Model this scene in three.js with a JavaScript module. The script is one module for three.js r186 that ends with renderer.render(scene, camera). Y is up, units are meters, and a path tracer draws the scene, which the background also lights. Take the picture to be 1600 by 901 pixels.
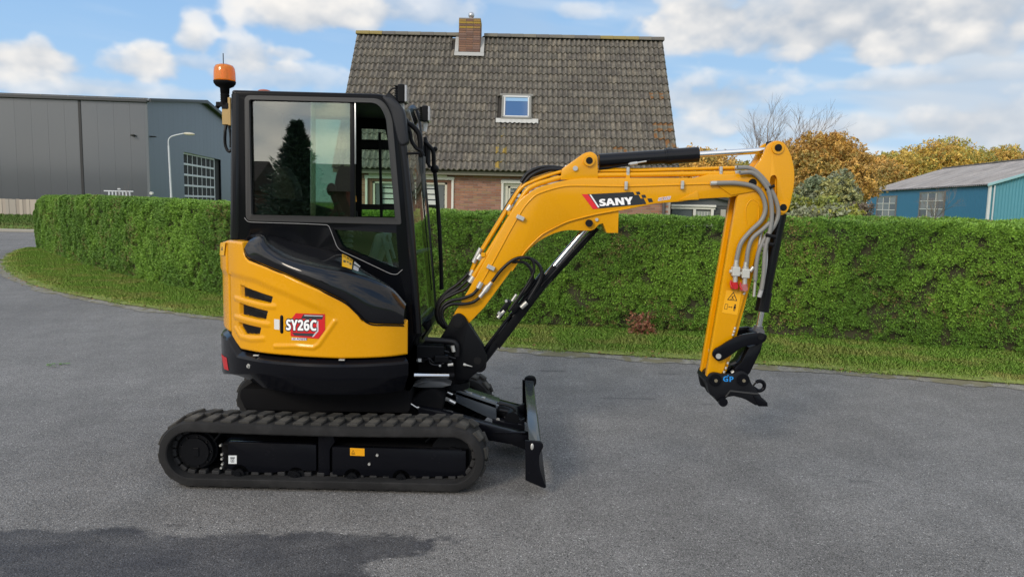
import * as THREE from 'three';
import { mergeGeometries, toCreasedNormals } from 'three/addons/utils/BufferGeometryUtils.js';
import { RoundedBoxGeometry } from 'three/addons/geometries/RoundedBoxGeometry.js';

// ------------------------------------------------------------------ camera, sky, sun, exposure
const scene = new THREE.Scene();
const EYE = 1.72;
const camera = new THREE.PerspectiveCamera(42.75, 16 / 9, 0.1, 3000);
camera.position.set(0, EYE, 0);
camera.rotation.order = 'YXZ';
camera.rotation.set(-0.11128, 0, 0.0215);
const renderer = new THREE.WebGLRenderer({ antialias: true });
renderer.toneMapping = THREE.LinearToneMapping;
renderer.toneMappingExposure = 1.05;
renderer.shadowMap.enabled = true;
const SUN_DIR = new THREE.Vector3(-0.50, 0.50, 0.76).normalize();
const sun = new THREE.DirectionalLight(0xfff0dc, 1.5);
sun.position.copy(SUN_DIR).multiplyScalar(60);
sun.castShadow = true;
sun.shadow.radius = 30;
sun.shadow.mapSize.set(2048, 2048);
Object.assign(sun.shadow.camera, { left: -30, right: 30, top: 30, bottom: -30, near: 1, far: 200 });
scene.add(sun, sun.target);

// ------------------------------------------------------------------ random numbers and noise
function mulberry(a) { return () => { a |= 0; a = a + 0x6D2B79F5 | 0; let t = Math.imul(a ^ a >>> 15, 1 | a); t = t + Math.imul(t ^ t >>> 7, 61 | t) ^ t; return ((t ^ t >>> 14) >>> 0) / 4294967296; }; }
const clamp = (v, a = 0, b = 1) => Math.min(b, Math.max(a, v));
const lerp = (a, b, t) => a + (b - a) * t;
const sstep = (a, b, x) => { const t = clamp((x - a) / (b - a)); return t * t * (3 - 2 * t); };
function hash3(x, y, z) { let h = Math.imul(x, 374761393) + Math.imul(y, 668265263) + Math.imul(z, 1274126177); h = Math.imul(h ^ h >>> 13, 1274126177); return ((h ^ h >>> 16) >>> 0) / 4294967296; }
function noise3(x, y, z) {
  const xi = Math.floor(x), yi = Math.floor(y), zi = Math.floor(z);
  let u = x - xi, v = y - yi, w = z - zi; u = u * u * (3 - 2 * u); v = v * v * (3 - 2 * v); w = w * w * (3 - 2 * w);
  const h = (a, b, c) => hash3(xi + a, yi + b, zi + c);
  return lerp(lerp(lerp(h(0, 0, 0), h(1, 0, 0), u), lerp(h(0, 1, 0), h(1, 1, 0), u), v), lerp(lerp(h(0, 0, 1), h(1, 0, 1), u), lerp(h(0, 1, 1), h(1, 1, 1), u), v), w);
}
function fbm3(x, y, z, o = 4) { let s = 0, a = 0.5, n = 0; for (let i = 0; i < o; i++) { s += a * noise3(x, y, z); n += a; a *= 0.5; x = x * 2.03 + 7.1; y = y * 2.03 + 3.7; z = z * 2.03 + 1.3; } return s / n; }
function noise2p(x, y, p, s = 0) {            // value noise with period p
  const xi = Math.floor(x), yi = Math.floor(y); let u = x - xi, v = y - yi; u = u * u * (3 - 2 * u); v = v * v * (3 - 2 * v);
  const m = k => ((k % p) + p) % p, h = (a, b) => hash3(m(xi + a), m(yi + b), s);
  return lerp(lerp(h(0, 0), h(1, 0), u), lerp(h(0, 1), h(1, 1), u), v);
}
function fbm2p(x, y, p, o = 4, s = 0) { let t = 0, a = 0.5, n = 0; for (let i = 0; i < o; i++) { t += a * noise2p(x, y, p, s + i); n += a; a *= 0.5; x *= 2; y *= 2; p *= 2; } return t / n; }
// a computed tileable texture: f(u, v) in 0..1 -> [r, g, b] in 0..1 (sRGB values) or a grey value
function tex(n, f, srgb = true, reps = [1, 1]) {
  const d = new Uint8Array(n * n * 4);
  for (let j = 0; j < n; j++) for (let i = 0; i < n; i++) {
    const c = f(i / n, j / n), k = (j * n + i) * 4;
    if (typeof c === 'number') d[k] = d[k + 1] = d[k + 2] = clamp(c) * 255; else { d[k] = clamp(c[0]) * 255; d[k + 1] = clamp(c[1]) * 255; d[k + 2] = clamp(c[2]) * 255; }
    d[k + 3] = 255;
  }
  const t = new THREE.DataTexture(d, n, n); t.wrapS = t.wrapT = THREE.RepeatWrapping; t.magFilter = THREE.LinearFilter; t.minFilter = THREE.LinearMipmapLinearFilter; t.generateMipmaps = true;
  if (srgb) t.colorSpace = THREE.SRGBColorSpace;
  t.repeat.set(...reps); t.needsUpdate = true; return t;
}

// ------------------------------------------------------------------ sky: air and clouds as an equirectangular picture
function makeSky() {
  const W = 4096, H = W / 2, d = new Float32Array(W * H * 4);
  // clouds seen over the place: [azimuth, elevation, half width, half height, cover, greyness]
  const blobs = [
    [...[-0.582, 0.147], 0.080, 0.026, 0.95, 0.15], [...[-0.563, 0.157], 0.022, 0.024, 0.9, 0.05], [...[-0.458, 0.154], 0.064, 0.026, 1.0, 0.08], [...[-0.451, 0.168], 0.030, 0.020, 0.9, 0],
    [...[-0.403, 0.191], 0.026, 0.030, 0.85, 0], [...[-0.406, 0.163], 0.040, 0.016, 0.45, 0.1], [...[-0.341, 0.176], 0.045, 0.026, 0.8, 0], [...[-0.295, 0.183], 0.030, 0.010, 0.55, 0], [...[-0.298, 0.166], 0.022, 0.009, 0.5, 0],
    [...[-0.289, 0.232], 0.065, 0.032, 1.0, 0.1], [...[-0.23, 0.238], 0.075, 0.028, 0.85, 0.35], [...[-0.133, 0.247], 0.080, 0.026, 0.55, 0.4], [...[0.076, 0.249], 0.030, 0.012, 0.45, 0],
    [...[0.239, 0.243], 0.060, 0.052, 1.05, 0.22], [...[0.355, 0.232], 0.170, 0.056, 1.1, 0.62], [...[0.474, 0.226], 0.140, 0.055, 1.05, 0.85], [...[0.561, 0.227], 0.080, 0.050, 0.9, 0.4], [...[0.527, 0.194], 0.110, 0.025, 0.8, 0.5],
    [...[0.342, 0.192], 0.035, 0.010, 0.4, 0.1], [...[0.459, 0.153], 0.070, 0.014, 0.45, 0.3], [...[0.518, 0.157], 0.10, 0.012, 0.35, 0.35], [...[0.324, 0.116], 0.09, 0.026, 0.55, 0.35], [...[0.26, 0.145], 0.100, 0.035, 0.7, 0.25], [...[0.238, 0.105], 0.060, 0.022, 0.5, 0.6],
    [...[0.414, 0.099], 0.110, 0.026, 0.75, 0.35], [...[0.509, 0.104], 0.060, 0.024, 0.6, 0.3], [...[0.584, 0.098], 0.080, 0.040, 0.6, 0.6], [...[-0.317, 0.154], 0.10, 0.022, 0.5, 0.25],
    [...[-0.49, 0.125], 0.20, 0.016, 0.45, 0.2], [...[-0.566, 0.121], 0.14, 0.012, 0.4, 0.1],
  ];
  const sunAz = Math.atan2(SUN_DIR.x, -SUN_DIR.z), sunEl = Math.asin(SUN_DIR.y);
  for (let j = 0; j < H; j++) {
    const el = ((j + 0.5) / H - 0.5) * Math.PI, se = Math.sin(el), ce = Math.cos(el);
    for (let i = 0; i < W; i++) {
      const phi = ((i + 0.5) / W - 0.5) * 2 * Math.PI, x = ce * Math.cos(phi), z = ce * Math.sin(phi), k = (j * W + i) * 4;
      d[k + 3] = 1;
      if (el < -0.03) { d[k] = 0.16; d[k + 1] = 0.17; d[k + 2] = 0.17; continue; }
      const az = Math.atan2(x, -z), e = Math.max(el, 0);
      const cg = x * SUN_DIR.x + se * SUN_DIR.y + z * SUN_DIR.z;
      // clear air: deeper blue overhead, pale near the horizon, brighter towards the sun
      const t = Math.pow(1 - Math.min(1, e / 1.2), 3.2), hz = sstep(0, 1, t);
      const right = sstep(-0.35, 0.5, az) * sstep(2.6, 1.6, az);
      let r = lerp(0.155, 0.45, hz), g = lerp(0.365, 0.67, hz), b = lerp(0.73, 0.90, hz);
      r = lerp(r, 0.42, right * 0.32); g = lerp(g, 0.62, right * 0.3); b = lerp(b, 0.80, right * 0.25);
      const glow = Math.pow(Math.max(0, cg), 3) * 0.40 + Math.pow(Math.max(0, cg), 30) * 1.6;
      r += glow; g += glow * 0.93; b += glow * 0.8;
      // high thin streaks
      const sl = 1 / (0.25 + e);
      const tilt = e + 0.10 * (az - 0.3), ci = fbm3(az * 2.6 + 20, tilt * 17, 3.3, 4), ci2 = fbm3(az * 8, tilt * 60, 9.1, 4);
      const streak = sstep(0.48 - 0.12 * right, 0.74 - 0.10 * right, ci * 0.6 + ci2 * 0.4) * (0.22 + 0.68 * right) * sstep(0.0, 0.03, e) * sstep(0.75, 0.3, e);
      r = lerp(r, 0.76, streak); g = lerp(g, 0.82, streak); b = lerp(b, 0.87, streak);
      const veil = right * sstep(0.46, 0.66, fbm3(az * 3.4 + 4, tilt * 13 + 9, 1.7, 4)) * 0.55 * sstep(0.75, 0.4, e); r = lerp(r, 0.52, veil); g = lerp(g, 0.59, veil); b = lerp(b, 0.68, veil);
      // heaped clouds
      const front = Math.abs(az) < 0.95 && e < 0.42;
      const n1 = fbm3(x * 9 + 5, se * 17, z * 9, 4), n2 = fbm3(x * 26, se * 40 + 3, z * 26, front ? 5 : 2);
      const edge = (n1 - 0.5) * 0.95 + (n2 - 0.5) * 1.05;
      if (front) for (const [ba, be, ra, re, cov, gr] of blobs) {
        const da = (az - ba) / ra; if (da > 2.1 || da < -2.1) continue;
        let de = (e - be) / re; if (de > 2.1 || de < -2.1) continue;
        if (de < 0) de *= 1.35;
        const q = 1 - Math.sqrt(da * da + de * de) * 0.72 + edge * 0.95;
        const a = sstep(0.16, 0.50, q) * Math.min(1, cov * 1.1) * (0.78 + 0.22 * sstep(0.4, 0.9, q));
        if (a < 0.004) continue;
        const lit = clamp(0.66 + de * 0.30 + (n2 - 0.5) * 1.7 + (n1 - 0.5) * 0.8 - gr * 0.46);
        r = lerp(r, lerp(0.46, 0.93, lit), a); g = lerp(g, lerp(0.52, 0.90, lit), a); b = lerp(b, lerp(0.60, 0.86, lit), a);
      } else {
        const back = sstep(0.9, 1.35, Math.abs(az)) + sstep(0.42, 0.6, e);
        const q = fbm3(x * 3.1 + 40, se * 5.5, z * 3.1, 4) * 0.75 + n2 * 0.25;
        const a = sstep(0.40, 0.56, q) * Math.min(1, back) * 0.92;
        const lit = clamp(0.55 + (n2 - 0.5) * 1.2 + (n1 - 0.5) * 0.6), w = 1.12 + 1.15 * Math.pow(Math.max(0, cg), 1.6);
        r = lerp(r, lerp(0.42, 0.88, lit) * w, a); g = lerp(g, lerp(0.46, 0.84, lit) * w * 0.975, a); b = lerp(b, lerp(0.52, 0.79, lit) * w * 0.93, a);
      }
      // pale murk low over the land
      const m = Math.exp(-e / 0.035) * 0.45;
      d[k] = lerp(r, 0.66, m); d[k + 1] = lerp(g, 0.72, m); d[k + 2] = lerp(b, 0.76, m);
    }
  }
  const t = new THREE.DataTexture(d, W, H, THREE.RGBAFormat, THREE.FloatType);
  t.mapping = THREE.EquirectangularReflectionMapping; t.magFilter = THREE.LinearFilter; t.minFilter = THREE.LinearFilter; t.needsUpdate = true;
  return t;
}
const skyTexture = makeSky();
scene.background = skyTexture; scene.environment = skyTexture;

// ------------------------------------------------------------------ building helpers
const V3 = (x, y, z) => new THREE.Vector3(x, y, z);
const used = {};
function numbered(n) { used[n] = (used[n] ?? -1) + 1; return used[n] ? `${n}_${String(used[n]).padStart(3, '0')}` : n; }
function clean(g) { if (g.index) g = g.toNonIndexed(); for (const k of Object.keys(g.attributes)) if (!['position', 'normal', 'uv'].includes(k)) g.deleteAttribute(k); g.morphAttributes = {}; if (!g.attributes.uv) g.setAttribute('uv', new THREE.BufferAttribute(new Float32Array(g.attributes.position.count * 2), 2)); return g; }
function join(list) { return list.length === 1 ? list[0] : mergeGeometries(list.map(clean)); }
function part(name, geo, mat, parent, label) {
  const m = new THREE.Mesh(Array.isArray(geo) ? join(geo.flat(3)) : geo, mat); m.name = name; m.castShadow = m.receiveShadow = true;
  if (label) m.userData.label = label;
  if (parent) parent.add(m);
  return m;
}
function thing(name, label, category, pos = [0, 0, 0], turn = 0, group) {
  const o = new THREE.Group(); o.name = numbered(name); o.position.set(...pos); o.rotation.y = turn; o.userData = { label, category };
  if (group) o.userData.group = group;
  scene.add(o); return o;
}
function tag(m, label, category, group) { m.name = numbered(m.name); m.userData = { ...m.userData, label, category }; if (group) m.userData.group = group; scene.add(m); return m; }
function struct(name, geo, mat, label) { const m = part(name, geo, mat, scene, label); m.userData.kind = 'structure'; return m; }
function polyShape(pts, r0 = 0) {              // corners [x, y, radius?] rounded with curves
  const s = new THREE.Shape(), n = pts.length;
  for (let i = 0; i < n; i++) {
    const p = pts[i], a = pts[(i + n - 1) % n], b = pts[(i + 1) % n], r = p[2] ?? r0;
    const la = Math.hypot(a[0] - p[0], a[1] - p[1]), lb = Math.hypot(b[0] - p[0], b[1] - p[1]), t = Math.min(r, la * 0.49, lb * 0.49);
    const q = (o, l) => [p[0] + (o[0] - p[0]) / l * t, p[1] + (o[1] - p[1]) / l * t];
    if (t < 1e-4) { i ? s.lineTo(p[0], p[1]) : s.moveTo(p[0], p[1]); continue; }
    const [x0, y0] = q(a, la), [x1, y1] = q(b, lb);
    i ? s.lineTo(x0, y0) : s.moveTo(x0, y0); s.quadraticCurveTo(p[0], p[1], x1, y1);
  }
  s.closePath(); return s;
}
function plate(pts, z0, z1, { r = 0, bev = 0.004, holes = [], seg = 6, bs = 2, crease = 0.6 } = {}) {
  const s = polyShape(pts, r); for (const h of holes) s.holes.push(Array.isArray(h) ? polyShape(h, r) : h);
  const g = new THREE.ExtrudeGeometry(s, { depth: z1 - z0 - 2 * bev, bevelEnabled: bev > 0, bevelThickness: bev, bevelSize: bev, bevelOffset: -bev, bevelSegments: bs, curveSegments: seg });
  g.translate(0, 0, z0 + bev); return toCreasedNormals(g, crease);
}
const circleHole = (x, y, r) => { const p = new THREE.Path(); p.absarc(x, y, r, 0, Math.PI * 2, true); return p; };
const UPV = V3(0, 1, 0);
const v3 = a => a.isVector3 ? a : V3(...a);
function cyl(p, q, r1, r2 = r1, seg = 18) {
  p = v3(p); q = v3(q); const d = q.clone().sub(p), g = new THREE.CylinderGeometry(r2, r1, d.length(), seg);
  g.applyQuaternion(new THREE.Quaternion().setFromUnitVectors(UPV, d.normalize())); const c = p.clone().add(q).multiplyScalar(0.5); g.translate(c.x, c.y, c.z); return g;
}
const zcyl = (x, y, z0, z1, r, seg = 24) => cyl([x, y, z0], [x, y, z1], r, r, seg);
const tube = (pts, r, n = 28, rs = 8, tension = 0.5) => new THREE.TubeGeometry(new THREE.CatmullRomCurve3(pts.map(v3), false, 'catmullrom', tension), n, r, rs);
function box(x, y, z, sx, sy, sz, r = 0.004) { const g = r > 0 ? new RoundedBoxGeometry(sx, sy, sz, 1, Math.min(r, sx / 2.1, sy / 2.1, sz / 2.1)) : new THREE.BoxGeometry(sx, sy, sz); g.translate(x, y, z); return g; }
function boxUV(g, s = 1) {                       // uv in metres by dominant axis
  g = clean(g); const p = g.attributes.position, u = g.attributes.uv;
  for (let i = 0; i < p.count; i += 3) {
    const a = V3().fromBufferAttribute(p, i), b = V3().fromBufferAttribute(p, i + 1), c = V3().fromBufferAttribute(p, i + 2);
    const n = b.clone().sub(a).cross(c.clone().sub(a)), ax = Math.abs(n.x), ay = Math.abs(n.y), az = Math.abs(n.z);
    [a, b, c].forEach((q, k) => { const [s0, t0] = ay >= ax && ay >= az ? [q.x, q.z] : ax >= az ? [q.z, q.y] : [q.x, q.y]; u.setXY(i + k, s0 * s, t0 * s); });
  }
  return g;
}
// surface from a grid of points rows[i][j]
function gridSurface(rows, uvScale = 1) {
  const n = rows.length, m = rows[0].length, pos = [], uv = [], idx = [];
  for (let i = 0; i < n; i++) for (let j = 0; j < m; j++) { const p = rows[i][j]; pos.push(p[0], p[1], p[2]); uv.push(i / (n - 1) * uvScale, j / (m - 1) * uvScale); }
  for (let i = 0; i < n - 1; i++) for (let j = 0; j < m - 1; j++) { const a = i * m + j, b = a + m; idx.push(a, b, a + 1, b, b + 1, a + 1); }
  const g = new THREE.BufferGeometry(); g.setAttribute('position', new THREE.Float32BufferAttribute(pos, 3)); g.setAttribute('uv', new THREE.Float32BufferAttribute(uv, 2)); g.setIndex(idx); g.computeVertexNormals(); return g;
}
function flat(pts, y, uvs = 1) {                  // ground sheet from [x, z] outline
  const s = new THREE.Shape(pts.map(([x, z]) => new THREE.Vector2(x, -z))), g = new THREE.ShapeGeometry(s); g.rotateX(-Math.PI / 2); g.translate(0, y, 0);
  const p = g.attributes.position, u = g.attributes.uv; for (let i = 0; i < p.count; i++) u.setXY(i, p.getX(i) * uvs, p.getZ(i) * uvs); return g;
}
const std = (c, rough = 0.6, o = {}) => new THREE.MeshStandardMaterial({ color: Array.isArray(c) ? new THREE.Color().setRGB(...c) : new THREE.Color(c), roughness: rough, metalness: 0, ...o });
const phys = (c, rough, o) => new THREE.MeshPhysicalMaterial({ color: Array.isArray(c) ? new THREE.Color().setRGB(...c) : new THREE.Color(c), roughness: rough, metalness: 0, ...o });

// ------------------------------------------------------------------ ground, roads, verge
const grain = tex(1024, (u, v) => {
  const big = fbm2p(u * 6, v * 6, 6, 3, 11), mid = fbm2p(u * 60, v * 60, 60, 2, 5), fine = noise2p(u * 400, v * 400, 400, 3), peb = noise2p(u * 300, v * 300, 300, 9);
  let c = 0.475 + (big - 0.5) * 0.07 + (mid - 0.5) * 0.07 + (fine - 0.5) * 0.34;
  if (peb > 0.86) c += (peb - 0.86) * 4.2; else if (peb < 0.2) c -= 0.20;
  return [c * 1.005, c * 0.995, c * 0.98];
});
const grainBump = tex(512, (u, v) => noise2p(u * 200, v * 200, 200, 3) * 0.6 + noise2p(u * 110, v * 110, 110, 8) * 0.4, false);
grain.repeat.set(0.8, 0.8); grainBump.repeat.set(1.1, 1.1);
const asphalt = std(0xffffff, 0.82, { map: grain, bumpMap: grainBump, bumpScale: 0.004, vertexColors: true });
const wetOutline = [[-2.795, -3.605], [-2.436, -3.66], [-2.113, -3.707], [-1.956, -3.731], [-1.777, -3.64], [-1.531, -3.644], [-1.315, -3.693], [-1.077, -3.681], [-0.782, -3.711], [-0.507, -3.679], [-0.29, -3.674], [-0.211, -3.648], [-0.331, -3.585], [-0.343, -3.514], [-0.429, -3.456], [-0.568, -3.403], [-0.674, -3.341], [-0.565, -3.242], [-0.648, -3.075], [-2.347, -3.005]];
function polyDist(x, y, P) {                      // signed distance, positive inside
  let best = 1e9, inside = false;
  for (let i = 0, j = P.length - 1; i < P.length; j = i++) {
    const [xi, yi] = P[i], [xj, yj] = P[j];
    if ((yi > y) !== (yj > y) && x < (xj - xi) * (y - yi) / (yj - yi) + xi) inside = !inside;
    const dx = xj - xi, dy = yj - yi, t = clamp(((x - xi) * dx + (y - yi) * dy) / (dx * dx + dy * dy)), ex = x - xi - t * dx, ey = y - yi - t * dy;
    best = Math.min(best, ex * ex + ey * ey);
  }
  return (inside ? 1 : -1) * Math.sqrt(best);
}
const oilSpots = [[...[0.425, -7.641], 0.16, 0.035], [...[1.103, -6.574], 0.26, 0.022], [...[1.671, -7.609], 0.12, 0.03], [...[1.762, -6.409], 0.1, 0.02], [...[2.26, -4.595], 0.07, 0.025], [...[-1.767, -3.74], 0.07, 0.015], [...[0.142, -6.871], 0.12, 0.025], [...[3.955, -6.811], 0.12, 0.03], [...[3.988, -6.007], 0.1, 0.02]];
function roadColour(x, z) {
  let c = 0.90 + (fbm3(x * 0.55, 2, z * 0.9, 3) - 0.5) * 0.34 + (fbm3(x * 3.1, 8, z * 3.1, 3) - 0.5) * 0.24;
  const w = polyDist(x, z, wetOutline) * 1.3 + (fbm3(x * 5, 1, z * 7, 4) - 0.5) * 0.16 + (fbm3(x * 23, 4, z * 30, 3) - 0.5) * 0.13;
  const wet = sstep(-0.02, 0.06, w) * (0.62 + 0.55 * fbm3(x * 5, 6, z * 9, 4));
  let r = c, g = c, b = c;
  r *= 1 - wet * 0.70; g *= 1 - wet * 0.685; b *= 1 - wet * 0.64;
  for (const [ox, oz, a, bb] of oilSpots) { const q = Math.hypot((x - ox) / a, (z - oz) / bb) + (fbm3(x * 20, 3, z * 40, 2) - 0.5) * 0.9; if (q < 1) { r *= 0.62; g *= 0.62; b *= 0.63; } }
  return [r, g, b];
}
function roadSheet(x0, x1, z0, z1, nx, nz, y) {
  const g = new THREE.PlaneGeometry(x1 - x0, z1 - z0, nx, nz); g.rotateX(-Math.PI / 2); g.translate((x0 + x1) / 2, y, (z0 + z1) / 2);
  const p = g.attributes.position, u = g.attributes.uv, c = new Float32Array(p.count * 3);
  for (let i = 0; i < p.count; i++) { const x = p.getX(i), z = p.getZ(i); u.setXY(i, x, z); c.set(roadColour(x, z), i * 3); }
  g.setAttribute('color', new THREE.BufferAttribute(c, 3)); return g;
}
function mergeC(list) { return mergeGeometries(list.map(g => { g = g.index ? g.toNonIndexed() : g; for (const k of Object.keys(g.attributes)) if (!['position', 'normal', 'uv', 'color'].includes(k)) g.deleteAttribute(k); return g; })); }
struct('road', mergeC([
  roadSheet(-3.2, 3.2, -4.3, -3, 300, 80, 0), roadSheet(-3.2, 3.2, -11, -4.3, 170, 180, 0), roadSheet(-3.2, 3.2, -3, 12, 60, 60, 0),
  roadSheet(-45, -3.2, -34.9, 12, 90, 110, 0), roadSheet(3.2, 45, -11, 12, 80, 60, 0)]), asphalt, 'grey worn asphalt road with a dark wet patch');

const grassTex = tex(512, (u, v) => { const n = fbm2p(u * 8, v * 8, 8, 4, 2), f = noise2p(u * 170, v * 170, 170, 6), d = fbm2p(u * 20, v * 20, 20, 3, 40); const s = sstep(0.56, 0.72, d); return [lerp(0.24 + n * 0.12 + f * 0.1, 0.44, s * 0.5), lerp(0.36 + n * 0.14 + f * 0.12, 0.40, s * 0.5), lerp(0.11 + f * 0.06, 0.22, s * 0.5)]; });
grassTex.repeat.set(0.4, 0.4);
const grassMat = std(0xffffff, 0.95, { map: grassTex });
const soilTex = tex(512, (u, v) => { const n = fbm2p(u * 10, v * 10, 10, 4, 2), f = noise2p(u * 190, v * 190, 190, 6); return [0.34 + n * 0.18 + f * 0.14, 0.41 + n * 0.16 + f * 0.12, 0.17 + n * 0.1 + f * 0.1]; });
soilTex.repeat.set(0.8, 0.8);
const soilMat = std(0xffffff, 0.95, { map: soilTex });
// open land out to the horizon
const land = new THREE.PlaneGeometry(2400, 2400, 1, 1); land.rotateX(-Math.PI / 2); land.translate(0, -0.06, -700);
{ const p = land.attributes.position, u = land.attributes.uv; for (let i = 0; i < p.count; i++) u.setXY(i, p.getX(i), p.getZ(i)); }
struct('ground', land, grassMat);
const vergeEdge = [[-15.912, -24.158], [-15.448, -22.931], [-14.659, -21.363], [-13.745, -19.819], [-12.871, -18.503], [-11.693, -16.926], [-10.346, -15.253], [-8.898, -13.724], [-7.912, -12.893], [-6.939, -12.172], [-6.105, -11.596], [-5.405, -11.199], [-4.765, -10.858], [-4.228, -10.588], [-3.086, -10.051], [-2.032, -9.666], [-0.958, -9.185], [-0.062, -8.781], [1.137, -8.449], [2.204, -8.239], [3.193, -7.972], [4.107, -7.69], [5.23, -7.343], [6.012, -7.029]];
const garden = [...vergeEdge, [8.6, -6.2], [12, -5.2], [45, 3], [45, -60], [-12, -60], [-13, -34.7]];
struct('lawn', flat(garden, 0.035), soilMat, 'grass verge and garden ground behind the road');
// crumbling pale margin where asphalt meets the verge
{
  const R = mulberry(77), rows = [];
  const crv = new THREE.CatmullRomCurve3(vergeEdge.slice(3).map(([x, z]) => V3(x, 0, z)));
  const inner = [], outer = [];
  for (let i = 0; i <= 400; i++) { const p = crv.getPoint(i / 400), t = crv.getTangent(i / 400), nx = -t.z, nz = t.x, w = -0.02 + 0.26 * fbm3(i * 0.13, 3, 1, 3) + 0.07 * R(); rows.push([[p.x + nx * w, 0.005, p.z + nz * w], [p.x - nx * 0.06, 0.03, p.z - nz * 0.06]]); }
  const marginTex = tex(512, (u, v) => { const n = fbm2p(u * 14, v * 14, 14, 4, 2), f = noise2p(u * 230, v * 230, 230, 6), m = sstep(0.5, 0.62, fbm2p(u * 9, v * 9, 9, 4, 70)); const c = 0.40 + n * 0.18 + (f - 0.5) * 0.28; return [lerp(c, 0.42, m * 0.6), lerp(c * 0.985, 0.40, m * 0.6), lerp(c * 0.92, 0.27, m * 0.6)]; });
  const g = gridSurface(rows); const p = g.attributes.position, u = g.attributes.uv; for (let i = 0; i < p.count; i++) u.setXY(i, p.getX(i), p.getZ(i));
  struct('road_margin', g, std(0xffffff, 0.95, { map: marginTex, side: THREE.DoubleSide }), 'pale gritty margin along the verge');
}
// far side of the side road: kerb, rising grass bank
function bank(x, z) { return z > -36 ? 0 : 0.42 * sstep(-36, -46, z); }
{
  struct('kerb', [box(-34, 0.05, -35.2, 44, 0.14, 0.5, 0.03)], std([0.36, 0.34, 0.29], 0.9));
  const rows = []; for (let i = 0; i <= 20; i++) { const r = []; for (let j = 0; j <= 14; j++) { const x = -56 + i * 2.2, z = -35.45 - j * 1.1; r.push([x, 0.06 + bank(x, z), z]); } rows.push(r); }
  const g = gridSurface(rows.reverse()); const p = g.attributes.position, u = g.attributes.uv; for (let i = 0; i < p.count; i++) u.setXY(i, p.getX(i), p.getZ(i));
  const m = grassMat.clone(); m.side = THREE.DoubleSide; struct('grass_bank', g, m);
}
// grass blades of the verge
const hedgeBase = [[9.5, -8.1], [6.37, -9.0], [3.49, -9.85], [0.01, -10.36], [-2.6, -11.45], [-5.15, -12.92], [-8.25, -15.72], [-10.6, -18.2], [-12.7, -20.6], [-13.9, -22.0], [-15.3, -23.6]];
const hedgeCurve = new THREE.CatmullRomCurve3(hedgeBase.map(([x, z]) => V3(x, 0, z)));
const HP = []; for (let i = 0; i <= 400; i++) HP.push(hedgeCurve.getPointAt(i / 400));
function tuftGeometry(R, n, h, w) {
  const pos = [], nor = [];
  for (let k = 0; k < n; k++) {
    const a = R() * 6.283, x = (R() - 0.5) * 0.05, z = (R() - 0.5) * 0.05, hh = h * (0.5 + 0.6 * R()), l = hh * (0.3 + 0.7 * R()), ca = Math.cos(a), sa = Math.sin(a), b = R() * 6.283, wx = Math.cos(b) * w / 2, wz = Math.sin(b) * w / 2;
    const p0 = [x - wx, 0, z - wz], p1 = [x + wx, 0, z + wz], p2 = [x + ca * l * 0.4 + wx * 0.7, hh * 0.65, z + sa * l * 0.4 + wz * 0.7], p3 = [x + ca * l * 0.4 - wx * 0.7, hh * 0.65, z + sa * l * 0.4 - wz * 0.7], p4 = [x + ca * l, hh, z + sa * l];
    for (const t of [p0, p1, p2, p0, p2, p3, p3, p2, p4]) { pos.push(...t); nor.push(ca * 0.3, 0.95, sa * 0.3); }
  }
  const g = new THREE.BufferGeometry(); g.setAttribute('position', new THREE.Float32BufferAttribute(pos, 3)); g.setAttribute('normal', new THREE.Float32BufferAttribute(nor, 3)); return g;
}
{
  const R = mulberry(5), N = 100000, g = tuftGeometry(R, 8, 0.028, 0.0048);
  const im = new THREE.InstancedMesh(g, std(0xffffff, 0.8, { side: THREE.DoubleSide }), N); im.name = 'verge_grass';
  const edge = new THREE.CatmullRomCurve3(vergeEdge.map(([x, z]) => V3(x, 0, z))), m = new THREE.Matrix4(), q = new THREE.Quaternion(), c = new THREE.Color();
  const EP = []; for (let i = 0; i < 1200; i++) EP.push(edge.getPointAt(i / 1199));
  const NEAR = EP.map(e => { let b = [0, 0], bd = 1e9; for (const p of HP) { const d = (p.x - e.x) ** 2 + (p.z - e.z) ** 2; if (d < bd) { bd = d; b = [p.x, p.z]; } } return b; });
  let k = 0;
  while (k < N) {
    // strip between the road edge and the hedge, denser where it is near
    const ei = Math.floor(Math.pow(R(), 0.8) * 1200), e = EP[ei], s = R() * 1.15 - 0.03 + (R() - 0.5) * 0.05;
    const [bx, bz] = NEAR[ei];
    const x = lerp(e.x, bx, s) + (R() - 0.5) * 0.1, z = lerp(e.z, bz, s) + (R() - 0.5) * 0.1, pt = fbm3(x * 1.6, 5, z * 1.6, 3), bare = fbm3(x * 2.5, 15, z * 2.5, 3);
    if (s < 0.22 && R() < (0.22 - s) * 4 * sstep(0.3, 0.6, bare)) continue;
    const sc = (0.55 + 0.9 * R()) * (s < 0.12 ? 0.6 : 1) * (0.8 + pt * 0.5);
    q.setFromAxisAngle(UPV, R() * 6.283); m.compose(V3(x, 0.03, z), q, V3(sc, sc, sc)); im.setMatrixAt(k, m);
    const y = sstep(0.45, 0.7, bare) * 0.5 + (R() < 0.12 ? 0.4 : 0) + (s < 0.25 ? 0.2 : 0), l = 0.75 + 0.5 * R();
    c.setRGB(lerp(0.27, 0.54, y) * l, lerp(0.50, 0.50, y) * l, lerp(0.06, 0.15, y) * l); im.setColorAt(k, c); k++;
  }
  im.castShadow = im.receiveShadow = true; im.userData = { kind: 'stuff' }; tag(im, 'short green verge grass between the asphalt and the hedge', 'grass');
}
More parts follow.
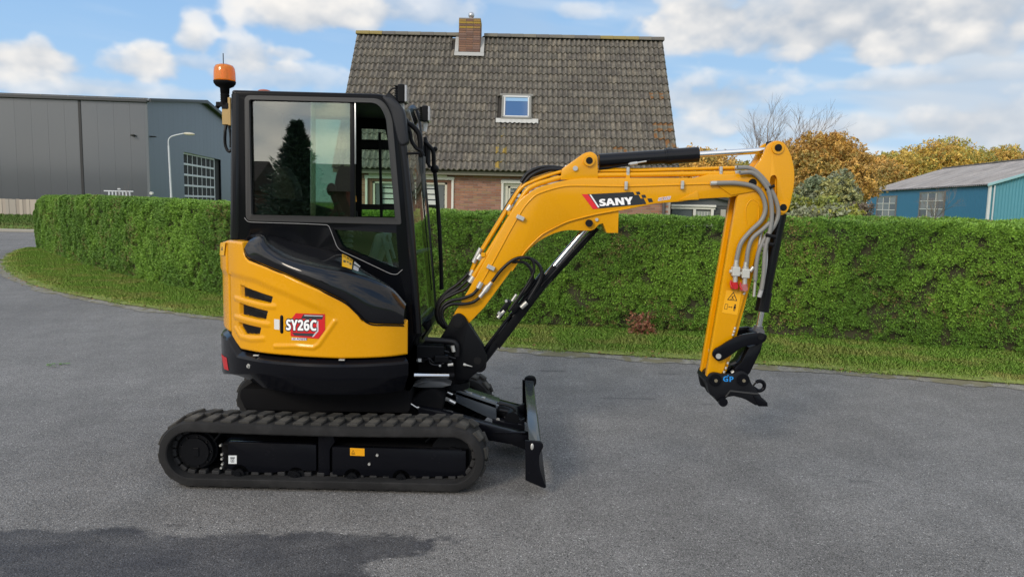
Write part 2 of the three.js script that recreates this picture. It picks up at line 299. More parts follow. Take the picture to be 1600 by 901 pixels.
{
  const R = mulberry(15), N = 9000, g = tuftGeometry(R, 5, 0.16, 0.03);
  const im = new THREE.InstancedMesh(g, std(0xffffff, 0.85, { side: THREE.DoubleSide }), N); im.name = 'bank_grass';
  const m = new THREE.Matrix4(), q = new THREE.Quaternion(), c = new THREE.Color();
  for (let k = 0; k < N; k++) { const x = -36 + R() * 20, z = -35.6 - R() * 11, sc = 0.6 + R() * 0.8; q.setFromAxisAngle(UPV, R() * 6.283); m.compose(V3(x, 0.05 + bank(x, z), z), q, V3(sc, sc * (z > -38.5 ? 0.4 : 1), sc)); im.setMatrixAt(k, m); const y = sstep(-41, -37.5, z) * 0.6 + R() * 0.3, l = 0.8 + 0.4 * R(); c.setRGB(lerp(0.12, 0.36, y) * l, lerp(0.25, 0.34, y) * l, lerp(0.035, 0.12, y) * l); im.setColorAt(k, c); }
  im.castShadow = im.receiveShadow = true; im.userData = { kind: 'stuff' }; tag(im, 'rough grass on the bank in front of the plank fence', 'grass');
}
// a weed flattened on the road
{
  const R = mulberry(3), [wx, wz] = [-4.614, -7.389], gs = [];
  for (let k = 0; k < 14; k++) { const a = R() * 6.28, r = 0.03 + R() * 0.07, g = new THREE.CircleGeometry(0.022, 6); g.scale(1, 0.5, 1); g.rotateX(-Math.PI / 2 + (R() - 0.5) * 0.6); g.rotateY(a); g.translate(wx + Math.cos(a) * r * 1.4, 0.008 + R() * 0.012, wz + Math.sin(a) * r); gs.push(g); }
  tag(part('weed', gs, std([0.10, 0.22, 0.04], 0.8, { side: THREE.DoubleSide })), 'small green weed lying on the asphalt at the far left', 'weed');
}
// fallen leaves along the foot of the verge
{
  const R = mulberry(91), edge = new THREE.CatmullRomCurve3(vergeEdge.map(([x, z]) => V3(x, 0, z))), N = 130, g = new THREE.CircleGeometry(0.02, 6); g.scale(1, 0.6, 1); g.rotateX(-Math.PI / 2); { const p = g.attributes.position; for (let i = 0; i < p.count; i++) p.setY(i, 0.006 * Math.cos(i * 2.1)); }
  const im = new THREE.InstancedMesh(g, std(0xffffff, 0.9, { side: THREE.DoubleSide }), N), m = new THREE.Matrix4(), q = new THREE.Quaternion(), c = new THREE.Color(); im.name = 'fallen_leaves';
  for (let k = 0; k < N; k++) { const e = edge.getPointAt(R()), s = 0.7 + R() * 0.9; q.setFromEuler(new THREE.Euler((R() - 0.5) * 0.6, R() * 6.28, (R() - 0.5) * 0.6)); m.compose(V3(e.x + (R() - 0.5) * 0.5, 0.045, e.z + 0.15 - R() * 0.5), q, V3(s, s, s)); im.setMatrixAt(k, m); const t = R(); c.setRGB(lerp(0.30, 0.18, t), lerp(0.16, 0.10, t), lerp(0.06, 0.04, t)); im.setColorAt(k, c); }
  im.castShadow = im.receiveShadow = true; im.userData = { kind: 'stuff' }; tag(im, 'brown fallen leaves scattered along the road edge of the verge', 'leaves');
}

// ------------------------------------------------------------------ the brick house with the tiled roof
const glassDark = phys([0.9, 0.92, 0.92], 0.03, { transmission: 1, thickness: 0, ior: 1.5 });
const whitePaint = std([0.72, 0.71, 0.66], 0.5), creamPaint = std([0.66, 0.64, 0.54], 0.55), voidMat = std([0.018, 0.02, 0.024], 0.9), curtainMat = std([0.62, 0.62, 0.58], 0.9);
{
  const house = thing('brick_house', 'brick house with a steep mossy grey tiled roof and chimney', 'house', [-0.21, 0, -18.35]);
  const ox = 0.21, oz = 18.35, X0 = -4.42 + ox, X1 = 4.0 + ox, RUN = 2.9, RISE = 3.72, EH = 2.58, EZ = 0.35, SL = Math.hypot(RUN, RISE);
  const mortar = std([0.40, 0.36, 0.32], 0.95);
  // walls
  const wins = [[-3.63 + ox, -1.54 + ox, 0.95, 2.36], [-0.27 + ox, 1.35 + ox, 0.95, 2.31]];
  const front = plate([[X0 + 0.1, 0], [X1 - 0.12, 0], [X1 - 0.12, EH - 0.02], [X0 + 0.1, EH - 0.02]], -0.25, 0, { bev: 0, holes: wins.map(([a, b, c, d]) => [[a, c], [a, d], [b, d], [b, c]]) });
  const wall = part('wall', front, mortar, house);
  const gable = [[0, 0], [2 * RUN - 0.7, 0], [2 * RUN - 0.7, EH - 0.3], [RUN - 0.35, EH + RISE - 0.55], [0, EH - 0.3]];
  const brickPlain = std([0.30, 0.155, 0.10], 0.9);
  for (const x of [X0 + 0.1, X1 - 0.32]) { const g = plate(gable, 0, 0.22, { bev: 0 }); g.rotateY(Math.PI / 2); g.translate(x, 0, -0.02); const m = part('wall', g, brickPlain, house); m.position.z = -0.24; }
  part('wall', box(0, EH / 2, -2 * RUN + 0.5, X1 - X0 - 0.3, EH, 0.2, 0), brickPlain, house);
  // bricks of the front wall, one by one where the wall shows over the hedge
  const brickGeo = new THREE.BoxGeometry(0.21, 0.051, 0.014), half = new THREE.BoxGeometry(0.1, 0.051, 0.014), R = mulberry(101);
  const brickTones = [[0.34, 0.165, 0.105], [0.30, 0.15, 0.10], [0.38, 0.20, 0.13], [0.27, 0.14, 0.10], [0.36, 0.19, 0.14], [0.33, 0.20, 0.12]].map(c => std(c, 0.92));
  const rest = [];
  let own = 0;
  for (let row = 0; row < 39; row++) {
    const y = 0.04 + row * 0.0625; if (y > EH - 0.1) break;
    for (let i = 0; i < 39; i++) {
      const x = X0 + 0.22 + i * 0.22 + (row % 2) * 0.11; if (x > X1 - 0.24) continue;
      let b0 = x - 0.105, b1 = x + 0.105;
      for (const [a, b, c, d] of wins) if (y > c - 0.05 && y < d + 0.05) { if (b1 > a - 0.04 && b0 < a) b1 = a - 0.04; else if (b0 < b + 0.04 && b1 > b) b0 = b + 0.04; else if (b0 >= a && b1 <= b) b1 = b0; }
      if (b1 - b0 < 0.025) continue;
      const bw = (b1 - b0) / 0.21, bx = (b0 + b1) / 2;
      const wx = x - ox, shown = y > 1.5 && ((wx > -1.6 && wx < -0.2) || (wx > 2.35) || (wx < -3.6 && wx > -4.1)) && own < 300;
      const z = 0.003 + R() * 0.003;
      if (shown) { const b = new THREE.Mesh(brickGeo, brickTones[Math.floor(R() * 6)]); b.name = 'brick'; b.position.set(bx, y, z); b.scale.x = bw; b.castShadow = b.receiveShadow = true; wall.add(b); own++; }
      else { const g = brickGeo.clone(); g.scale(bw, 1, 1); g.translate(bx, y, z); rest.push(g); }
    }
  }
  part('brick', rest, brickTones[1], wall).userData.kind = 'stuff';
  // windows
  wins.forEach(([a, b, c, d], k) => {
    const w = part('window', [box((a + b) / 2, d + 0.005, 0.02, b - a + 0.12, 0.075, 0.07), box(a - 0.02, (c + d) / 2, 0.018, 0.055, d - c, 0.06), box(b + 0.02, (c + d) / 2, 0.018, 0.055, d - c, 0.06), box((a + b) / 2, c - 0.02, 0.05, b - a + 0.2, 0.05, 0.16)], whitePaint, house);
    const ia = a + 0.12, ib = b - 0.12, it = d - 0.10;
    part('frame', [box((ia + ib) / 2, it - 0.025, -0.09, ib - ia, 0.05, 0.06), box(ia + 0.03, (c + it) / 2, -0.09, 0.06, it - c, 0.06), box(ib - 0.03, (c + it) / 2, -0.09, 0.06, it - c, 0.06), box((ia + ib) / 2 + (k ? 0 : -0.25), (c + it) / 2, -0.09, 0.07, it - c - 0.1, 0.05)], creamPaint, w);
    part('sash', [box(ib - 0.16, (c + it) / 2, -0.10, 0.16, it - c - 0.1, 0.03), box(ia + 0.16, (c + it) / 2, -0.10, k ? 0.05 : 0.16, it - c - 0.1, 0.03)], std([0.11, 0.125, 0.13], 0.5), w);
    part('reveal', [box(a + 0.06, (c + it) / 2, -0.06, 0.115, it - c, 0.05), box(b - 0.06, (c + it) / 2, -0.06, 0.115, it - c, 0.05), box((a + b) / 2, d - 0.05, -0.05, b - a, 0.09, 0.05)], k ? creamPaint : brickTones[3], w);
    const pn = new THREE.PlaneGeometry(ib - ia - 0.1, it - c - 0.08); pn.translate((ia + ib) / 2, (c + it) / 2, -0.112); part('pane', pn, glassDark, w);
    const slats = []; for (let i = 0; i < 4; i++) slats.push(box((ia + ib) / 2, it - 0.09 - i * 0.135, -0.16, ib - ia - 0.12, 0.105, 0.008, 0.002)); part('blind', slats, std([0.80, 0.80, 0.77], 0.8), w);
    part('room', [box((ia + ib) / 2, (c + d) / 2, -0.9, b - a, d - c, 0.02, 0), box((ia + ib) / 2, c - 0.02, -0.55, b - a, 0.02, 0.7, 0)], voidMat, w);
  });
  // shutter box over the left window, fascia, gutter, downpipe
  part('shutter_box', box(-2.62 + ox, 2.475, 0.04, 1.92, 0.15, 0.12, 0.01), creamPaint, house);
  part('fascia', [box((X0 + X1) / 2, 2.50, EZ - 0.10, X1 - X0, 0.11, 0.025), box((X0 + X1) / 2, 2.455, EZ / 2 - 0.06, X1 - X0 - 0.1, 0.015, EZ - 0.05, 0)], std([0.25, 0.235, 0.19], 0.7), house);
  part('downpipe', [cyl([3.70 + ox, 0, 0.06], [3.70 + ox, 2.44, 0.06], 0.04, 0.04, 10), box(3.70 + ox, 1.9, 0.06, 0.1, 0.03, 0.1)], std([0.10, 0.085, 0.085], 0.6), house);
  // roof with its tiles
  const roof = part('roof', [box((X0 + X1) / 2, SL / 2, -0.07, X1 - X0 - 0.06, SL - 0.06, 0.10, 0)], std([0.05, 0.045, 0.04], 0.95), house);
  roof.position.set(0, EH - 0.02, EZ); roof.rotation.x = -Math.atan2(RUN, RISE);
  const back = part('roof_back', box((X0 + X1) / 2, SL / 2, -0.05, X1 - X0, SL, 0.08, 0), std([0.13, 0.12, 0.10], 0.95), house);
  back.position.set(0, EH - 0.02, EZ - 2 * RUN); back.rotation.y = Math.PI; back.rotation.order = 'YXZ'; back.rotation.x = -Math.atan2(RUN, RISE); back.position.x = X0 + X1;
  const NC = 32, NR = 17, TW = (X1 - X0) / NC, TG = (SL + 0.03) / NR, tileTex = tex(512, (u, v) => {
    const n = fbm2p(u * 12, v * 12, 12, 4, 3), f = noise2p(u * 120, v * 120, 120, 8), sp = fbm2p(u * 36, v * 36, 36, 2, 60), run = fbm2p(u * 40, v * 7, 40, 2, 90) ; let c = 0.315 + n * 0.20 + (f - 0.5) * 0.14 + (run - 0.5) * 0.10; const pale = sstep(0.60, 0.74, sp);
    return [lerp(c, 0.54, pale * 0.6), lerp(c * 0.955, 0.53, pale * 0.6), lerp(c * 0.885, 0.48, pale * 0.6)];
  });
  const tileGeo = (k, RR) => {
    const n = 14, top = [], pos = [], uv = [], f = i => { const u = i / n, s = 0.5 - 0.5 * Math.cos(u * Math.PI * 4); return 0.058 * Math.pow(s, 0.95) - 0.006; };
    const L = TG + 0.045, du = k * 0.37, dv = k * 0.61, tri = (...P) => P.forEach(p => { pos.push(p[0], p[1], p[2]); uv.push(p[0] * 0.9 + du, p[1] * 0.9 + dv + p[2]); });
    for (let i = 0; i < n; i++) {
      const x0 = i / n * (TW + 0.004), x1 = (i + 1) / n * (TW + 0.004), a = [x0, 0, f(i) + 0.040], b = [x1, 0, f(i + 1) + 0.040], c = [x1, L, f(i + 1) + 0.004], d = [x0, L, f(i) + 0.004], e = [x0, 0, f(i) + 0.010], g = [x1, 0, f(i + 1) + 0.010];
      tri(a, b, c, a, c, d, e, g, b, e, b, a);
    }
    const g = new THREE.BufferGeometry(); g.setAttribute('position', new THREE.Float32BufferAttribute(pos, 3)); g.setAttribute('uv', new THREE.Float32BufferAttribute(uv, 2)); g.computeVertexNormals(); return toCreasedNormals(g, 0.7);
  };
  const tileGeos = [0, 1, 2, 3, 4, 5].map(k => tileGeo(k)), tones = [[0.98, 0.97, 0.95], [0.84, 0.83, 0.83], [1.16, 1.13, 1.06], [0.90, 0.90, 0.87], [1.06, 1.01, 0.93]], tileMats = tones.map(c => std(c, 0.92, { map: tileTex }));
  const lichen = (A, seed, lo) => tex(256, (u, v) => { const n = fbm2p(u * 12, v * 12, 12, 4, 3), m = sstep(lo, lo + 0.1, fbm2p(u * 9, v * 9, 9, 4, seed)), f = noise2p(u * 120, v * 120, 120, 8), c = 0.33 + n * 0.2 + (f - 0.5) * 0.14; return [lerp(c, A[0] + (f - 0.5) * 0.2, m), lerp(c * 0.965, A[1] + (f - 0.5) * 0.16, m), lerp(c * 0.87, A[2], m)]; });
  const orange = std(0xffffff, 0.92, { map: lichen([0.50, 0.36, 0.22], 33, 0.47) }), yellow = std(0xffffff, 0.92, { map: lichen([0.62, 0.52, 0.24], 44, 0.46) });
  const rx0 = -0.42 + ox, rx1 = 0.45 + ox, left = [[], [], [], [], []]; let own2 = 0;
  const restTiles = [];
  for (let r = 0; r < NR; r++) for (let c = 0; c < NC; c++) {
    const x = X0 + c * TW, y = r * TG - 0.03, xm = x + TW / 2, ym = y + TG / 2;
    if (xm > rx0 + 0.06 && xm < rx1 - 0.02 && ym > 1.62 && ym < 2.46) continue;                    // skylight
    if (xm > -1.70 + ox && xm < -0.9 + ox && ym > 4.05) continue;                                     // chimney
    const k = Math.floor(R() * 6); let mt = tileMats[Math.floor(R() * R() * 5)];
    if (c === 10 + 0 * r && false) mt = yellow;
    if ((c === 0 && r > 11 && R() < 0.5) || (c >= NC - 2 && r > 3 && R() < 0.22) || (r < 6 && c > 24 && R() < 0.08)) mt = orange;
    if (c === 15 && r < 7 && R() < 0.55) mt = yellow;
    const hidden = (r < 9 && xm - ox < -2.6) || (r === 0 && xm - ox > 1.2);
    if (!hidden && own2 < 300) { const t = new THREE.Mesh(tileGeos[k], mt); t.name = 'roof_tile'; t.position.set(x, y, 0); t.rotation.z = (R() - 0.5) * 0.012; t.castShadow = t.receiveShadow = true; roof.add(t); own2++; }
    else { const g = tileGeos[k].clone(); g.translate(x, y, 0); const col = new Float32Array(g.attributes.position.count * 3), cc = mt.color; for (let i = 0; i < col.length; i += 3) { col[i] = cc.r; col[i + 1] = cc.g; col[i + 2] = cc.b; } g.setAttribute('color', new THREE.BufferAttribute(col, 3)); restTiles.push(g); }
  }
  const rt = new THREE.Mesh(mergeC(restTiles), std(0xffffff, 0.92, { map: tileTex, vertexColors: true })); rt.name = 'roof_tile'; rt.userData.kind = 'stuff'; rt.castShadow = rt.receiveShadow = true; roof.add(rt);
  // ridge caps
  const cap = new THREE.CylinderGeometry(0.10, 0.115, 0.37, 12, 1, false, -Math.PI / 2, Math.PI); cap.rotateX(-Math.PI / 2); cap.rotateY(Math.PI / 2);
  const capMats = [[0.16, 0.15, 0.125], [0.19, 0.175, 0.14], [0.145, 0.135, 0.12]].map(c => std(c, 0.92, { side: THREE.DoubleSide })), capY = std([0.28, 0.22, 0.08], 0.92, { side: THREE.DoubleSide });
  for (let i = 0; i < 24; i++) { const x = X0 + 0.17 + i * 0.352; if (x > -1.50 + ox && x < -1.08 + ox) continue; const m = new THREE.Mesh(cap, (i > 18 && i < 22) || i < 2 ? capY : capMats[i % 3]); m.name = 'ridge_tile'; m.position.set(x, EH + RISE + 0.02, EZ - RUN); m.rotation.z = -0.025; m.castShadow = m.receiveShadow = true; house.add(m); }
  // skylight: in the plane of the roof
  const sky0 = part('skylight', [box((rx0 + rx1) / 2, 2.46, 0.07, 0.86, 0.07, 0.11), box(rx0 + 0.085, 2.05, 0.07, 0.06, 0.8, 0.11), box(rx1 - 0.085, 2.05, 0.07, 0.06, 0.8, 0.11), box((rx0 + rx1) / 2, 1.655, 0.07, 0.78, 0.06, 0.11)], std([0.23, 0.225, 0.20], 0.5), house);
  sky0.position.copy(roof.position); sky0.rotation.copy(roof.rotation);
  part('sash', [box((rx0 + rx1) / 2, 2.40, 0.10, 0.70, 0.05, 0.05), box(rx0 + 0.13, 2.05, 0.10, 0.035, 0.74, 0.05), box(rx1 - 0.13, 2.05, 0.10, 0.035, 0.74, 0.05), box((rx0 + rx1) / 2, 1.70, 0.10, 0.70, 0.04, 0.05)], std([0.62, 0.62, 0.6], 0.4), sky0);
  const sp = new THREE.PlaneGeometry(0.62, 0.68); sp.translate((rx0 + rx1) / 2, 2.05, 0.095); part('pane', sp, phys([0.05, 0.11, 0.24], 0.02, { ior: 1.9, clearcoat: 1, clearcoatRoughness: 0.02 }), sky0);
  part('blind', box((rx0 + rx1) / 2, 2.31, 0.099, 0.62, 0.12, 0.003, 0), std([0.25, 0.42, 0.62], 0.4), sky0);
  { const rows = []; for (let i = 0; i <= 36; i++) { const x = rx0 - 0.08 + i * (rx1 - rx0 + 0.2) / 36; rows.push([[x, 1.50 + 0.012 * Math.sin(i * 1.7), 0.085 + 0.022 * Math.abs(Math.sin((x - X0) / TW * Math.PI * 2))], [x, 1.64, 0.105]]); } part('flashing', gridSurface(rows), std([0.52, 0.52, 0.49], 0.7, { side: THREE.DoubleSide }), sky0); }
  // chimney
  const cx0 = -1.575 + ox, cx1 = -1.005 + ox, cz = -2.15, cd = 0.62, cb = EH + 2.6, ct = 6.70, chim = part('chimney', [box((cx0 + cx1) / 2, (cb + ct) / 2, cz - cd / 2, cx1 - cx0 - 0.012, ct - cb, cd - 0.012, 0), box((cx0 + cx1) / 2, ct + 0.012, cz - cd / 2, cx1 - cx0 + 0.015, 0.03, cd + 0.015)], std([0.33, 0.29, 0.25], 0.95), house);
  const cb1 = new THREE.BoxGeometry(0.18, 0.05, 0.02), cbs = new THREE.BoxGeometry(0.02, 0.05, 0.195), lich = [[0.38, 0.25, 0.05], [0.34, 0.21, 0.07]].map(c => std(c, 0.95)), chT = [[0.22, 0.12, 0.085], [0.27, 0.15, 0.10], [0.19, 0.11, 0.085], [0.24, 0.15, 0.12]].map(c => std(c, 0.92));
  for (let r = 0; r < 15; r++) { const y = ct - 0.035 - r * 0.061; for (let i = 0; i < 3; i++) { const mt = r < 4 && R() < (i === 1 ? 0.35 : 0.9 - r * 0.15) ? lich[Math.floor(R() * 2)] : chT[Math.floor(R() * 4)]; const b = new THREE.Mesh(cb1, mt); b.position.set(cx0 + 0.095 + i * 0.19, y, cz); b.name = 'brick'; b.castShadow = b.receiveShadow = true; chim.add(b); for (const s of [cx0, cx1]) { const q = new THREE.Mesh(cbs, r < 3 ? lich[0] : chT[(r + i) % 4]); q.name = 'brick'; q.position.set(s, y, cz - 0.105 - i * 0.205); q.castShadow = q.receiveShadow = true; chim.add(q); } } }
  part('pot', cyl([(cx0 + cx1) / 2 + 0.03, ct, cz - 0.3], [(cx0 + cx1) / 2 + 0.03, ct + 0.09, cz - 0.3], 0.08, 0.075, 14), std([0.24, 0.10, 0.06], 0.8), chim);
  { const s = new THREE.SphereGeometry(0.085, 16, 10); s.translate((cx0 + cx1) / 2 + 0.02, ct + 0.17, cz - 0.3); part('cowl', [s, cyl([(cx0 + cx1) / 2 + 0.02, ct + 0.05, cz - 0.3], [(cx0 + cx1) / 2 + 0.02, ct + 0.13, cz - 0.3], 0.05, 0.05, 12)], std([0.55, 0.57, 0.6], 0.35, { metalness: 0.8 }), chim); }
  const fl = part('flashing', [box((cx0 + cx1) / 2, 0, 0.035, 0.80, 0.14, 0.012), box(cx0 - 0.06, 0.36, 0.035, 0.10, 0.62, 0.012), box(cx1 + 0.06, 0.36, 0.035, 0.10, 0.62, 0.012)], std([0.42, 0.42, 0.40], 0.75), house);
  fl.position.copy(roof.position); fl.rotation.copy(roof.rotation); fl.geometry.translate(0, (-(cz) + EZ) / RUN * SL - 0.09, 0.065);
}
// ------------------------------------------------------------------ dark shed beside the house
{
  const s = thing('garden_shed', 'low dark boarded shed with a white door frame right of the house', 'shed', [5.0, 0, -19.2]);
  const shell = part('wall', [box(-0.1, 0.95, -1.25, 2.9, 1.9, 2.4, 0)], std([0.075, 0.08, 0.08], 0.85), s);
  for (let i = 0; i < 14; i++) part('board', box(0.35, 0.07 + i * 0.135, -0.035, 2.0, 0.128, 0.02, 0.003), std([0.072 + 0.012 * (i % 3), 0.08 + 0.01 * (i % 3), 0.08 + 0.01 * (i % 2)], 0.85), shell);
  const rp = part('roof', [plate([[-1.6, 0], [0.1, 0.2], [1.75, -0.16], [1.75, -0.1], [0.1, 0.27], [-1.6, 0.06]], -2.6, 0.14, { bev: 0 })], std([0.045, 0.047, 0.05], 0.8), s); rp.position.y = 1.86;
  const g2 = plate([[-1.5, 0], [1.3, 0], [0.1, 0.22]], -0.1, 0.01, { bev: 0 }); g2.translate(0, 1.84, 0); part('gable', g2, std([0.10, 0.11, 0.115], 0.8), s);
  const d = part('door_frame', [box(-0.36, 1.83, 0.05, 1.16, 0.055, 0.1), box(-0.36, 1.765, 0.03, 1.14, 0.05, 0.06), box(0.14, 0.9, 0.03, 0.07, 1.7, 0.06), box(-0.36 + 0.04, 0.9, 0.03, 0.07, 1.7, 0.06)], whitePaint, s);
  part('door', [box(-0.64, 0.88, 0.01, 0.52, 1.7, 0.04), box(-0.62, 1.28, 0.035, 0.40, 0.75, 0.012)], std([0.085, 0.105, 0.11], 0.7), d);
  part('pane', box(-0.09, 1.35, 0.012, 0.36, 0.70, 0.01, 0), phys([0.32, 0.34, 0.32], 0.15, { clearcoat: 1 }), d);
  part('curtain', [0, 1, 2, 3].map(i => box(-0.20 + i * 0.075, 1.35, 0.019, 0.012, 0.66, 0.006, 0.001)), curtainMat, d);
  part('meter_box', box(0.42, 1.62, 0.03, 0.13, 0.26, 0.08, 0.01), std([0.40, 0.39, 0.34], 0.6), s);
}
// ------------------------------------------------------------------ dark steel hall at the left
{
  const C = [-24.03, -48.77], uX = -0.9935, uZ = 0.114, EV = 7.7, RH = 9.25, W = 27, LEN = 34, pal = std([0.165, 0.185, 0.205], 0.42, { metalness: 0.15 });
  // own axes: +x along the gable (away), +z out of the gable... the group sits on the near corner
  const h = thing('steel_hall', 'large dark grey steel clad hall with a white gridded door', 'industrial hall', [C[0], 0.3, C[1]], Math.atan2(uX, uZ) + Math.PI / 2 + Math.PI);
  // local: x runs along the long wall away to the left (-x), z backwards is the depth of the hall (-z)
  h.rotation.y = Math.atan2(0.114, 0.9935);
  const sh = [0.150, 0.168, 0.185];
  part('core', [box(-LEN / 2 - 0.1, EV / 2, -W / 2 - 0.1, LEN - 0.1, EV - 0.1, W - 0.3, 0)], std([0.03, 0.03, 0.032], 0.9), h);
  const R = mulberry(8), long = part('wall', box(-LEN / 2, 0.2, 0.01, LEN, 0.4, 0.04, 0), std([0.12, 0.12, 0.12], 0.8), h);
  const mats = [0, 1, 2, 3].map(i => { const k = 1 + (i - 1.5) * 0.02; return phys([0.060 * k, 0.069 * k, 0.080 * k], 0.35, { clearcoat: 1, clearcoatRoughness: 0.10, metalness: 0.1, ior: 1.7 }); });
  const matsG = [0, 1, 2, 3].map(i => { const k = 1 + (i - 1.5) * 0.02; return phys([0.072 * k, 0.090 * k, 0.116 * k], 0.5, { clearcoat: 0.35, clearcoatRoughness: 0.3 }); });
  const pg = new RoundedBoxGeometry(1.0 - 0.003, EV - 0.35, 0.06, 1, 0.003);
  for (let i = 0; i < 34; i++) { const m = new THREE.Mesh(pg, mats[Math.floor(R() * 4)]); m.name = 'panel'; m.position.set(-0.5 - i, EV / 2 + 0.12, 0.03); m.rotation.y = (R() - 0.5) * 0.003; m.castShadow = m.receiveShadow = true; long.add(m); }
  part('joint_strip', box(-4.06, EV / 2 + 0.1, 0.075, 0.16, EV - 0.3, 0.05), std([0.02, 0.021, 0.023], 0.5), h);
  part('corner_trim', box(0.04, EV / 2 + 0.05, 0.05, 0.16, EV - 0.1, 0.12), std([0.13, 0.145, 0.16], 0.45), h);
  part('gutter', [box(-LEN / 2, EV - 0.03, 0.17, LEN + 0.3, 0.20, 0.22, 0.03), box(-LEN / 2, EV + 0.12, 0.06, LEN + 0.3, 0.08, 0.2)], std([0.045, 0.048, 0.052], 0.55), h);
  const leftover = []; for (let i = 0; i < 60; i++) { const g = new THREE.DodecahedronGeometry(0.03 + R() * 0.04, 0); g.translate(-R() * 27, EV + 0.07, 0.18 + R() * 0.05); leftover.push(g); } part('gutter_debris', leftover, std([0.22, 0.2, 0.17], 0.9), h).userData.kind = 'stuff';
  // gable wall of vertical panels cut to the roof slope, with the door opening
  const KR = 12.2, top = k => k < KR ? lerp(EV, RH, k / KR) : lerp(RH, EV, (k - KR) / (W - KR)), DK0 = 7.3, DK1 = 17.2, DH = 4.92;
  const gable = part('wall', box(0.0, 0.2, -W / 2, 0.04, 0.4, W, 0), std([0.12, 0.12, 0.12], 0.8), h);
  for (let i = 0; i < 27; i++) { const a = i + 0.0015, b = i + 0.9985, y0 = b > DK0 + 0.4 && a < DK1 - 0.4 ? DH : 0.3; const g = plate([[-a, y0], [-b, y0], [-b, top(b) - 0.06], [-a, top(a) - 0.06]].reverse(), 0, 0.06, { bev: 0.003, bs: 1 }); g.rotateY(-Math.PI / 2); g.scale(-1, 1, 1); const q = toCreasedNormals(g.index ? g.toNonIndexed() : g, 0.5); part('panel', q, matsG[i % 4], gable); }
  // roof: two shallow slopes and verge trims
  const slope = (k0, k1, y0, y1) => { const g = plate([[-k0, y0], [-k1, y1], [-k1, y1 + 0.1], [-k0, y0 + 0.1]], -LEN, 0.3, { bev: 0 }); return g; };
  const rf = join([plate([[0.25, EV - 0.02], [-KR, RH], [-W, EV], [-W, EV + 0.12], [-KR, RH + 0.14], [0.25, EV + 0.1]].map(([k, y]) => [k, y]), 0, LEN + 0.4, { bev: 0 })]); rf.rotateY(Math.PI / 2); rf.rotateY(Math.PI); rf.scale(1, 1, 1);
  const roofM = part('roof', rf, std([0.16, 0.175, 0.19], 0.5), h); roofM.position.set(0.3, 0, 0);
  const vt = plate([[0.25, EV - 0.10], [-KR, RH - 0.10], [-W - 0.1, EV - 0.12], [-W - 0.1, EV + 0.15], [-KR, RH + 0.18], [0.25, EV + 0.14]], 0, 0.10, { bev: 0.005 }); vt.rotateY(-Math.PI / 2); const vm = part('verge_trim', vt, std([0.045, 0.048, 0.055], 0.5), h); vm.position.x = 0.42;
  // sectional door: white grid of panes in a dark reveal
  const door = part('door', [box(-0.3, DH / 2, -(DK0 + DK1) / 2, 0.05, DH, DK1 - DK0, 0)], std([0.03, 0.033, 0.036], 0.8), h);
  const D1 = 15.6, nx = 7, ny = 6, pw = (D1 - DK0) / nx, ph = (DH - 0.1) / ny, bars = [];
  for (let i = 0; i <= nx; i++) bars.push(box(-0.16, DH / 2, -DK0 - i * pw, 0.08, DH, i % nx ? 0.09 : 0.16, 0.01));
  for (let j = 0; j <= ny; j++) bars.push(box(-0.15, 0.05 + j * ph, -(DK0 + D1) / 2, 0.09, j === 0 ? 0.22 : 0.15, D1 - DK0, 0.01));
  part('frame', bars, std([0.62, 0.64, 0.66], 0.5), door);
  const pGeo = new THREE.BoxGeometry(0.02, ph - 0.16, pw - 0.1), pM = [[0.075, 0.08, 0.08], [0.11, 0.115, 0.11], [0.06, 0.065, 0.07]].map(c => phys(c, 0.06, { ior: 1.9 }));
  for (let i = 0; i < nx; i++) for (let j = 0; j < ny; j++) { const m = new THREE.Mesh(pGeo, pM[(i * 3 + j) % 3]); m.name = 'pane'; m.position.set(-0.17, 0.05 + (j + 0.5) * ph, -DK0 - (i + 0.5) * pw); m.rotation.set(0, (R() - 0.5) * 0.03, (R() - 0.5) * 0.03); m.receiveShadow = true; door.add(m); }
  part('lamp', [box(0.24, 5.45, -0.45, 0.35, 0.08, 0.22, 0.02), box(-0.8, 5.45, 0.22, 0.22, 0.12, 0.3, 0.03)], std([0.02, 0.02, 0.02], 0.5), h);
  part('vent', zcyl(1.35 - 1.15, 1.75, -0.05, 0.2, 0.10), std([0.6, 0.6, 0.58], 0.6), h);
}
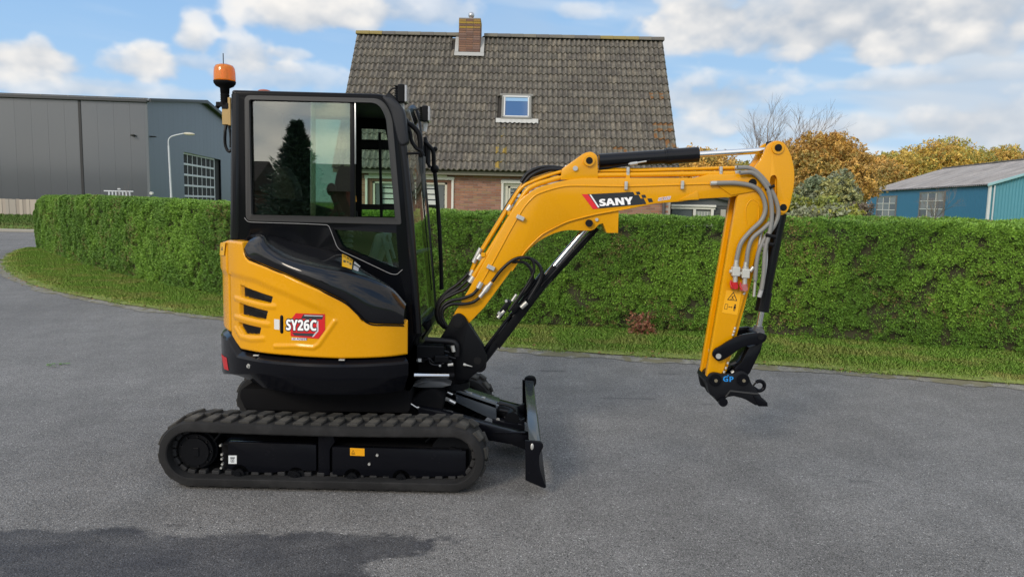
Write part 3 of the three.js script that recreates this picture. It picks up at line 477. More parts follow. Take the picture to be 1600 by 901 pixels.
// ------------------------------------------------------------------ blue corrugated building at the right
{
  const b = thing('blue_workshop', 'blue corrugated workshop with a grey fibre cement roof', 'workshop', [41.6, 0, -65.0], 0);
  b.rotation.y = -0.0965;                            // local -z runs along the side wall, +x along the gable
  const EV = 4.5, LEN = 28.2, HW = 9, RH = 7.5, PL = 1.25;
  const blue = std([0.030, 0.150, 0.270], 0.5), blueLit = std([0.085, 0.285, 0.37], 0.5);  // gable blue made brighter than the side wall: light put into the colour
  const corr = (L, fTop, y0) => { const rows = [], n = Math.round(L / 0.27); for (let i = 0; i <= n * 4; i++) { const s = i / (n * 4) * L, d = [0, 0, 0.05, 0.05][i % 4]; rows.push([[s, y0, d], [s, fTop(s), d]]); } return toCreasedNormals(gridSurface(rows), 0.4); };
  const ds = { side: THREE.DoubleSide };
  const doors = [[4.0 + 13.9, 21.3], [7.15, 12.15]].map(d => d);
  const side = corr(LEN, () => EV, PL); side.rotateY(Math.PI / 2); side.rotateY(Math.PI); side.scale(1, 1, 1);
  { const p = side.attributes.position; }
  const sw = new THREE.Group();
  // side wall: rebuilt so that s runs to -z and ridges face -x
  const sg = (() => { const g = corr(LEN, () => EV, PL), p = g.attributes.position; for (let i = 0; i < p.count; i++) { const s = p.getX(i), y = p.getY(i), d = p.getZ(i); p.setXYZ(i, -d, y, -s); } g.computeVertexNormals(); return toCreasedNormals(g, 0.4); })();
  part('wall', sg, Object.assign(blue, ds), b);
  part('wall', corr(HW * 2, s => s < HW ? lerp(EV, RH, s / HW) - 0.05 : lerp(RH, EV, (s - HW) / HW) - 0.05, 0.2), Object.assign(blueLit, ds), b, 'turquoise gable wall, its stronger light put into the brighter colour');
  part('core', [box(HW, EV / 2, -LEN / 2 - 0.1, HW * 2 - 0.5, EV - 0.2, LEN - 0.6, 0)], std([0.02, 0.03, 0.04], 0.9), b);
  part('plinth', [box(0.05, PL / 2 + 0.04, -LEN / 2, 0.3, PL + 0.06, LEN, 0.02)], std([0.50, 0.49, 0.43], 0.9), b);
  part('corner_post', [box(-0.04, EV / 2, 0.06, 0.20, EV, 0.20), box(-0.04, EV / 2, -LEN, 0.22, EV, 0.2)], std([0.62, 0.64, 0.66], 0.5), b);
  part('downpipe', cyl([0.28, 0, 0.2], [0.28, EV - 0.1, 0.2], 0.07, 0.07, 8), std([0.5, 0.55, 0.6], 0.5), b);
  part('eave_board', [box(-0.22, EV - 0.04, -LEN / 2, 0.10, 0.16, LEN + 0.5)], std([0.02, 0.028, 0.035], 0.7), b);
  // fibre cement sheets
  const sheet = (dir) => { const rows = [], n = 160; for (let i = 0; i <= n; i++) { const s = -0.35 + i / n * (LEN + 0.7), w = 0.035 * Math.sin(s / 0.177 * Math.PI); const r = []; for (let j = 0; j <= 6; j++) { const t = j / 6, x = dir > 0 ? lerp(-0.35, HW, t) : lerp(HW * 2 + 0.35, HW, t), sag = (j % 2) * 0.012; r.push([x, lerp(EV - 0.06, RH, t) + w + sag, -s]); } rows.push(r); } const g = gridSurface(rows), p = g.attributes.position, u = g.attributes.uv; for (let i = 0; i < p.count; i++) u.setXY(i, p.getZ(i) * 0.12, p.getX(i) * 0.12); return g; };
  const fibTex = tex(512, (u, v) => { const n = fbm2p(u * 9, v * 9, 9, 5, 3), st = fbm2p(u * 60, v * 5, 60, 3, 21), f = noise2p(u * 140, v * 140, 140, 2); const c = 0.60 + n * 0.14 + (st - 0.5) * 0.26 + (f - 0.5) * 0.1; return [c * 1.0, c * 0.975, c * 0.95]; });
  part('roof', [sheet(1), sheet(-1)], std([0.86, 0.84, 0.84], 0.95, { map: fibTex, side: THREE.DoubleSide }), b);
  part('ridge_cap', [box(HW, RH + 0.05, -LEN / 2, 0.5, 0.10, LEN + 0.7)], std([0.16, 0.155, 0.15], 0.9), b);
  { const g = plate([[-0.4, EV - 0.18], [HW, RH - 0.10], [HW, RH + 0.10], [-0.4, EV + 0.06]], 0, 0.08, { bev: 0.005 }); g.translate(0, 0, 0.33); part('verge_trim', g, std([0.30, 0.50, 0.56], 0.6), b); }
  for (const [z0, z1, y0, y1] of [[19.2, 24.7, 1.45, 3.72], [7.9, 13.2, 1.5, 3.98]]) {
    const w = part('shutter_door', [box(-0.07, y1 + 0.06, -(z0 + z1) / 2, 0.2, 0.12, z1 - z0 + 0.2), box(-0.08, (y0 + y1) / 2, -z0, 0.18, y1 - y0, 0.18), box(-0.08, (y0 + y1) / 2, -z1, 0.18, y1 - y0, 0.18)], std([0.17, 0.16, 0.16], 0.7), b);
    const nx = 3, ny = 3, pw = (z1 - z0) / nx, ph = (y1 - y0) / ny, bars = [];
    for (let i = 0; i <= nx; i++) bars.push(box(-0.115, (y0 + y1) / 2, -z0 - i * pw, 0.05, y1 - y0, 0.12, 0.01)); for (let j = 0; j <= ny; j++) bars.push(box(-0.117, y0 + j * ph, -(z0 + z1) / 2, 0.05, 0.10, z1 - z0, 0.01));
    part('frame', bars, std([0.55, 0.55, 0.53], 0.6), w);
    const pm = [[0.16, 0.17, 0.18], [0.10, 0.10, 0.11], [0.22, 0.22, 0.22]].map(c => phys(c, 0.25, {}));
    for (let i = 0; i < nx; i++) for (let j = 0; j < ny; j++) part('pane', box(-0.09, y0 + (j + 0.5) * ph, -z0 - (i + 0.5) * pw, 0.02, ph - 0.08, pw - 0.1, 0), pm[(i * 2 + j) % 3], w);
  }
}
// ------------------------------------------------------------------ plank fence, rack, street lamp
{
  const f = thing('plank_fence', 'weathered pale plank fence at the far left below the hall', 'fence', [-33, 0.40, -46]);
  const R = mulberry(17), tn = [[0.42, 0.36, 0.31], [0.36, 0.31, 0.27], [0.47, 0.41, 0.35], [0.39, 0.35, 0.31]].map(c => std(c, 0.92));
  for (let i = 0; i < 44; i++) part('board', box(-4.3 + i * 0.215, 0.53 + R() * 0.03, (i % 2) * 0.02, 0.205, 1.10, 0.022, 0.003), tn[Math.floor(R() * 4)], f);
  part('rail', [box(0.4, 0.2, -0.05, 9.6, 0.09, 0.05), box(0.4, 0.85, -0.05, 9.6, 0.09, 0.05)], tn[1], f);
  for (let i = 0; i < 6; i++) part('post', box(-4.2 + i * 1.85, 0.5, -0.11, 0.1, 1.1, 0.1), tn[1], f);
}
{
  const r = thing('white_rack', 'white slatted rack standing behind the hedge in front of the hall', 'rack', [-18.4, 0, -34.5]);
  part('top_rail', [box(0, 2.02, 0, 1.35, 0.05, 0.08), box(0.02, 2.12, 0, 0.12, 0.06, 0.06)], std([0.62, 0.66, 0.68], 0.5), r);
  for (let i = 0; i < 7; i++) part('slat', box(-0.45 + i * 0.16, 1.0, 0, 0.065, 2.0, 0.04), std([0.58, 0.62, 0.64], 0.5), r);
}
{
  const l = thing('street_lamp', 'slim grey street lamp with a curved arm in front of the hall', 'street lamp', [-17.55, 0, -38]);
  const h = 4.05;
  part('pole', [cyl([0, 0, 0], [-0.03, 1.9, 0], 0.075, 0.055, 12), cyl([-0.03, 1.9, 0], [-0.09, h + 0.35, 0], 0.05, 0.042, 12)], std([0.58, 0.61, 0.63], 0.45), l);
  part('arm', tube([[-0.09, h + 0.3, 0], [-0.08, h + 0.62, 0], [0.06, h + 0.80, 0], [0.45, h + 0.92, 0], [0.80, h + 0.99, 0]], 0.032, 20, 8), std([0.58, 0.61, 0.63], 0.45), l);
  const s = new THREE.SphereGeometry(1, 14, 10); s.scale(0.30, 0.075, 0.11); s.rotateZ(-0.06); s.translate(0.98, h + 0.96, 0); part('lamp_head', s, std([0.56, 0.53, 0.42], 0.5), l);
}
// houses across the road behind the camera, which the window glass and the paint mirror
{
  const build = (label, x, z, w, d, eave, ridge) => {
    const b = thing('brick_house', label, 'house', [x, 0, z]);
    part('wall', box(0, eave / 2, d / 2, w, eave, d, 0), std([0.16, 0.10, 0.07], 0.9), b);
    const g = plate([[-d / 2 - 0.3, 0], [d / 2 + 0.3, 0], [0, ridge - eave]], -w / 2 - 0.2, w / 2 + 0.2, { bev: 0 }); g.rotateY(Math.PI / 2); g.translate(0, eave - 0.02, d / 2);
    part('roof', g, std([0.07, 0.055, 0.048], 0.9), b); return b;
  };
  build('low house across the road behind the camera, mirrored at the left of the cab window', -25.2, 46, 10.4, 9, 2.5, 4.9);
  build('long dark terrace behind the camera, mirrored in the wall of the hall', -62, 46, 44, 9, 4.6, 6.6);
  build('second low house behind the camera, half behind the mirrored conifer', -14.6, 50, 7.0, 9, 2.6, 5.0);
}

// ------------------------------------------------------------------ hedges, trees and shrubs
function sprigGeometry(R, n, len, w, spread = 1) {       // a spray of small folded leaves
  const pos = [], nor = [], a = V3(), b = V3(), c = V3();
  for (let k = 0; k < n; k++) {
    const dir = V3((R() - 0.5) * 1.7 * spread, (R() - 0.5) * 1.5 * spread + 0.2, 0.5 + R() * 0.6).normalize(), side = V3(R() - 0.5, R() - 0.5, R() - 0.5).cross(dir).normalize(), up = side.clone().cross(dir);
    const o = V3((R() - 0.5) * len, (R() - 0.5) * len, (R() - 0.5) * len * 0.5), l = len * (0.6 + 0.6 * R()), ww = w * (0.7 + 0.6 * R());
    const tip = o.clone().addScaledVector(dir, l), m0 = o.clone().addScaledVector(dir, l * 0.5);
    const s1 = m0.clone().addScaledVector(side, ww).addScaledVector(up, ww * 0.35), s2 = m0.clone().addScaledVector(side, -ww).addScaledVector(up, ww * 0.35);
    for (const [p, q, r] of [[o, s1, tip], [o, tip, s2]]) { b.copy(q).sub(p); c.copy(r).sub(p); a.copy(b).cross(c).normalize(); for (const t of [p, q, r]) { pos.push(t.x, t.y, t.z); nor.push(a.x, a.y, a.z); } }
  }
  const g = new THREE.BufferGeometry(); g.setAttribute('position', new THREE.Float32BufferAttribute(pos, 3)); g.setAttribute('normal', new THREE.Float32BufferAttribute(nor, 3)); return g;
}
const leafMat = std(0xffffff, 0.55, { side: THREE.DoubleSide });
const ZAX = V3(0, 0, 1);
function makeHedge(name, label, curve, depth, heightAt, count, seed, size, colour) {
  const R = mulberry(seed), L = curve.getLength(), root = thing(name, label, 'hedge', [curve.getPoint(0.5).x, 0, curve.getPoint(0.5).z]);
  const o = root.position, N = 90;
  const frames = []; for (let i = 0; i <= N; i++) { const t = i / N, p = curve.getPointAt(t), T = curve.getTangentAt(t); frames.push({ p, n: V3(-T.z, 0, T.x).multiplyScalar(1), h: heightAt(t) }); }
  if (frames[45].n.z < 0) frames.forEach(f => f.n.negate());
  // dark twiggy core
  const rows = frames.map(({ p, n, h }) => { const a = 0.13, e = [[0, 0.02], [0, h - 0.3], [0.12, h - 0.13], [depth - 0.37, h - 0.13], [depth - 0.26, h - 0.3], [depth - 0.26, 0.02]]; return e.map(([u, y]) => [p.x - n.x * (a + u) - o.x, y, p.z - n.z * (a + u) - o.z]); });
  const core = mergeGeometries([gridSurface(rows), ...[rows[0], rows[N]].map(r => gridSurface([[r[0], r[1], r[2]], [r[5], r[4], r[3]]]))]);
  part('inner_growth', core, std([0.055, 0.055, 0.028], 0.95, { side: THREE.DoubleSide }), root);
  const stems = []; for (let i = 0; i < L * 3.2; i++) { const f = frames[Math.floor(R() * N)], u = 0.2 + R() * (depth - 0.4); const bx = f.p.x - f.n.x * u - o.x, bz = f.p.z - f.n.z * u - o.z; stems.push(cyl([bx, 0, bz], [bx + (R() - 0.5) * 0.2, 0.7, bz + (R() - 0.5) * 0.2], 0.018, 0.010, 5)); }
  part('stem', stems, std([0.09, 0.065, 0.045], 0.9), root).userData.kind = 'stuff';
  const geo = sprigGeometry(R, 7, size, size * 0.16), im = new THREE.InstancedMesh(geo, leafMat, count); im.name = 'foliage';
  const m = new THREE.Matrix4(), q = new THREE.Quaternion(), q2 = new THREE.Quaternion(), c = new THREE.Color(), P = V3(), Nn = V3();
  const endL = depth * 1.3;
  for (let k = 0; k < count;) {
    // where on the skin: front face, rounded shoulder, top, back or the two ends
    let t, u, y, nx, ny, nz; const pick = R(), r = 0.13;
    t = pick < 0.06 ? 1 : R(); const fi = Math.min(N - 1, Math.floor(t * N)), ff = t * N - fi, A = frames[fi], B = frames[fi + 1];
    const px = lerp(A.p.x, B.p.x, ff), pz = lerp(A.p.z, B.p.z, ff), fn = A.n.clone().lerp(B.n, ff), h = lerp(A.h, B.h, ff) + (fbm3(t * L * 0.9, 4, seed, 3) - 0.5) * 0.05;
    if (pick < 0.06) {                                 // rounded far end
      const a = R() * Math.PI, rr = depth / 2; y = R() * h; const T = curve.getTangentAt(1);
      nx = fn.x * Math.cos(a) + T.x * Math.sin(a); nz = fn.z * Math.cos(a) + T.z * Math.sin(a); ny = y > h - 0.15 ? 0.7 : 0;
      P.set(px - fn.x * rr + nx * rr, y, pz - fn.z * rr + nz * rr);
      if (y > h - 0.12) { const s = 1 - (y - h + 0.12) * 1.5; P.set(px - fn.x * rr + nx * rr * s, y, pz - fn.z * rr + nz * rr * s); }
    } else {
      const tot = h + depth + 0.5, d = R() * tot;
      if (d < h - r) { u = 0; y = d; nx = fn.x; ny = 0.05; nz = fn.z; }
      else if (d < h + r) { const a = (d - h + r) / (2 * r) * Math.PI / 2; u = r - r * Math.cos(a); y = h - r + r * Math.sin(a); nx = fn.x * Math.cos(a); nz = fn.z * Math.cos(a); ny = Math.sin(a); }
      else if (d < h + depth - r) { u = d - h; y = h; nx = fn.x * 0.05; nz = fn.z * 0.05; ny = 1; }
      else { u = depth; y = h * (1 - Math.pow(R(), 1.5) * 0.6); nx = -fn.x; nz = -fn.z; ny = 0; }
      P.set(px - fn.x * u, y, pz - fn.z * u);
    }
    const lump = fbm3(P.x * 3.2 + seed, P.y * 3.6, P.z * 3.2, 3), hole = fbm3(P.x * 6.5, P.y * 6.5 + 7, P.z * 6.5, 2), low = sstep(0.45, 0.05, P.y);
    if (hole > 0.60 + 0.1 * R() - low * 0.12) { if (R() < 0.8) continue; }
    const depthIn = (lump - 0.55) * 0.13 - R() * R() * 0.08 - low * 0.07 * R() - (hole > 0.58 ? 0.05 : 0);
    Nn.set(nx, ny, nz).normalize(); P.addScaledVector(Nn, depthIn); P.y = Math.max(P.y, 0.05);
    P.sub(o);
    q.setFromUnitVectors(ZAX, Nn); q2.setFromAxisAngle(ZAX, R() * 6.283); q.multiply(q2);
    const s = 0.55 + 0.7 * R(); m.compose(P, q, V3(s, s, s)); im.setMatrixAt(k, m);
    colour(c, R, P, ny, lump, low, t); im.setColorAt(k, c); k++;
  }
  im.castShadow = im.receiveShadow = true; im.userData.kind = 'stuff'; root.add(im);
  return root;
}
const hedgeColour = (c, R, P, ny, lump, low, t) => {
  const patch = fbm3(P.x * 0.9 + 31, P.y * 1.1, P.z * 0.9, 3), br = fbm3(P.x * 1.7, P.y * 1.9 + 50, P.z * 1.7, 3), l = (0.68 + 0.64 * R()) * (0.85 + 0.4 * patch);
  const fresh = clamp((R() < 0.16 ? 0.6 : 0) + sstep(0.48, 0.66, patch) * 0.4);
  let r = lerp(0.124, 0.24, fresh), g = lerp(0.250, 0.41, fresh), b = lerp(0.032, 0.048, fresh);
  if (br > 0.6 && R() < 0.16) { r = 0.24; g = 0.18; b = 0.07; }
  c.setRGB(r * l, g * l, b * l);
};
makeHedge('hedge', 'long clipped green hedge curving along the verge behind the excavator', hedgeCurve, 0.95, t => { const x = t; return x < 0.2 ? 1.63 : x < 0.45 ? 1.615 : x < 0.7 ? lerp(1.615, 1.73, (x - 0.45) / 0.25) : x < 0.965 ? 1.73 : 1.73 - 0.38 * Math.pow((x - 0.965) / 0.035, 2); }, 240000, 21, 0.036, hedgeColour);
makeHedge('hedge', 'second clipped hedge farther back at the right, below the blue building', new THREE.CatmullRomCurve3([V3(22, 0, -10.5), V3(14, 0, -12.8), V3(8.5, 0, -14.2), V3(6.6, 0, -14.7)]), 1.0, () => 1.64, 26000, 22, 0.06, hedgeColour);
// red-leaved shoot at the foot of the hedge
{
  const R = mulberry(31), [hx, hz] = [1.764, -9.939], root = thing('red_shrub', 'small red-brown leaved shoot at the foot of the hedge', 'shrub', [hx, 0.03, hz + 0.05]);
  const st = []; for (let i = 0; i < 9; i++) st.push(tube([[0, 0, 0], [(R() - 0.5) * 0.2, 0.14, R() * 0.05], [(R() - 0.5) * 0.42, 0.2 + R() * 0.16, R() * 0.1]], 0.004, 6, 4)); part('stem', st, std([0.12, 0.06, 0.04], 0.8), root);
  const im = new THREE.InstancedMesh(sprigGeometry(R, 6, 0.06, 0.012), leafMat, 50), m = new THREE.Matrix4(), c = new THREE.Color(); im.name = 'foliage';
  for (let k = 0; k < 50; k++) { m.makeRotationFromEuler(new THREE.Euler(R() * 3, R() * 6, R() * 3)); m.setPosition((R() - 0.5) * 0.34, 0.03 + R() * 0.3 * (1 - Math.abs(R() - 0.5)), 0.02 + R() * 0.1); im.setMatrixAt(k, m); c.setRGB(0.22 + R() * 0.10, 0.09 + R() * 0.05, 0.06); im.setColorAt(k, c); }
  im.userData.kind = 'stuff'; root.add(im);
}
const barkMat = std([0.10, 0.085, 0.068], 0.95);
// broadleaf tree: tapered trunk, limbs, and a crown of many leaf sprays gathered round the limb ends
function makeTree({ name = 'tree', label, category = 'tree', x, z, y0 = 0, h, rx, rz = rx, base = 0.25, lobes = 34, per = 280, leaf = 0.24, seed, cols, gap = 0.5, group }) {
  const R = mulberry(seed), root = thing(name, label, category, [x, y0, z], 0, group), wood = [], ends = [];
  const trunkTop = h * 0.62; wood.push(tube([[0, 0, 0], [(R() - 0.5) * 0.2, trunkTop * 0.5, (R() - 0.5) * 0.2], [(R() - 0.5) * 0.5, trunkTop, (R() - 0.5) * 0.5]], h * 0.014, 10, 7));
  wood.push(cyl([0, -0.1, 0], [0, h * 0.25, 0], h * 0.024, h * 0.014, 8));
  for (let i = 0; i < lobes; i++) {
    const a = i * 2.4 + R(), v = 1 - (i + 0.5) / lobes * 2, rr = Math.sqrt(1 - v * v), f = 0.50 + 0.48 * R();
    const e = V3(Math.cos(a) * rr * rx * f, h * (base + (1 - base) * (0.5 + v * 0.42 * (0.85 + 0.2 * R()))), Math.sin(a) * rr * rz * f); ends.push(e);
    wood.push(tube([[0, h * (0.18 + 0.35 * R()), 0], [e.x * 0.45, lerp(h * 0.4, e.y, 0.55), e.z * 0.45], [e.x, e.y, e.z]], h * 0.0045, 7, 5));
  }
  part('trunk', wood, barkMat, root);
  const N = lobes * per, im = new THREE.InstancedMesh(sprigGeometry(R, 8, leaf, leaf * 0.22, 1.6), leafMat, N); im.name = 'crown';
  const m = new THREE.Matrix4(), q = new THREE.Quaternion(), c = new THREE.Color(), eu = new THREE.Euler(); let k = 0;
  for (const e of ends) {
    const s = (0.24 + 0.24 * R()), tone = R(), cc = cols[Math.floor(R() * cols.length)];
    for (let j = 0; j < per; j++) {
      let a, b, d; do { a = R() * 2 - 1; b = R() * 2 - 1; d = R() * 2 - 1; } while (a * a + b * b + d * d > 1);
      const w = 0.72 + 0.55 * fbm3(e.x + a * 2, e.y + b * 2, e.z + d * 2 + seed, 2);
      const p = V3(e.x + a * rx * s * w * 1.25, e.y + b * h * (1 - base) * 0.5 * s * w * 0.95, e.z + d * rz * s * w * 1.25);
      if (p.y < h * base * 0.7) p.y = h * base * 0.7 + R() * 0.4;
      if (fbm3(p.x * 0.9, p.y * 0.9, p.z * 0.9 + seed, 2) < gap * 0.72 && R() < 0.8) { p.lerp(e, 0.6); }
      eu.set(R() * 6.28, R() * 6.28, R() * 6.28); q.setFromEuler(eu); const sc = 0.5 + 0.8 * R(); m.compose(p, q, V3(sc, sc, sc)); im.setMatrixAt(k, m);
      const alt = R() < 0.25 ? cols[Math.floor(R() * cols.length)] : cc, l = (0.65 + 0.6 * R()) * (0.85 + 0.3 * tone); c.setRGB(alt[0] * l, alt[1] * l, alt[2] * l); im.setColorAt(k, c); k++;
    }
  }
  im.castShadow = im.receiveShadow = true; im.userData.kind = 'stuff'; root.add(im); return root;
}
const ORANGE = [[0.58, 0.33, 0.08], [0.66, 0.40, 0.09], [0.50, 0.31, 0.08], [0.44, 0.33, 0.09]], GOLD = [[0.66, 0.46, 0.09], [0.60, 0.44, 0.09], [0.44, 0.41, 0.10], [0.34, 0.36, 0.10], [0.62, 0.39, 0.09]], OLIVE = [[0.17, 0.18, 0.05], [0.13, 0.15, 0.05], [0.24, 0.22, 0.05]], SAGE = [[0.26, 0.29, 0.18], [0.20, 0.25, 0.15], [0.30, 0.32, 0.20]], YELLOW = [[0.46, 0.42, 0.07], [0.36, 0.37, 0.06], [0.26, 0.30, 0.06]];
// [pixel-free placements: x, z, height, crown radius]
const treeAt = (px, d, top, o) => makeTree({ x: px, z: -d, h: top, ...o });
treeAt(23.3, 56, 7.3, { rx: 3.3, base: 0.2, seed: 41, cols: ORANGE, lobes: 44, per: 300, label: 'rust orange tree just right of the raised arm of the excavator' });
treeAt(18.9, 64, 5.9, { rx: 3.2, base: 0.15, seed: 42, cols: GOLD, label: 'golden tree seen behind the hydraulic ram of the boom' });
treeAt(14.6, 60, 6.6, { rx: 2.8, base: 0.15, seed: 43, cols: ORANGE, label: 'orange tree close beside the right edge of the tiled roof' });
treeAt(50.2, 108, 9.6, { rx: 6.0, base: 0.12, seed: 44, cols: ORANGE, lobes: 42, leaf: 0.36, per: 300, label: 'brown-orange tree at the left end of the blue building, leftmost of the row', group: 'autumn trees behind the blue building' });
treeAt(57.5, 112, 10.7, { rx: 5.6, base: 0.12, seed: 45, cols: GOLD, lobes: 42, leaf: 0.36, per: 300, label: 'golden tree second from the left behind the blue building', group: 'autumn trees behind the blue building' });
treeAt(64.6, 112, 12.6, { rx: 6.4, base: 0.12, seed: 46, cols: GOLD, lobes: 46, leaf: 0.36, per: 300, label: 'tallest golden tree above the ridge of the blue building', group: 'autumn trees behind the blue building' });
treeAt(72.8, 112, 11.6, { rx: 5.6, base: 0.12, seed: 47, cols: GOLD, lobes: 42, leaf: 0.36, per: 300, label: 'golden tree to the right of the tallest one, over the blue roof', group: 'autumn trees behind the blue building' });
treeAt(80.5, 110, 12.4, { rx: 5.8, base: 0.12, seed: 48, cols: ORANGE, lobes: 40, per: 170, leaf: 0.36, gap: 0.65, label: 'thinning orange tree at the right end of the row behind the blue roof', group: 'autumn trees behind the blue building' });
treeAt(21.4, 50, 4.3, { name: 'grey_green_shrub', category: 'shrub', rx: 1.9, base: 0.05, seed: 51, cols: [...SAGE, [0.34, 0.33, 0.12], [0.28, 0.30, 0.12]], leaf: 0.26, lobes: 18, label: 'grey-green bush in front of the rust orange tree' });
treeAt(16.9, 42, 2.6, { name: 'yellow_shrub', category: 'shrub', rx: 2.1, base: 0.02, seed: 52, cols: [...YELLOW, ...SAGE], leaf: 0.22, lobes: 16, label: 'yellow-green bush to the right of the arm, above the hedge' });
treeAt(8.0, 25, 2.55, { name: 'yellow_shrub', category: 'shrub', rx: 0.9, base: 0.02, seed: 53, cols: [...YELLOW, [0.33, 0.22, 0.05]], leaf: 0.14, lobes: 14, per: 150, label: 'yellow bush beside the dark shed, left of the arm' });
treeAt(25.4, 58, 4.7, { name: 'dark_bush', category: 'shrub', rx: 1.1, base: 0.02, seed: 54, cols: [[0.03, 0.055, 0.03], [0.045, 0.07, 0.035]], leaf: 0.26, lobes: 16, label: 'dark evergreen bush left of the blue building' });
treeAt(28.4, 66, 6.0, { name: 'grey_green_shrub', category: 'shrub', rx: 1.5, base: 0.05, seed: 55, cols: SAGE, leaf: 0.3, lobes: 14, per: 150, label: 'thin grey-green tree between the dark bush and the blue building' });
treeAt(21.0, 46, 2.3, { name: 'twiggy_shrub', category: 'shrub', rx: 2.0, base: 0.02, seed: 56, cols: [[0.22, 0.17, 0.13], [0.18, 0.14, 0.10]], leaf: 0.16, lobes: 14, per: 120, label: 'brownish leafless bush low beside the blue building' });
// bare trees
function bareTree({ name = 'bare_tree', label, category = 'tree', x, z, y0 = 0, h, seed, spread = 0.5, levels = 5, r0 = h * 0.016 }) {
  const R = mulberry(seed), root = thing(name, label, category, [x, y0, z]), big = [], small = [];
  const grow = (p, d, len, r, lv) => {
    const e = p.clone().addScaledVector(d, len); (lv > 2 ? small : big).push(cyl(p, e, r, r * 0.66, lv > 2 ? 4 : 6));
    if (lv >= levels) return;
    const n = lv < 1 ? 4 : 3; for (let i = 0; i < n; i++) { const nd = d.clone().addScaledVector(V3(R() - 0.5, R() - 0.35, R() - 0.5), spread * 2.2).normalize(); if (nd.y < -0.1) nd.y = 0.1; grow(i ? p.clone().lerp(e, 0.45 + 0.5 * R()) : e, nd, len * (0.62 + 0.24 * R()), r * 0.6, lv + 1); }
  };
  grow(V3(0, 0, 0), V3((R() - 0.5) * 0.15, 1, 0).normalize(), h * 0.30, r0, 0);
  part('trunk', big, barkMat, root); part('twig', small, std([0.24, 0.195, 0.165], 0.95), root).userData.kind = 'stuff'; return root;
}
bareTree({ x: 21.2, z: -60, h: 12.0, seed: 4, spread: 0.58, levels: 6, r0: 0.12, label: 'leafless tree with fine twigs rising above the end of the arm' });
bareTree({ name: 'bare_shrub', category: 'shrub', x: 33.0, z: -58, h: 4.4, seed: 9, spread: 0.62, levels: 5, r0: 0.045, label: 'leafless shrub in front of the blue wall, right of the second shutter door' });
bareTree({ name: 'bare_shrub', category: 'shrub', x: -17.6, z: -34, h: 2.6, seed: 12, spread: 0.6, levels: 5, r0: 0.02, label: 'bare twiggy shrub behind the hedge in front of the dark hall' });
// conifers: whorls of drooping sprays
function conifer({ label, x, z, h, r, seed }) {
  const R = mulberry(seed), root = thing('conifer', label, 'tree', [x, 0, z]); part('trunk', cyl([0, 0, 0], [0, h, 0], h * 0.02, 0.01, 8), barkMat, root);
  const N = 5200, im = new THREE.InstancedMesh(sprigGeometry(R, 7, 0.26, 0.026, 0.9), leafMat, N), m = new THREE.Matrix4(), q = new THREE.Quaternion(), c = new THREE.Color(); im.name = 'crown';
  for (let k = 0; k < N; k++) { const tt = Math.pow(R(), 1.5), y = h * (0.08 + 0.92 * tt), a = R() * 6.283, tier = 0.80 + 0.20 * Math.sin(y * 13 + a * 2 + Math.sin(a * 3) * 2), rr = r * Math.pow(1 - tt, 0.92) * tier * (0.35 + 1.25 * fbm3(Math.cos(a) * 3.5, y * 3.2, Math.sin(a) * 3.5 + seed, 2)) * Math.pow(R(), 0.5); const d = V3(Math.cos(a), -0.15 + 0.4 * R(), Math.sin(a)).normalize(); q.setFromUnitVectors(ZAX, d); const s = 0.6 + 0.8 * R(); m.compose(V3(Math.cos(a) * rr, y - rr * 0.12, Math.sin(a) * rr), q, V3(s, s, s)); im.setMatrixAt(k, m); const l = 0.5 + 1.0 * R(); c.setRGB(0.10 * l, 0.155 * l, 0.105 * l); im.setColorAt(k, c); }
  im.castShadow = im.receiveShadow = true; im.userData.kind = 'stuff'; root.add(im);
}
conifer({ x: -11.75, z: 30.6, h: 5.9, r: 2.5, seed: 61, label: 'dark conifer across the road, mirrored in the side window of the cab' });

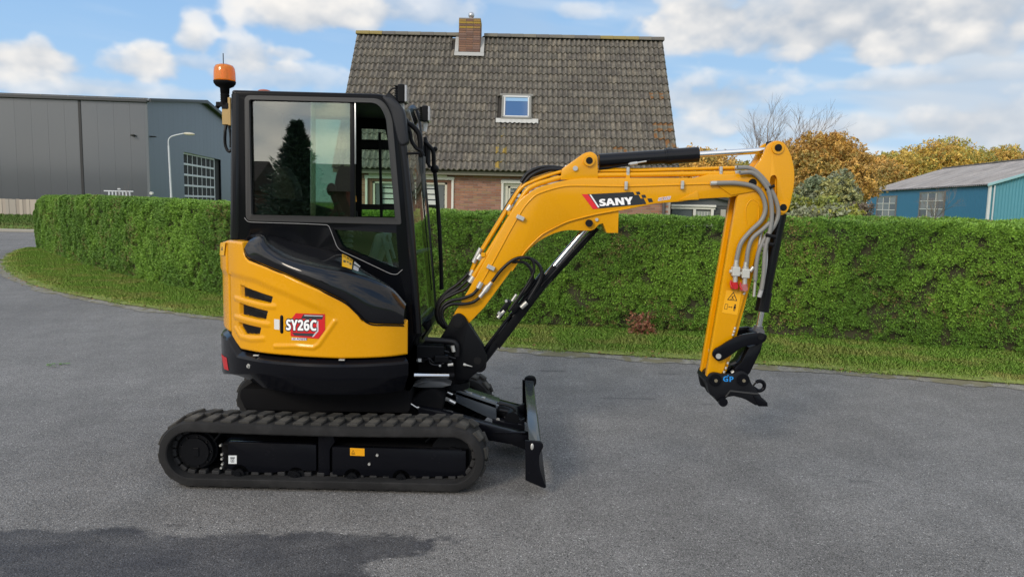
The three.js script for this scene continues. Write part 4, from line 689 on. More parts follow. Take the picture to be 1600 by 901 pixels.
// ------------------------------------------------------------------ the mini excavator
const EX = thing('mini_excavator', 'yellow and black mini excavator with a closed cab on rubber tracks', 'excavator', [-1.13, 0, -4.995]);
const fleck = tex(256, (u, v) => 0.5 + (fbm2p(u * 10, v * 10, 10, 4, 7) - 0.5) * 0.5 + (noise2p(u * 90, v * 90, 90, 2) - 0.5) * 0.25, false);
const dust = tex(512, (u, v) => { const n = fbm2p(u * 7, v * 7, 7, 4, 12), f = noise2p(u * 130, v * 130, 130, 4), m = sstep(0.42, 0.7, n) * 0.5 + f * 0.2; return [0.50 + m * 0.5, 0.50 + m * 0.49, 0.50 + m * 0.46]; });
const M = {
  yellow: phys([0.78, 0.355, 0.001], 0.5, { clearcoat: 0.35, clearcoatRoughness: 0.14, roughnessMap: fleck, specularIntensity: 0.5 }),
  gloss: phys([0.005, 0.0055, 0.008], 0.3, { clearcoat: 0.35, clearcoatRoughness: 0.08, specularIntensity: 0.3 }),
  black: phys([0.005, 0.0055, 0.008], 0.42, { clearcoat: 0.06, clearcoatRoughness: 0.3, roughnessMap: fleck, specularIntensity: 0.25 }),
  satin: phys([0.0055, 0.006, 0.0075], 0.40, { specularIntensity: 0.28 }),
  matt: phys([0.007, 0.007, 0.008], 0.8, { specularIntensity: 0.2 }),
  grey: std([0.036, 0.037, 0.038], 0.6),
  plastic: phys([0.017, 0.019, 0.024], 0.5, { specularIntensity: 0.7 }),
  rubber: std([0.030, 0.030, 0.032], 0.88, { map: dust }),
  lug: std([0.135, 0.128, 0.114], 0.9, { map: dust }),
  hose: phys([0.007, 0.007, 0.008], 0.40, { specularIntensity: 0.6 }),
  greyHose: std([0.23, 0.225, 0.21], 0.45),
  steel: std([0.60, 0.61, 0.62], 0.30, { metalness: 0.9 }),
  zinc: std([0.55, 0.55, 0.52], 0.42, { metalness: 0.55 }),
  chrome: std([0.80, 0.81, 0.83], 0.13, { metalness: 1 }),
  pin: phys([0.008, 0.008, 0.009], 0.45, { specularIntensity: 0.4 }),
  red: std([0.50, 0.012, 0.016], 0.4),
  white: std([0.72, 0.72, 0.70], 0.5),
};
function canvasMat(w, h, draw, o = {}) {
  const c = document.createElement('canvas'); c.width = w; c.height = h; const x = c.getContext('2d'); draw(x, w, h);
  const t = new THREE.CanvasTexture(c); t.colorSpace = THREE.SRGBColorSpace; return phys(0xffffff, 0.4, { map: t, clearcoat: 0.3, ...o });
}
function decal(pts4, z, mat, name, parent, thick = 0.0015) {       // flat print: corners bl, br, tr, tl as [x, y]
  const g = new THREE.BufferGeometry(), [a, b, c, d] = pts4, n = 8, pos = [], uv = [], idx = [];
  for (let j = 0; j <= n; j++) for (let i = 0; i <= n; i++) { const u = i / n, v = j / n; pos.push(lerp(lerp(a[0], b[0], u), lerp(d[0], c[0], u), v), lerp(lerp(a[1], b[1], u), lerp(d[1], c[1], u), v), z + thick); uv.push(u, v); }
  for (let j = 0; j < n; j++) for (let i = 0; i < n; i++) { const k = j * (n + 1) + i; idx.push(k, k + 1, k + n + 1, k + 1, k + n + 2, k + n + 1); }
  g.setAttribute('position', new THREE.Float32BufferAttribute(pos, 3)); g.setAttribute('uv', new THREE.Float32BufferAttribute(uv, 2)); g.setIndex(idx); g.computeVertexNormals();
  return part(name, g, mat, parent);
}
// ---- tracks
{
  const A = [-0.756, 0.225], B = [0.792, 0.232], CY = 0.214, XA = A[0], XB = B[0], LEN = XB - XA;
  const path = (s, r) => {                        // s in metres along the neutral line of radius rn; returns [x, y, nx, ny]
    const rn = 0.19, P = 2 * LEN + 2 * Math.PI * rn; s = ((s % P) + P) % P;
    const sag = q => 0.010 * Math.sin(Math.PI * q);
    if (s < LEN) return [XA + s, CY + r - sag(s / LEN), 0, 1]; s -= LEN;
    if (s < Math.PI * rn) { const a = Math.PI / 2 - s / rn; return [XB + Math.cos(a) * r, CY + Math.sin(a) * r, Math.cos(a), Math.sin(a)]; } s -= Math.PI * rn;
    if (s < LEN) return [XB - s, CY - r, 0, -1]; s -= LEN;
    const a = -Math.PI / 2 - s / rn; return [XA + Math.cos(a) * r, CY + Math.sin(a) * r, Math.cos(a), Math.sin(a)];
  };
  const PER = 2 * LEN + 2 * Math.PI * 0.19, z0 = 0.475, z1 = 0.775;
  const prof = [[0.142, z0 + 0.004], [0.142, z1 - 0.004], [0.148, z1], [0.168, z1], [0.190, z1 - 0.008], [0.197, z1 - 0.024], [0.197, z0 + 0.024], [0.190, z0 + 0.008], [0.168, z0], [0.148, z0], [0.142, z0 + 0.004]];
  const rows = []; for (let i = 0; i <= 200; i++) rows.push(prof.map(([r, z]) => { const p = path(i / 200 * PER, r); return [p[0], p[1], z]; }));
  const belt = toCreasedNormals(gridSurface(rows.reverse()).toNonIndexed(), 0.5); { const p = belt.attributes.position, u = belt.attributes.uv; for (let i = 0; i < p.count; i++) u.setXY(i, p.getX(i) * 1.3, p.getY(i) * 1.3 + p.getZ(i) * 1.7); }
  const makeTrack = (label) => {
    const t = part('rubber_track', belt, M.rubber, EX, label);
    // tread lugs: two staggered rows, skewed like chevrons
    const lugOut = plate([[-0.046, -0.122], [0.020, -0.128], [0.036, -0.055], [0.030, 0.0], [-0.016, 0.0], [-0.030, -0.06]], 0, 0.034, { bev: 0.005, bs: 1, r: 0.006, seg: 2 });
    const lugIn = plate([[0.046, 0.118], [-0.020, 0.124], [-0.036, 0.055], [-0.030, -0.005], [0.016, -0.005], [0.030, 0.06]].reverse(), 0, 0.034, { bev: 0.005, bs: 1, r: 0.006, seg: 2 });
    for (const g of [lugOut, lugIn]) { const p = g.attributes.position; for (let i = 0; i < p.count; i++) { const t = Math.abs(p.getY(i)) / 0.155; if (p.getZ(i) > 0.012) p.setZ(i, p.getZ(i) * lerp(1, 0.66, t * t)); } g.computeVertexNormals(); const u = g.attributes.uv; for (let i = 0; i < u.count; i++) u.setXY(i, u.getX(i) * 2, u.getY(i) * 2); }
    const NL = 40, RR = mulberry(4), lm = [M.lug, M.lug.clone(), M.lug.clone()]; lm[1].color.multiplyScalar(0.85); lm[2].color.multiplyScalar(1.12);
    const put = (g, s, z, m) => { const a = path(s, 0.183), q = new THREE.Mesh(g, m), T = V3(-a[3], a[2], 0).negate(), N = V3(a[2], a[3], 0), S = V3(0, 0, 1); q.matrix.makeBasis(T, S.clone().negate(), N); if (q.matrix.determinant() < 0) q.matrix.makeBasis(T, S, N); q.matrix.setPosition(a[0], a[1], z); q.matrix.decompose(q.position, q.quaternion, q.scale); q.name = 'tread_lug'; q.castShadow = q.receiveShadow = true; t.add(q); };
    for (let i = 0; i < NL; i++) { put(lugOut, i / NL * PER, 0.618, lm[Math.floor(RR() * 3)]); put(lugIn, (i + 0.5) / NL * PER, 0.628, lm[Math.floor(RR() * 3)]); }
    const toothMat = std([0.020, 0.020, 0.021], 0.8), tooth = new RoundedBoxGeometry(0.046, 0.026, 0.05, 1, 0.006); for (let i = 0; i < 54; i++) { const a = path(i / 54 * PER, 0.130), q = new THREE.Mesh(tooth, toothMat); q.name = 'guide_tooth'; q.position.set(a[0], a[1], 0.680); q.rotation.z = Math.atan2(a[3], a[2]) - Math.PI / 2; q.castShadow = q.receiveShadow = true; t.add(q); }
    return t;
  };
  const near = makeTrack(), far = near.clone(); far.position.z = -1.25; EX.add(far);
  // frame between the wheels, built for the near side and copied
  const zf = 0.705, fr = part('track_frame', [plate([[-0.925, 0.202], [-0.742, 0.264], [0.828, 0.274], [0.89, 0.2], [0.893, 0], [-0.91, -0.007]], 0.47, 0.50, { r: 0.02 }), plate([[-0.615, 0.249], [0.895, 0.258], [0.898, 0.022], [-0.619, 0.029]], 0.50, 0.66, { r: 0.01 })], M.matt, EX);
  part('cover_plate', [plate([[-0.558, 0.277, 0.008], [-0.027, 0.269, 0.008], [-0.028, 0.109], [-0.237, 0.101], [-0.295, 0.088], [-0.5, 0.091], [-0.561, 0.11]], 0.66, zf, { bev: 0.004 }), box(...[-0.297, 0.269, 0.69], 0.50, 0.006, 0.03, 0.002)], M.black, fr);
  part('cover_plate', [plate([[0.069, 0.259], [0.874, 0.253], [0.876, 0.094], [0.729, 0.09], [0.594, 0.083], [0.536, 0.07], [0.42, 0.071], [0.362, 0.082], [0.068, 0.084]], 0.66, zf, { bev: 0.004 }), box(...[0.471, 0.255, 0.69], 0.76, 0.006, 0.03, 0.002)], M.black, fr);
  part('bracket', [plate([[-0.016, 0.343], [0.069, 0.341], [0.084, 0.289], [0.053, 0.241], [0.052, 0.081], [-0.018, 0.08]], 0.60, 0.70, { r: 0.004 }), zcyl(...[0.015, 0.324], 0.70, 0.712, 0.012, 10)], M.black, fr);
  for (const [cx, cy] of [[-0.49, 0.085], [-0.15, 0.077], [0.191, 0.076], [0.485, 0.075]]) part('roller', [zcyl(cx, cy, 0.55, 0.705, 0.052), zcyl(cx, cy, 0.70, 0.722, 0.030), zcyl(cx, cy, 0.70, 0.730, 0.014, 6)], M.satin, fr);
  const hub = (x, y, m) => { const p = part('sprocket', [zcyl(x, y, 0.52, 0.66, 0.118, 30), zcyl(x, y, 0.66, 0.70, 0.105, 30), zcyl(x, y, 0.69, 0.715, 0.085, 30), box(x + 0.01, y, 0.717, 0.035, 0.055, 0.008, 0.003)], M.satin, fr); for (let i = 0; i < 9; i++) { const a = i / 9 * 6.283; part('bolt', zcyl(x + Math.cos(a) * 0.092, y + Math.sin(a) * 0.092, 0.70, 0.708, 0.007, 6), M.pin, p); } };
  hub(XA, CY); part('idler', [zcyl(XB, CY, 0.52, 0.66, 0.135, 30), zcyl(XB, CY, 0.66, 0.69, 0.05, 20)], M.satin, fr);
  part('link_rod', [cyl([-0.665, 0.26, 0.66], [-0.617, 0.317, 0.66], 0.008), cyl([0.619, 0.269, 0.6], [0.669, 0.322, 0.6], 0.007)], M.satin, fr);
  { const g = []; for (const [x, y] of [[-0.607, 0.251], [-0.6, 0.195], [-0.601, 0.167], [-0.598, 0.135], [-0.606, 0.111]]) g.push(zcyl(x, y, 0.68, 0.70, 0.007, 8)); part('bolt', g, M.zinc, fr); }
  part('grease_point', [zcyl(...[0.341, 0.217], 0.70, 0.716, 0.008, 10), zcyl(...[0.293, 0.161], 0.70, 0.716, 0.008, 10)], M.zinc, fr);
  decal([[0.177, 0.21], [0.264, 0.208], [0.264, 0.255], [0.177, 0.257]], 0.705, canvasMat(128, 64, (c, w, h) => { c.fillStyle = '#f0a800'; c.fillRect(0, 0, w, h); c.strokeStyle = '#221a00'; c.lineWidth = 3; c.beginPath(); c.moveTo(14, 44); c.lineTo(27, 18); c.lineTo(40, 44); c.closePath(); c.stroke(); c.fillStyle = '#221a00'; c.fillRect(12, 50, 34, 4); }), 'warning_sticker', fr);
  decal([[-0.557, 0.142], [-0.507, 0.143], [-0.506, 0.195], [-0.556, 0.194]], 0.705, canvasMat(64, 64, (c, w, h) => { c.fillStyle = '#dfe3e4'; c.fillRect(0, 0, w, h); c.fillStyle = '#3a3d40'; c.fillRect(14, 14, 36, 8); c.strokeStyle = '#3a3d40'; c.lineWidth = 4; c.strokeRect(20, 26, 22, 24); c.fillRect(28, 32, 6, 14); }), 'sticker', fr);
  // mud crumbs on the beam behind
  const fr2 = fr.clone(); fr2.position.z = -1.28; EX.add(fr2);
  // car body between the tracks and slewing ring
  part('undercarriage', [plate([[-0.585, 0.331], [0.506, 0.346], [0.679, 0.236], [0.681, 0.041], [-0.59, 0.049]], -0.45, 0.45, { r: 0.03 }), box(...[-0.19, 0.054, 0], 0.5, 0.14, 0.9, 0.03)], M.matt, EX);
  const ring = new THREE.CylinderGeometry(0.42, 0.42, 0.24, 48); ring.translate([-0.143, 0.353][0], 0.50, 0); part('slew_ring', [ring, plate([[-0.581, 0.531, 0.02], [0.493, 0.555], [0.494, 0.396], [-0.551, 0.394], [-0.59, 0.477, 0.02]], -0.42, 0.42, { r: 0.03 })], M.matt, EX);
}
// ---- counterweight and engine housing: plan outline of the upper structure, right front corner round the tail to the left
const PLAN = new THREE.CatmullRomCurve3([[.55, .55], [.40, .66], [.23, .715], [.05, .735], [-.15, .715], [-.35, .635], [-.52, .51], [-.64, .385], [-.74, .24], [-.82, .06], [-.84, -.1], [-.80, -.3], [-.70, -.48], [-.5, -.62], [-.2, -.72], [.1, -.74], [.5, -.74]].map(([x, z]) => V3(x, 0, z)), false, 'catmullrom', 0.5);
const PS = []; { const n = 1400; for (let i = 0; i <= n; i++) { const t = i / n * 0.999, p = PLAN.getPoint(t), T = PLAN.getTangent(t); PS.push({ x: p.x, z: p.z, nx: -T.z, nz: T.x, s: 0 }); } for (let i = 1; i <= n; i++) PS[i].s = PS[i - 1].s + Math.hypot(PS[i].x - PS[i - 1].x, PS[i].z - PS[i - 1].z); for (const p of PS) { const cx = -0.1; if ((p.x - cx) * p.nx + p.z * p.nz < 0) { p.nx *= -1; p.nz *= -1; } } }
const planAt = s => { let lo = 0, hi = PS.length - 1; while (hi - lo > 1) { const m = (lo + hi) >> 1; PS[m].s < s ? lo = m : hi = m; } const a = PS[lo], b = PS[hi], t = (s - a.s) / (b.s - a.s || 1), o = {}; for (const k of ['x', 'z', 'nx', 'nz']) o[k] = lerp(a[k], b[k], t); return o; };
const sOfX = (x) => { for (const p of PS) if (p.x <= x) return p.s; return PS[PS.length - 1].s; };   // right flank and tail only
const tailS = PS.reduce((a, b) => b.x < a.x ? b : a).s;
// heights given at points on the flank -> function of arc length
function alongPlan(pts) { const k = pts.map(([x, y]) => [sOfX(x), y]).sort((a, b) => a[0] - b[0]); return s => { if (s <= k[0][0]) return k[0][1]; for (let i = 1; i < k.length; i++) if (s <= k[i][0]) return lerp(k[i - 1][1], k[i][1], (s - k[i - 1][0]) / (k[i][0] - k[i - 1][0] || 1)); return k[k.length - 1][1]; }; }
function skin(s0, s1, yb, yt, f, { step = 0.005, r = 0.016, lip = 0.05, off = 0, endR = r } = {}) {
  const n = Math.ceil((s1 - s0) / step), rows = [];
  for (let i = 0; i <= n; i++) {
    const s = lerp(s0, s1, i / n), P = planAt(s), b = yb(s), t = yt(s), m = Math.max(8, Math.ceil((t - b) / step)); rows.push([s, P, b, t]);
  }
  const mm = Math.max(10, Math.ceil(Math.max(...rows.map(q => q[3] - q[2])) / step)), round = e => e >= r ? 0 : r - Math.sqrt(Math.max(0, r * r - (r - e) * (r - e)));
  const grid = rows.map(([s, P, b, t]) => {
    const line = [], at = (y, ins) => [P.x + P.nx * (off - ins), y, P.z + P.nz * (off - ins)], ee = Math.min(s - s0, s1 - s);
    line.push(at(b + 0.002, r + lip));
    for (let j = 0; j <= mm; j++) { const y = lerp(b, t, j / mm), ins = Math.max(round(y - b), round(t - y), endR > 0 ? round(ee) : 0) - (f ? f(P.x, y, s) : 0); line.push(at(y, ins)); }
    line.push(at(t - 0.002, r + lip)); return line;
  });
  if (endR > 0) { const inn = g => g.map((p, j) => { const P = g === grid[0] ? rows[0][1] : rows[n][1]; return [p[0] - P.nx * lip, p[1], p[2] - P.nz * lip]; }); grid.unshift(inn(grid[0])); grid.push(inn(grid[grid.length - 1])); }
  const g = gridSurface(grid); const u = g.attributes.uv, p = g.attributes.position; for (let i = 0; i < p.count; i++) u.setXY(i, p.getX(i), p.getY(i)); return g;
}
const sdSeg = (x, y, [ax, ay], [bx, by]) => { const dx = bx - ax, dy = by - ay, t = clamp(((x - ax) * dx + (y - ay) * dy) / (dx * dx + dy * dy)); return Math.hypot(x - ax - t * dx, y - ay - t * dy); };
const bump = (d, w) => d >= w ? 0 : 0.5 + 0.5 * Math.cos(Math.PI * d / w);
const VENTS = [[[-0.544, 1.198, 0.489], [-0.292, 1.154, 0.664], [-0.304, 1.117, 0.659], [-0.334, 1.116, 0.643], [-0.54, 1.13, 0.492]], [[-0.555, 1.085, 0.478], [-0.329, 1.064, 0.646], [-0.343, 1.012, 0.639], [-0.374, 1.011, 0.621], [-0.556, 1.016, 0.477]], [[-0.566, 0.963, 0.468], [-0.381, 0.957, 0.617], [-0.393, 0.915, 0.609], [-0.523, 0.901, 0.507], [-0.566, 0.939, 0.467]]];
const LIPS = [[[-0.595, 1.111, 0.437], [-0.353, 1.095, 0.633], [-0.28, 1.097, 0.67]], [[-0.599, 0.993, 0.433], [-0.385, 0.986, 0.614], [-0.323, 0.985, 0.649]], [[-0.602, 0.919, 0.43], [-0.551, 0.877, 0.482], [-0.46, 0.877, 0.56], [-0.362, 0.895, 0.628]]];
const VRIDGE = [[-0.275, 0.859, 0.672], [-0.139, 0.872, 0.717], [-0.03, 0.868, 0.733], [0.001, 0.888, 0.734], [0.096, 1.027, 0.734]], CREASE = [[-0.618, 1.253, 0.411], [-0.409, 1.236, 0.598], [-0.185, 1.169, 0.705], [0.1, 1.057, 0.733]];
const sideRelief = (x, y) => {
  let h = 0;
  for (const v of VENTS) { const d = polyDist(x, y, v); h -= 0.028 * sstep(-0.004, 0.004, d); }
  for (const l of LIPS) { let d = 9; for (let i = 1; i < l.length; i++) d = Math.min(d, sdSeg(x, y, l[i - 1], l[i])); h += 0.0055 * bump(d, 0.026); }
  { let d = 9; for (let i = 1; i < VRIDGE.length; i++) d = Math.min(d, sdSeg(x, y, VRIDGE[i - 1], VRIDGE[i])); h += 0.0065 * bump(d, 0.022); }
  { let d = 9, up = 0; for (let i = 1; i < CREASE.length; i++) { const q = sdSeg(x, y, CREASE[i - 1], CREASE[i]); if (q < d) { d = q; const a = CREASE[i - 1], b = CREASE[i]; up = (b[0] - a[0]) * (y - a[1]) - (b[1] - a[1]) * (x - a[0]) > 0 ? 1 : -1; } } const fade = sstep(CREASE[3][0] + 0.02, CREASE[3][0] - 0.12, x); h += fade * 0.011 * sstep(-0.02, 0.03, d * up); }
  return h;
};
const yTop = alongPlan([[0.502, 1.021, 0.587], [0.492, 1.014, 0.596], [0.478, 0.996, 0.607], [0.374, 1.008, 0.672], [0.292, 1.018, 0.7], [0.252, 1.034, 0.71], [0.22, 1.084, 0.717], [0.159, 1.141, 0.728], [0.037, 1.203, 0.735], [-0.204, 1.3, 0.699], [-0.358, 1.344, 0.631], [-0.458, 1.363, 0.561], [-0.485, 1.385, 0.539], [-0.501, 1.422, 0.526], [-0.508, 1.472, 0.52], [-0.57, 1.472, 0.463], [-0.647, 1.471, 0.377]]), yBot = alongPlan([[0.51, 0.807, 0.581], [0.444, 0.806, 0.632], [0.374, 0.805, 0.672], [0.248, 0.804, 0.711], [0.121, 0.804, 0.732], [-0.03, 0.807, 0.733], [-0.19, 0.809, 0.704], [-0.419, 0.802, 0.591], [-0.554, 0.795, 0.479], [-0.605, 0.829, 0.426], [-0.664, 0.872, 0.355]]);
const sF = sOfX([0.51, 0.902, 0.581][0]), sSeam = sOfX([-0.655, 1.166, 0.366][0]);
const side = part('side_panel', skin(sF, sSeam, yBot, yTop, sideRelief), M.yellow, EX);
for (const v of VENTS) { const rows = [], n = 10; const xs = v.map(p => p[0]), x0 = Math.min(...xs) - 0.004, x1 = Math.max(...xs) + 0.004, ys = v.map(p => p[1]), y0 = Math.min(...ys) - 0.004, y1 = Math.max(...ys) + 0.004; const q = []; const bars = [];
  for (let i = 0; i <= n; i++) { const x = lerp(x0, x1, i / n), P = planAt(sOfX(x)); rows.push([[x - P.nx * 0.024, y0, P.z - P.nz * 0.024], [x - P.nx * 0.024, y1, P.z - P.nz * 0.024]]); }
  part('vent_mesh', gridSurface(rows), std([0.006, 0.006, 0.007], 0.8, { side: THREE.DoubleSide }), side);
  for (let yy = y0; yy < y1; yy += 0.0075) { const seg = []; for (let i = 0; i <= 16; i++) { const x = lerp(x0, x1, i / 16), d = polyDist(x, yy, v); if (d > 0.001) { const P = planAt(sOfX(x)); seg.push([x - P.nx * 0.018, yy + (x - x0) * -0.10, P.z - P.nz * 0.018]); } } if (seg.length > 2) bars.push(tube(seg, 0.0017, seg.length * 2, 4)); }
  if (bars.length) part('vent_mesh', bars, M.satin, side); }
// rear yellow cover round the tail
part('rear_panel', skin(sSeam + 0.016, tailS + 0.75, s => yTop(sSeam) * 0 + [-0.744, 0.879, 0.233][1], alongPlan([[-0.655, 1.47, 0.367], [-0.707, 1.461, 0.294], [-0.761, 1.439, 0.201]]), (x, y, s) => 0.012 * sstep(0.0, 0.05, y - [-0.746, 1.233, 0.229][1]) , { step: 0.008 }), M.yellow, EX);
{ const sb = planAt(sSeam + 0.008), g = box(sb.x - sb.nx * 0.02, ([-0.647, 1.471, 0.377][1] + [-0.672, 0.875, 0.344][1]) / 2, sb.z - sb.nz * 0.02, 0.02, [-0.647, 1.471, 0.377][1] - [-0.672, 0.875, 0.344][1], 0.02, 0); part('seam', g, M.matt, EX); }
// sticker on the rear cover, handle slot, badge
function flankPatch(c4, off, mat, name, parent) {      // print following the flank: corners bl, br, tr, tl as [x, y]
  const [a, b, c, d] = c4, rows = [], n = 24; for (let i = 0; i <= n; i++) { const u = i / n, r = []; for (let j = 0; j <= 4; j++) { const v = j / 4, x = lerp(lerp(a[0], b[0], u), lerp(d[0], c[0], u), v), y = lerp(lerp(a[1], b[1], u), lerp(d[1], c[1], u), v), P = planAt(sOfX(x)); r.push([x + P.nx * off, y, P.z + P.nz * off]); } rows.push(r); }
  const g = gridSurface(rows); return part(name, g, mat, parent);
}
flankPatch([[-0.768, 1.363, 0.186], [-0.684, 1.37, 0.328], [-0.663, 1.457, 0.356], [-0.737, 1.446, 0.246]], 0.020, canvasMat(64, 128, (c, w, h) => { c.fillStyle = '#f2b400'; c.fillRect(0, 0, w, h); c.fillStyle = '#30260a'; c.fillRect(26, 44, 12, 34); c.fillRect(20, 66, 24, 12); }), 'warning_sticker', EX);
{ const hs = [[-0.227, 1.052, 0.691], [-0.228, 0.94, 0.691]], P = planAt(sOfX(hs[0][0])); const g = [cyl([hs[0][0], hs[0][1] - 0.012, P.z - 0.004], [hs[1][0], hs[1][1] + 0.012, P.z - 0.004], 0.0125, 0.0125, 12)]; for (const q of hs) { const s = new THREE.SphereGeometry(0.0125, 12, 8); s.translate(q[0], q[1] + (q === hs[0] ? -0.012 : 0.012), P.z - 0.004); g.push(s); } part('handle_slot', g, M.satin, side); }
flankPatch([[-0.28, 0.963, 0.67], [-0.243, 0.962, 0.685], [-0.242, 1.024, 0.685], [-0.279, 1.024, 0.67]], 0.002, M.white, 'sticker', side);
flankPatch([[-0.205, 0.904, 0.699], [0.039, 0.912, 0.735], [0.04, 1.079, 0.735], [-0.203, 1.073, 0.7]], 0.0022, canvasMat(512, 368, (c, w, h) => {
  c.fillStyle = '#d79000'; c.clearRect(0, 0, w, h);
  const P = (col, p) => { c.fillStyle = col; c.beginPath(); p.forEach(([x, y], i) => i ? c.lineTo(x * w, y * h) : c.moveTo(x * w, y * h)); c.closePath(); c.fill(); };
  P('#d6101c', [[0.28, 0.03], [1, 0.05], [1, 0.62], [0.84, 0.93], [0.14, 0.85], [0.14, 0.70], [0.10, 0.35]]);
  P('#2a2d33', [[0.47, 0.07], [0.97, 0.09], [0.93, 0.24], [0.41, 0.22]]); P('#c9ccd0', [[0.50, 0.09], [0.95, 0.11], [0.94, 0.14], [0.48, 0.12]]);
  P('#33363c', [[0.18, 0.72], [0.78, 0.74], [0.70, 0.85], [0.24, 0.82]]); P('#c9ccd0', [[0.80, 0.30], [0.84, 0.30], [0.84, 0.66], [0.72, 0.86], [0.68, 0.86], [0.79, 0.66]]);
  c.font = 'bold 190px sans-serif'; c.textBaseline = 'middle'; c.lineJoin = 'round'; const t = 'SY26C', tw = c.measureText(t).width; c.save(); c.translate(0, 0.46 * h); c.scale(0.79 * w / tw, 0.98); c.lineWidth = 34; c.strokeStyle = '#191b20'; c.strokeText(t, 8, 0); c.fillStyle = '#ffffff'; c.fillText(t, 8, 0); c.lineWidth = 7; c.strokeStyle = '#ffffff'; c.strokeText(t, 8, 0); c.restore();
  c.font = 'bold italic 40px sans-serif'; c.fillStyle = '#e9e4ec'; c.fillRect(0.17 * w, 0.9 * h, 0.38 * w, 0.09 * h); c.fillStyle = '#3a3560'; c.fillText('SX POWER', 0.18 * w, 0.945 * h);
}, { alphaTest: 0.5, transparent: true }), 'model_badge', side);
// counterweight
{
  const cwTop = alongPlan([[0.514, 0.792, 0.578], [0.374, 0.795, 0.672], [0.248, 0.793, 0.711], [0.121, 0.793, 0.732], [-0.03, 0.793, 0.733], [-0.19, 0.793, 0.704], [-0.42, 0.786, 0.59], [-0.567, 0.78, 0.467], [-0.62, 0.821, 0.409], [-0.672, 0.862, 0.344], [-0.785, 0.852, 0.151], [-0.783, 0.861, 0.154]]), cwLow = alongPlan([[0.515, 0.583, 0.577], [0.12, 0.598, 0.732], [-0.424, 0.572, 0.587], [-0.549, 0.564, 0.484], [-0.677, 0.572, 0.338], [-0.774, 0.548, 0.175]]);
  const n = 260, s0 = sOfX(0.5), s1 = PS[PS.length - 1].s - 0.02, rows = [];
  for (let i = 0; i <= n; i++) { const s = lerp(s0, s1, i / n), P = planAt(s), t = cwTop(s), b = Math.min(cwLow(s), t - 0.1), tail = sstep(0.9, 0.25, Math.abs(s - tailS)), low = lerp(b, [-0.424, 0.58, 0.587][1], 0.0);
    const bot = lerp(b, [-0.424, 0.572, 0.587][1], 1), inn = lerp(0.05, 0.15, tail), mid = lerp(bot + 0.10, b + 0.02, tail);
    const pf = [[-0.10, t], [-0.022, t], [0.010, t - 0.020], [0.018, t - 0.034], [0.018, mid + 0.02], [0.012, mid], [-inn + 0.01, bot + 0.006], [-inn - 0.02, bot], [-0.3, bot]];
    rows.push(pf.map(([o, y]) => [P.x + P.nx * o, y, P.z + P.nz * o])); }
  const g = toCreasedNormals(gridSurface(rows).toNonIndexed(), 0.35); const cw = part('counterweight', [g, plate([rows[0][1], rows[0][3], rows[0][4], rows[0][5], rows[0][6], rows[0][7]].map(p => [p[2], p[1]]).concat([[-0.3, rows[0][7][1]], [-0.3, rows[0][1][1]]]), -0.01, 0.01, { bev: 0 }).rotateY(Math.PI / 2).scale(1, 1, -1).translate(rows[0][4][0] - 0.01, 0, 0)], M.gloss, EX);
  cw.material = M.black; cw.material = phys([0.005, 0.0055, 0.008], 0.36, { clearcoat: 0.16, clearcoatRoughness: 0.15, specularIntensity: 0.2, side: THREE.DoubleSide, roughnessMap: fleck });
  flankPatch([[-0.722, 0.627, 0.271], [-0.657, 0.637, 0.363], [-0.679, 0.714, 0.335], [-0.779, 0.703, 0.165]], 0.0205, M.red, 'reflector', cw); flankPatch([[-0.781, 0.684, 0.16], [-0.76, 0.685, 0.203], [-0.779, 0.698, 0.164], [-0.778, 0.707, 0.166]], 0.0205, M.red, 'reflector', cw);
  const e = [-0.459, 0.714, 0.561], P = planAt(sOfX(e[0])); part('bolt', [cyl([e[0], e[1], P.z], [e[0] + P.nx * 0.03, e[1], P.z + P.nz * 0.03], 0.010, 0.010, 6), cyl([e[0], e[1], P.z], [e[0] + P.nx * 0.022, e[1], P.z + P.nz * 0.022], 0.015, 0.015, 14)], M.zinc, cw);
  part('clip', [[-0.42, 0.784, 0.59], [0.135, 0.798, 0.73]].map(q => box(q[0], q[1], planAt(sOfX(q[0])).z - 0.005, 0.035, 0.008, 0.02, 0.002)), M.zinc, cw);
}
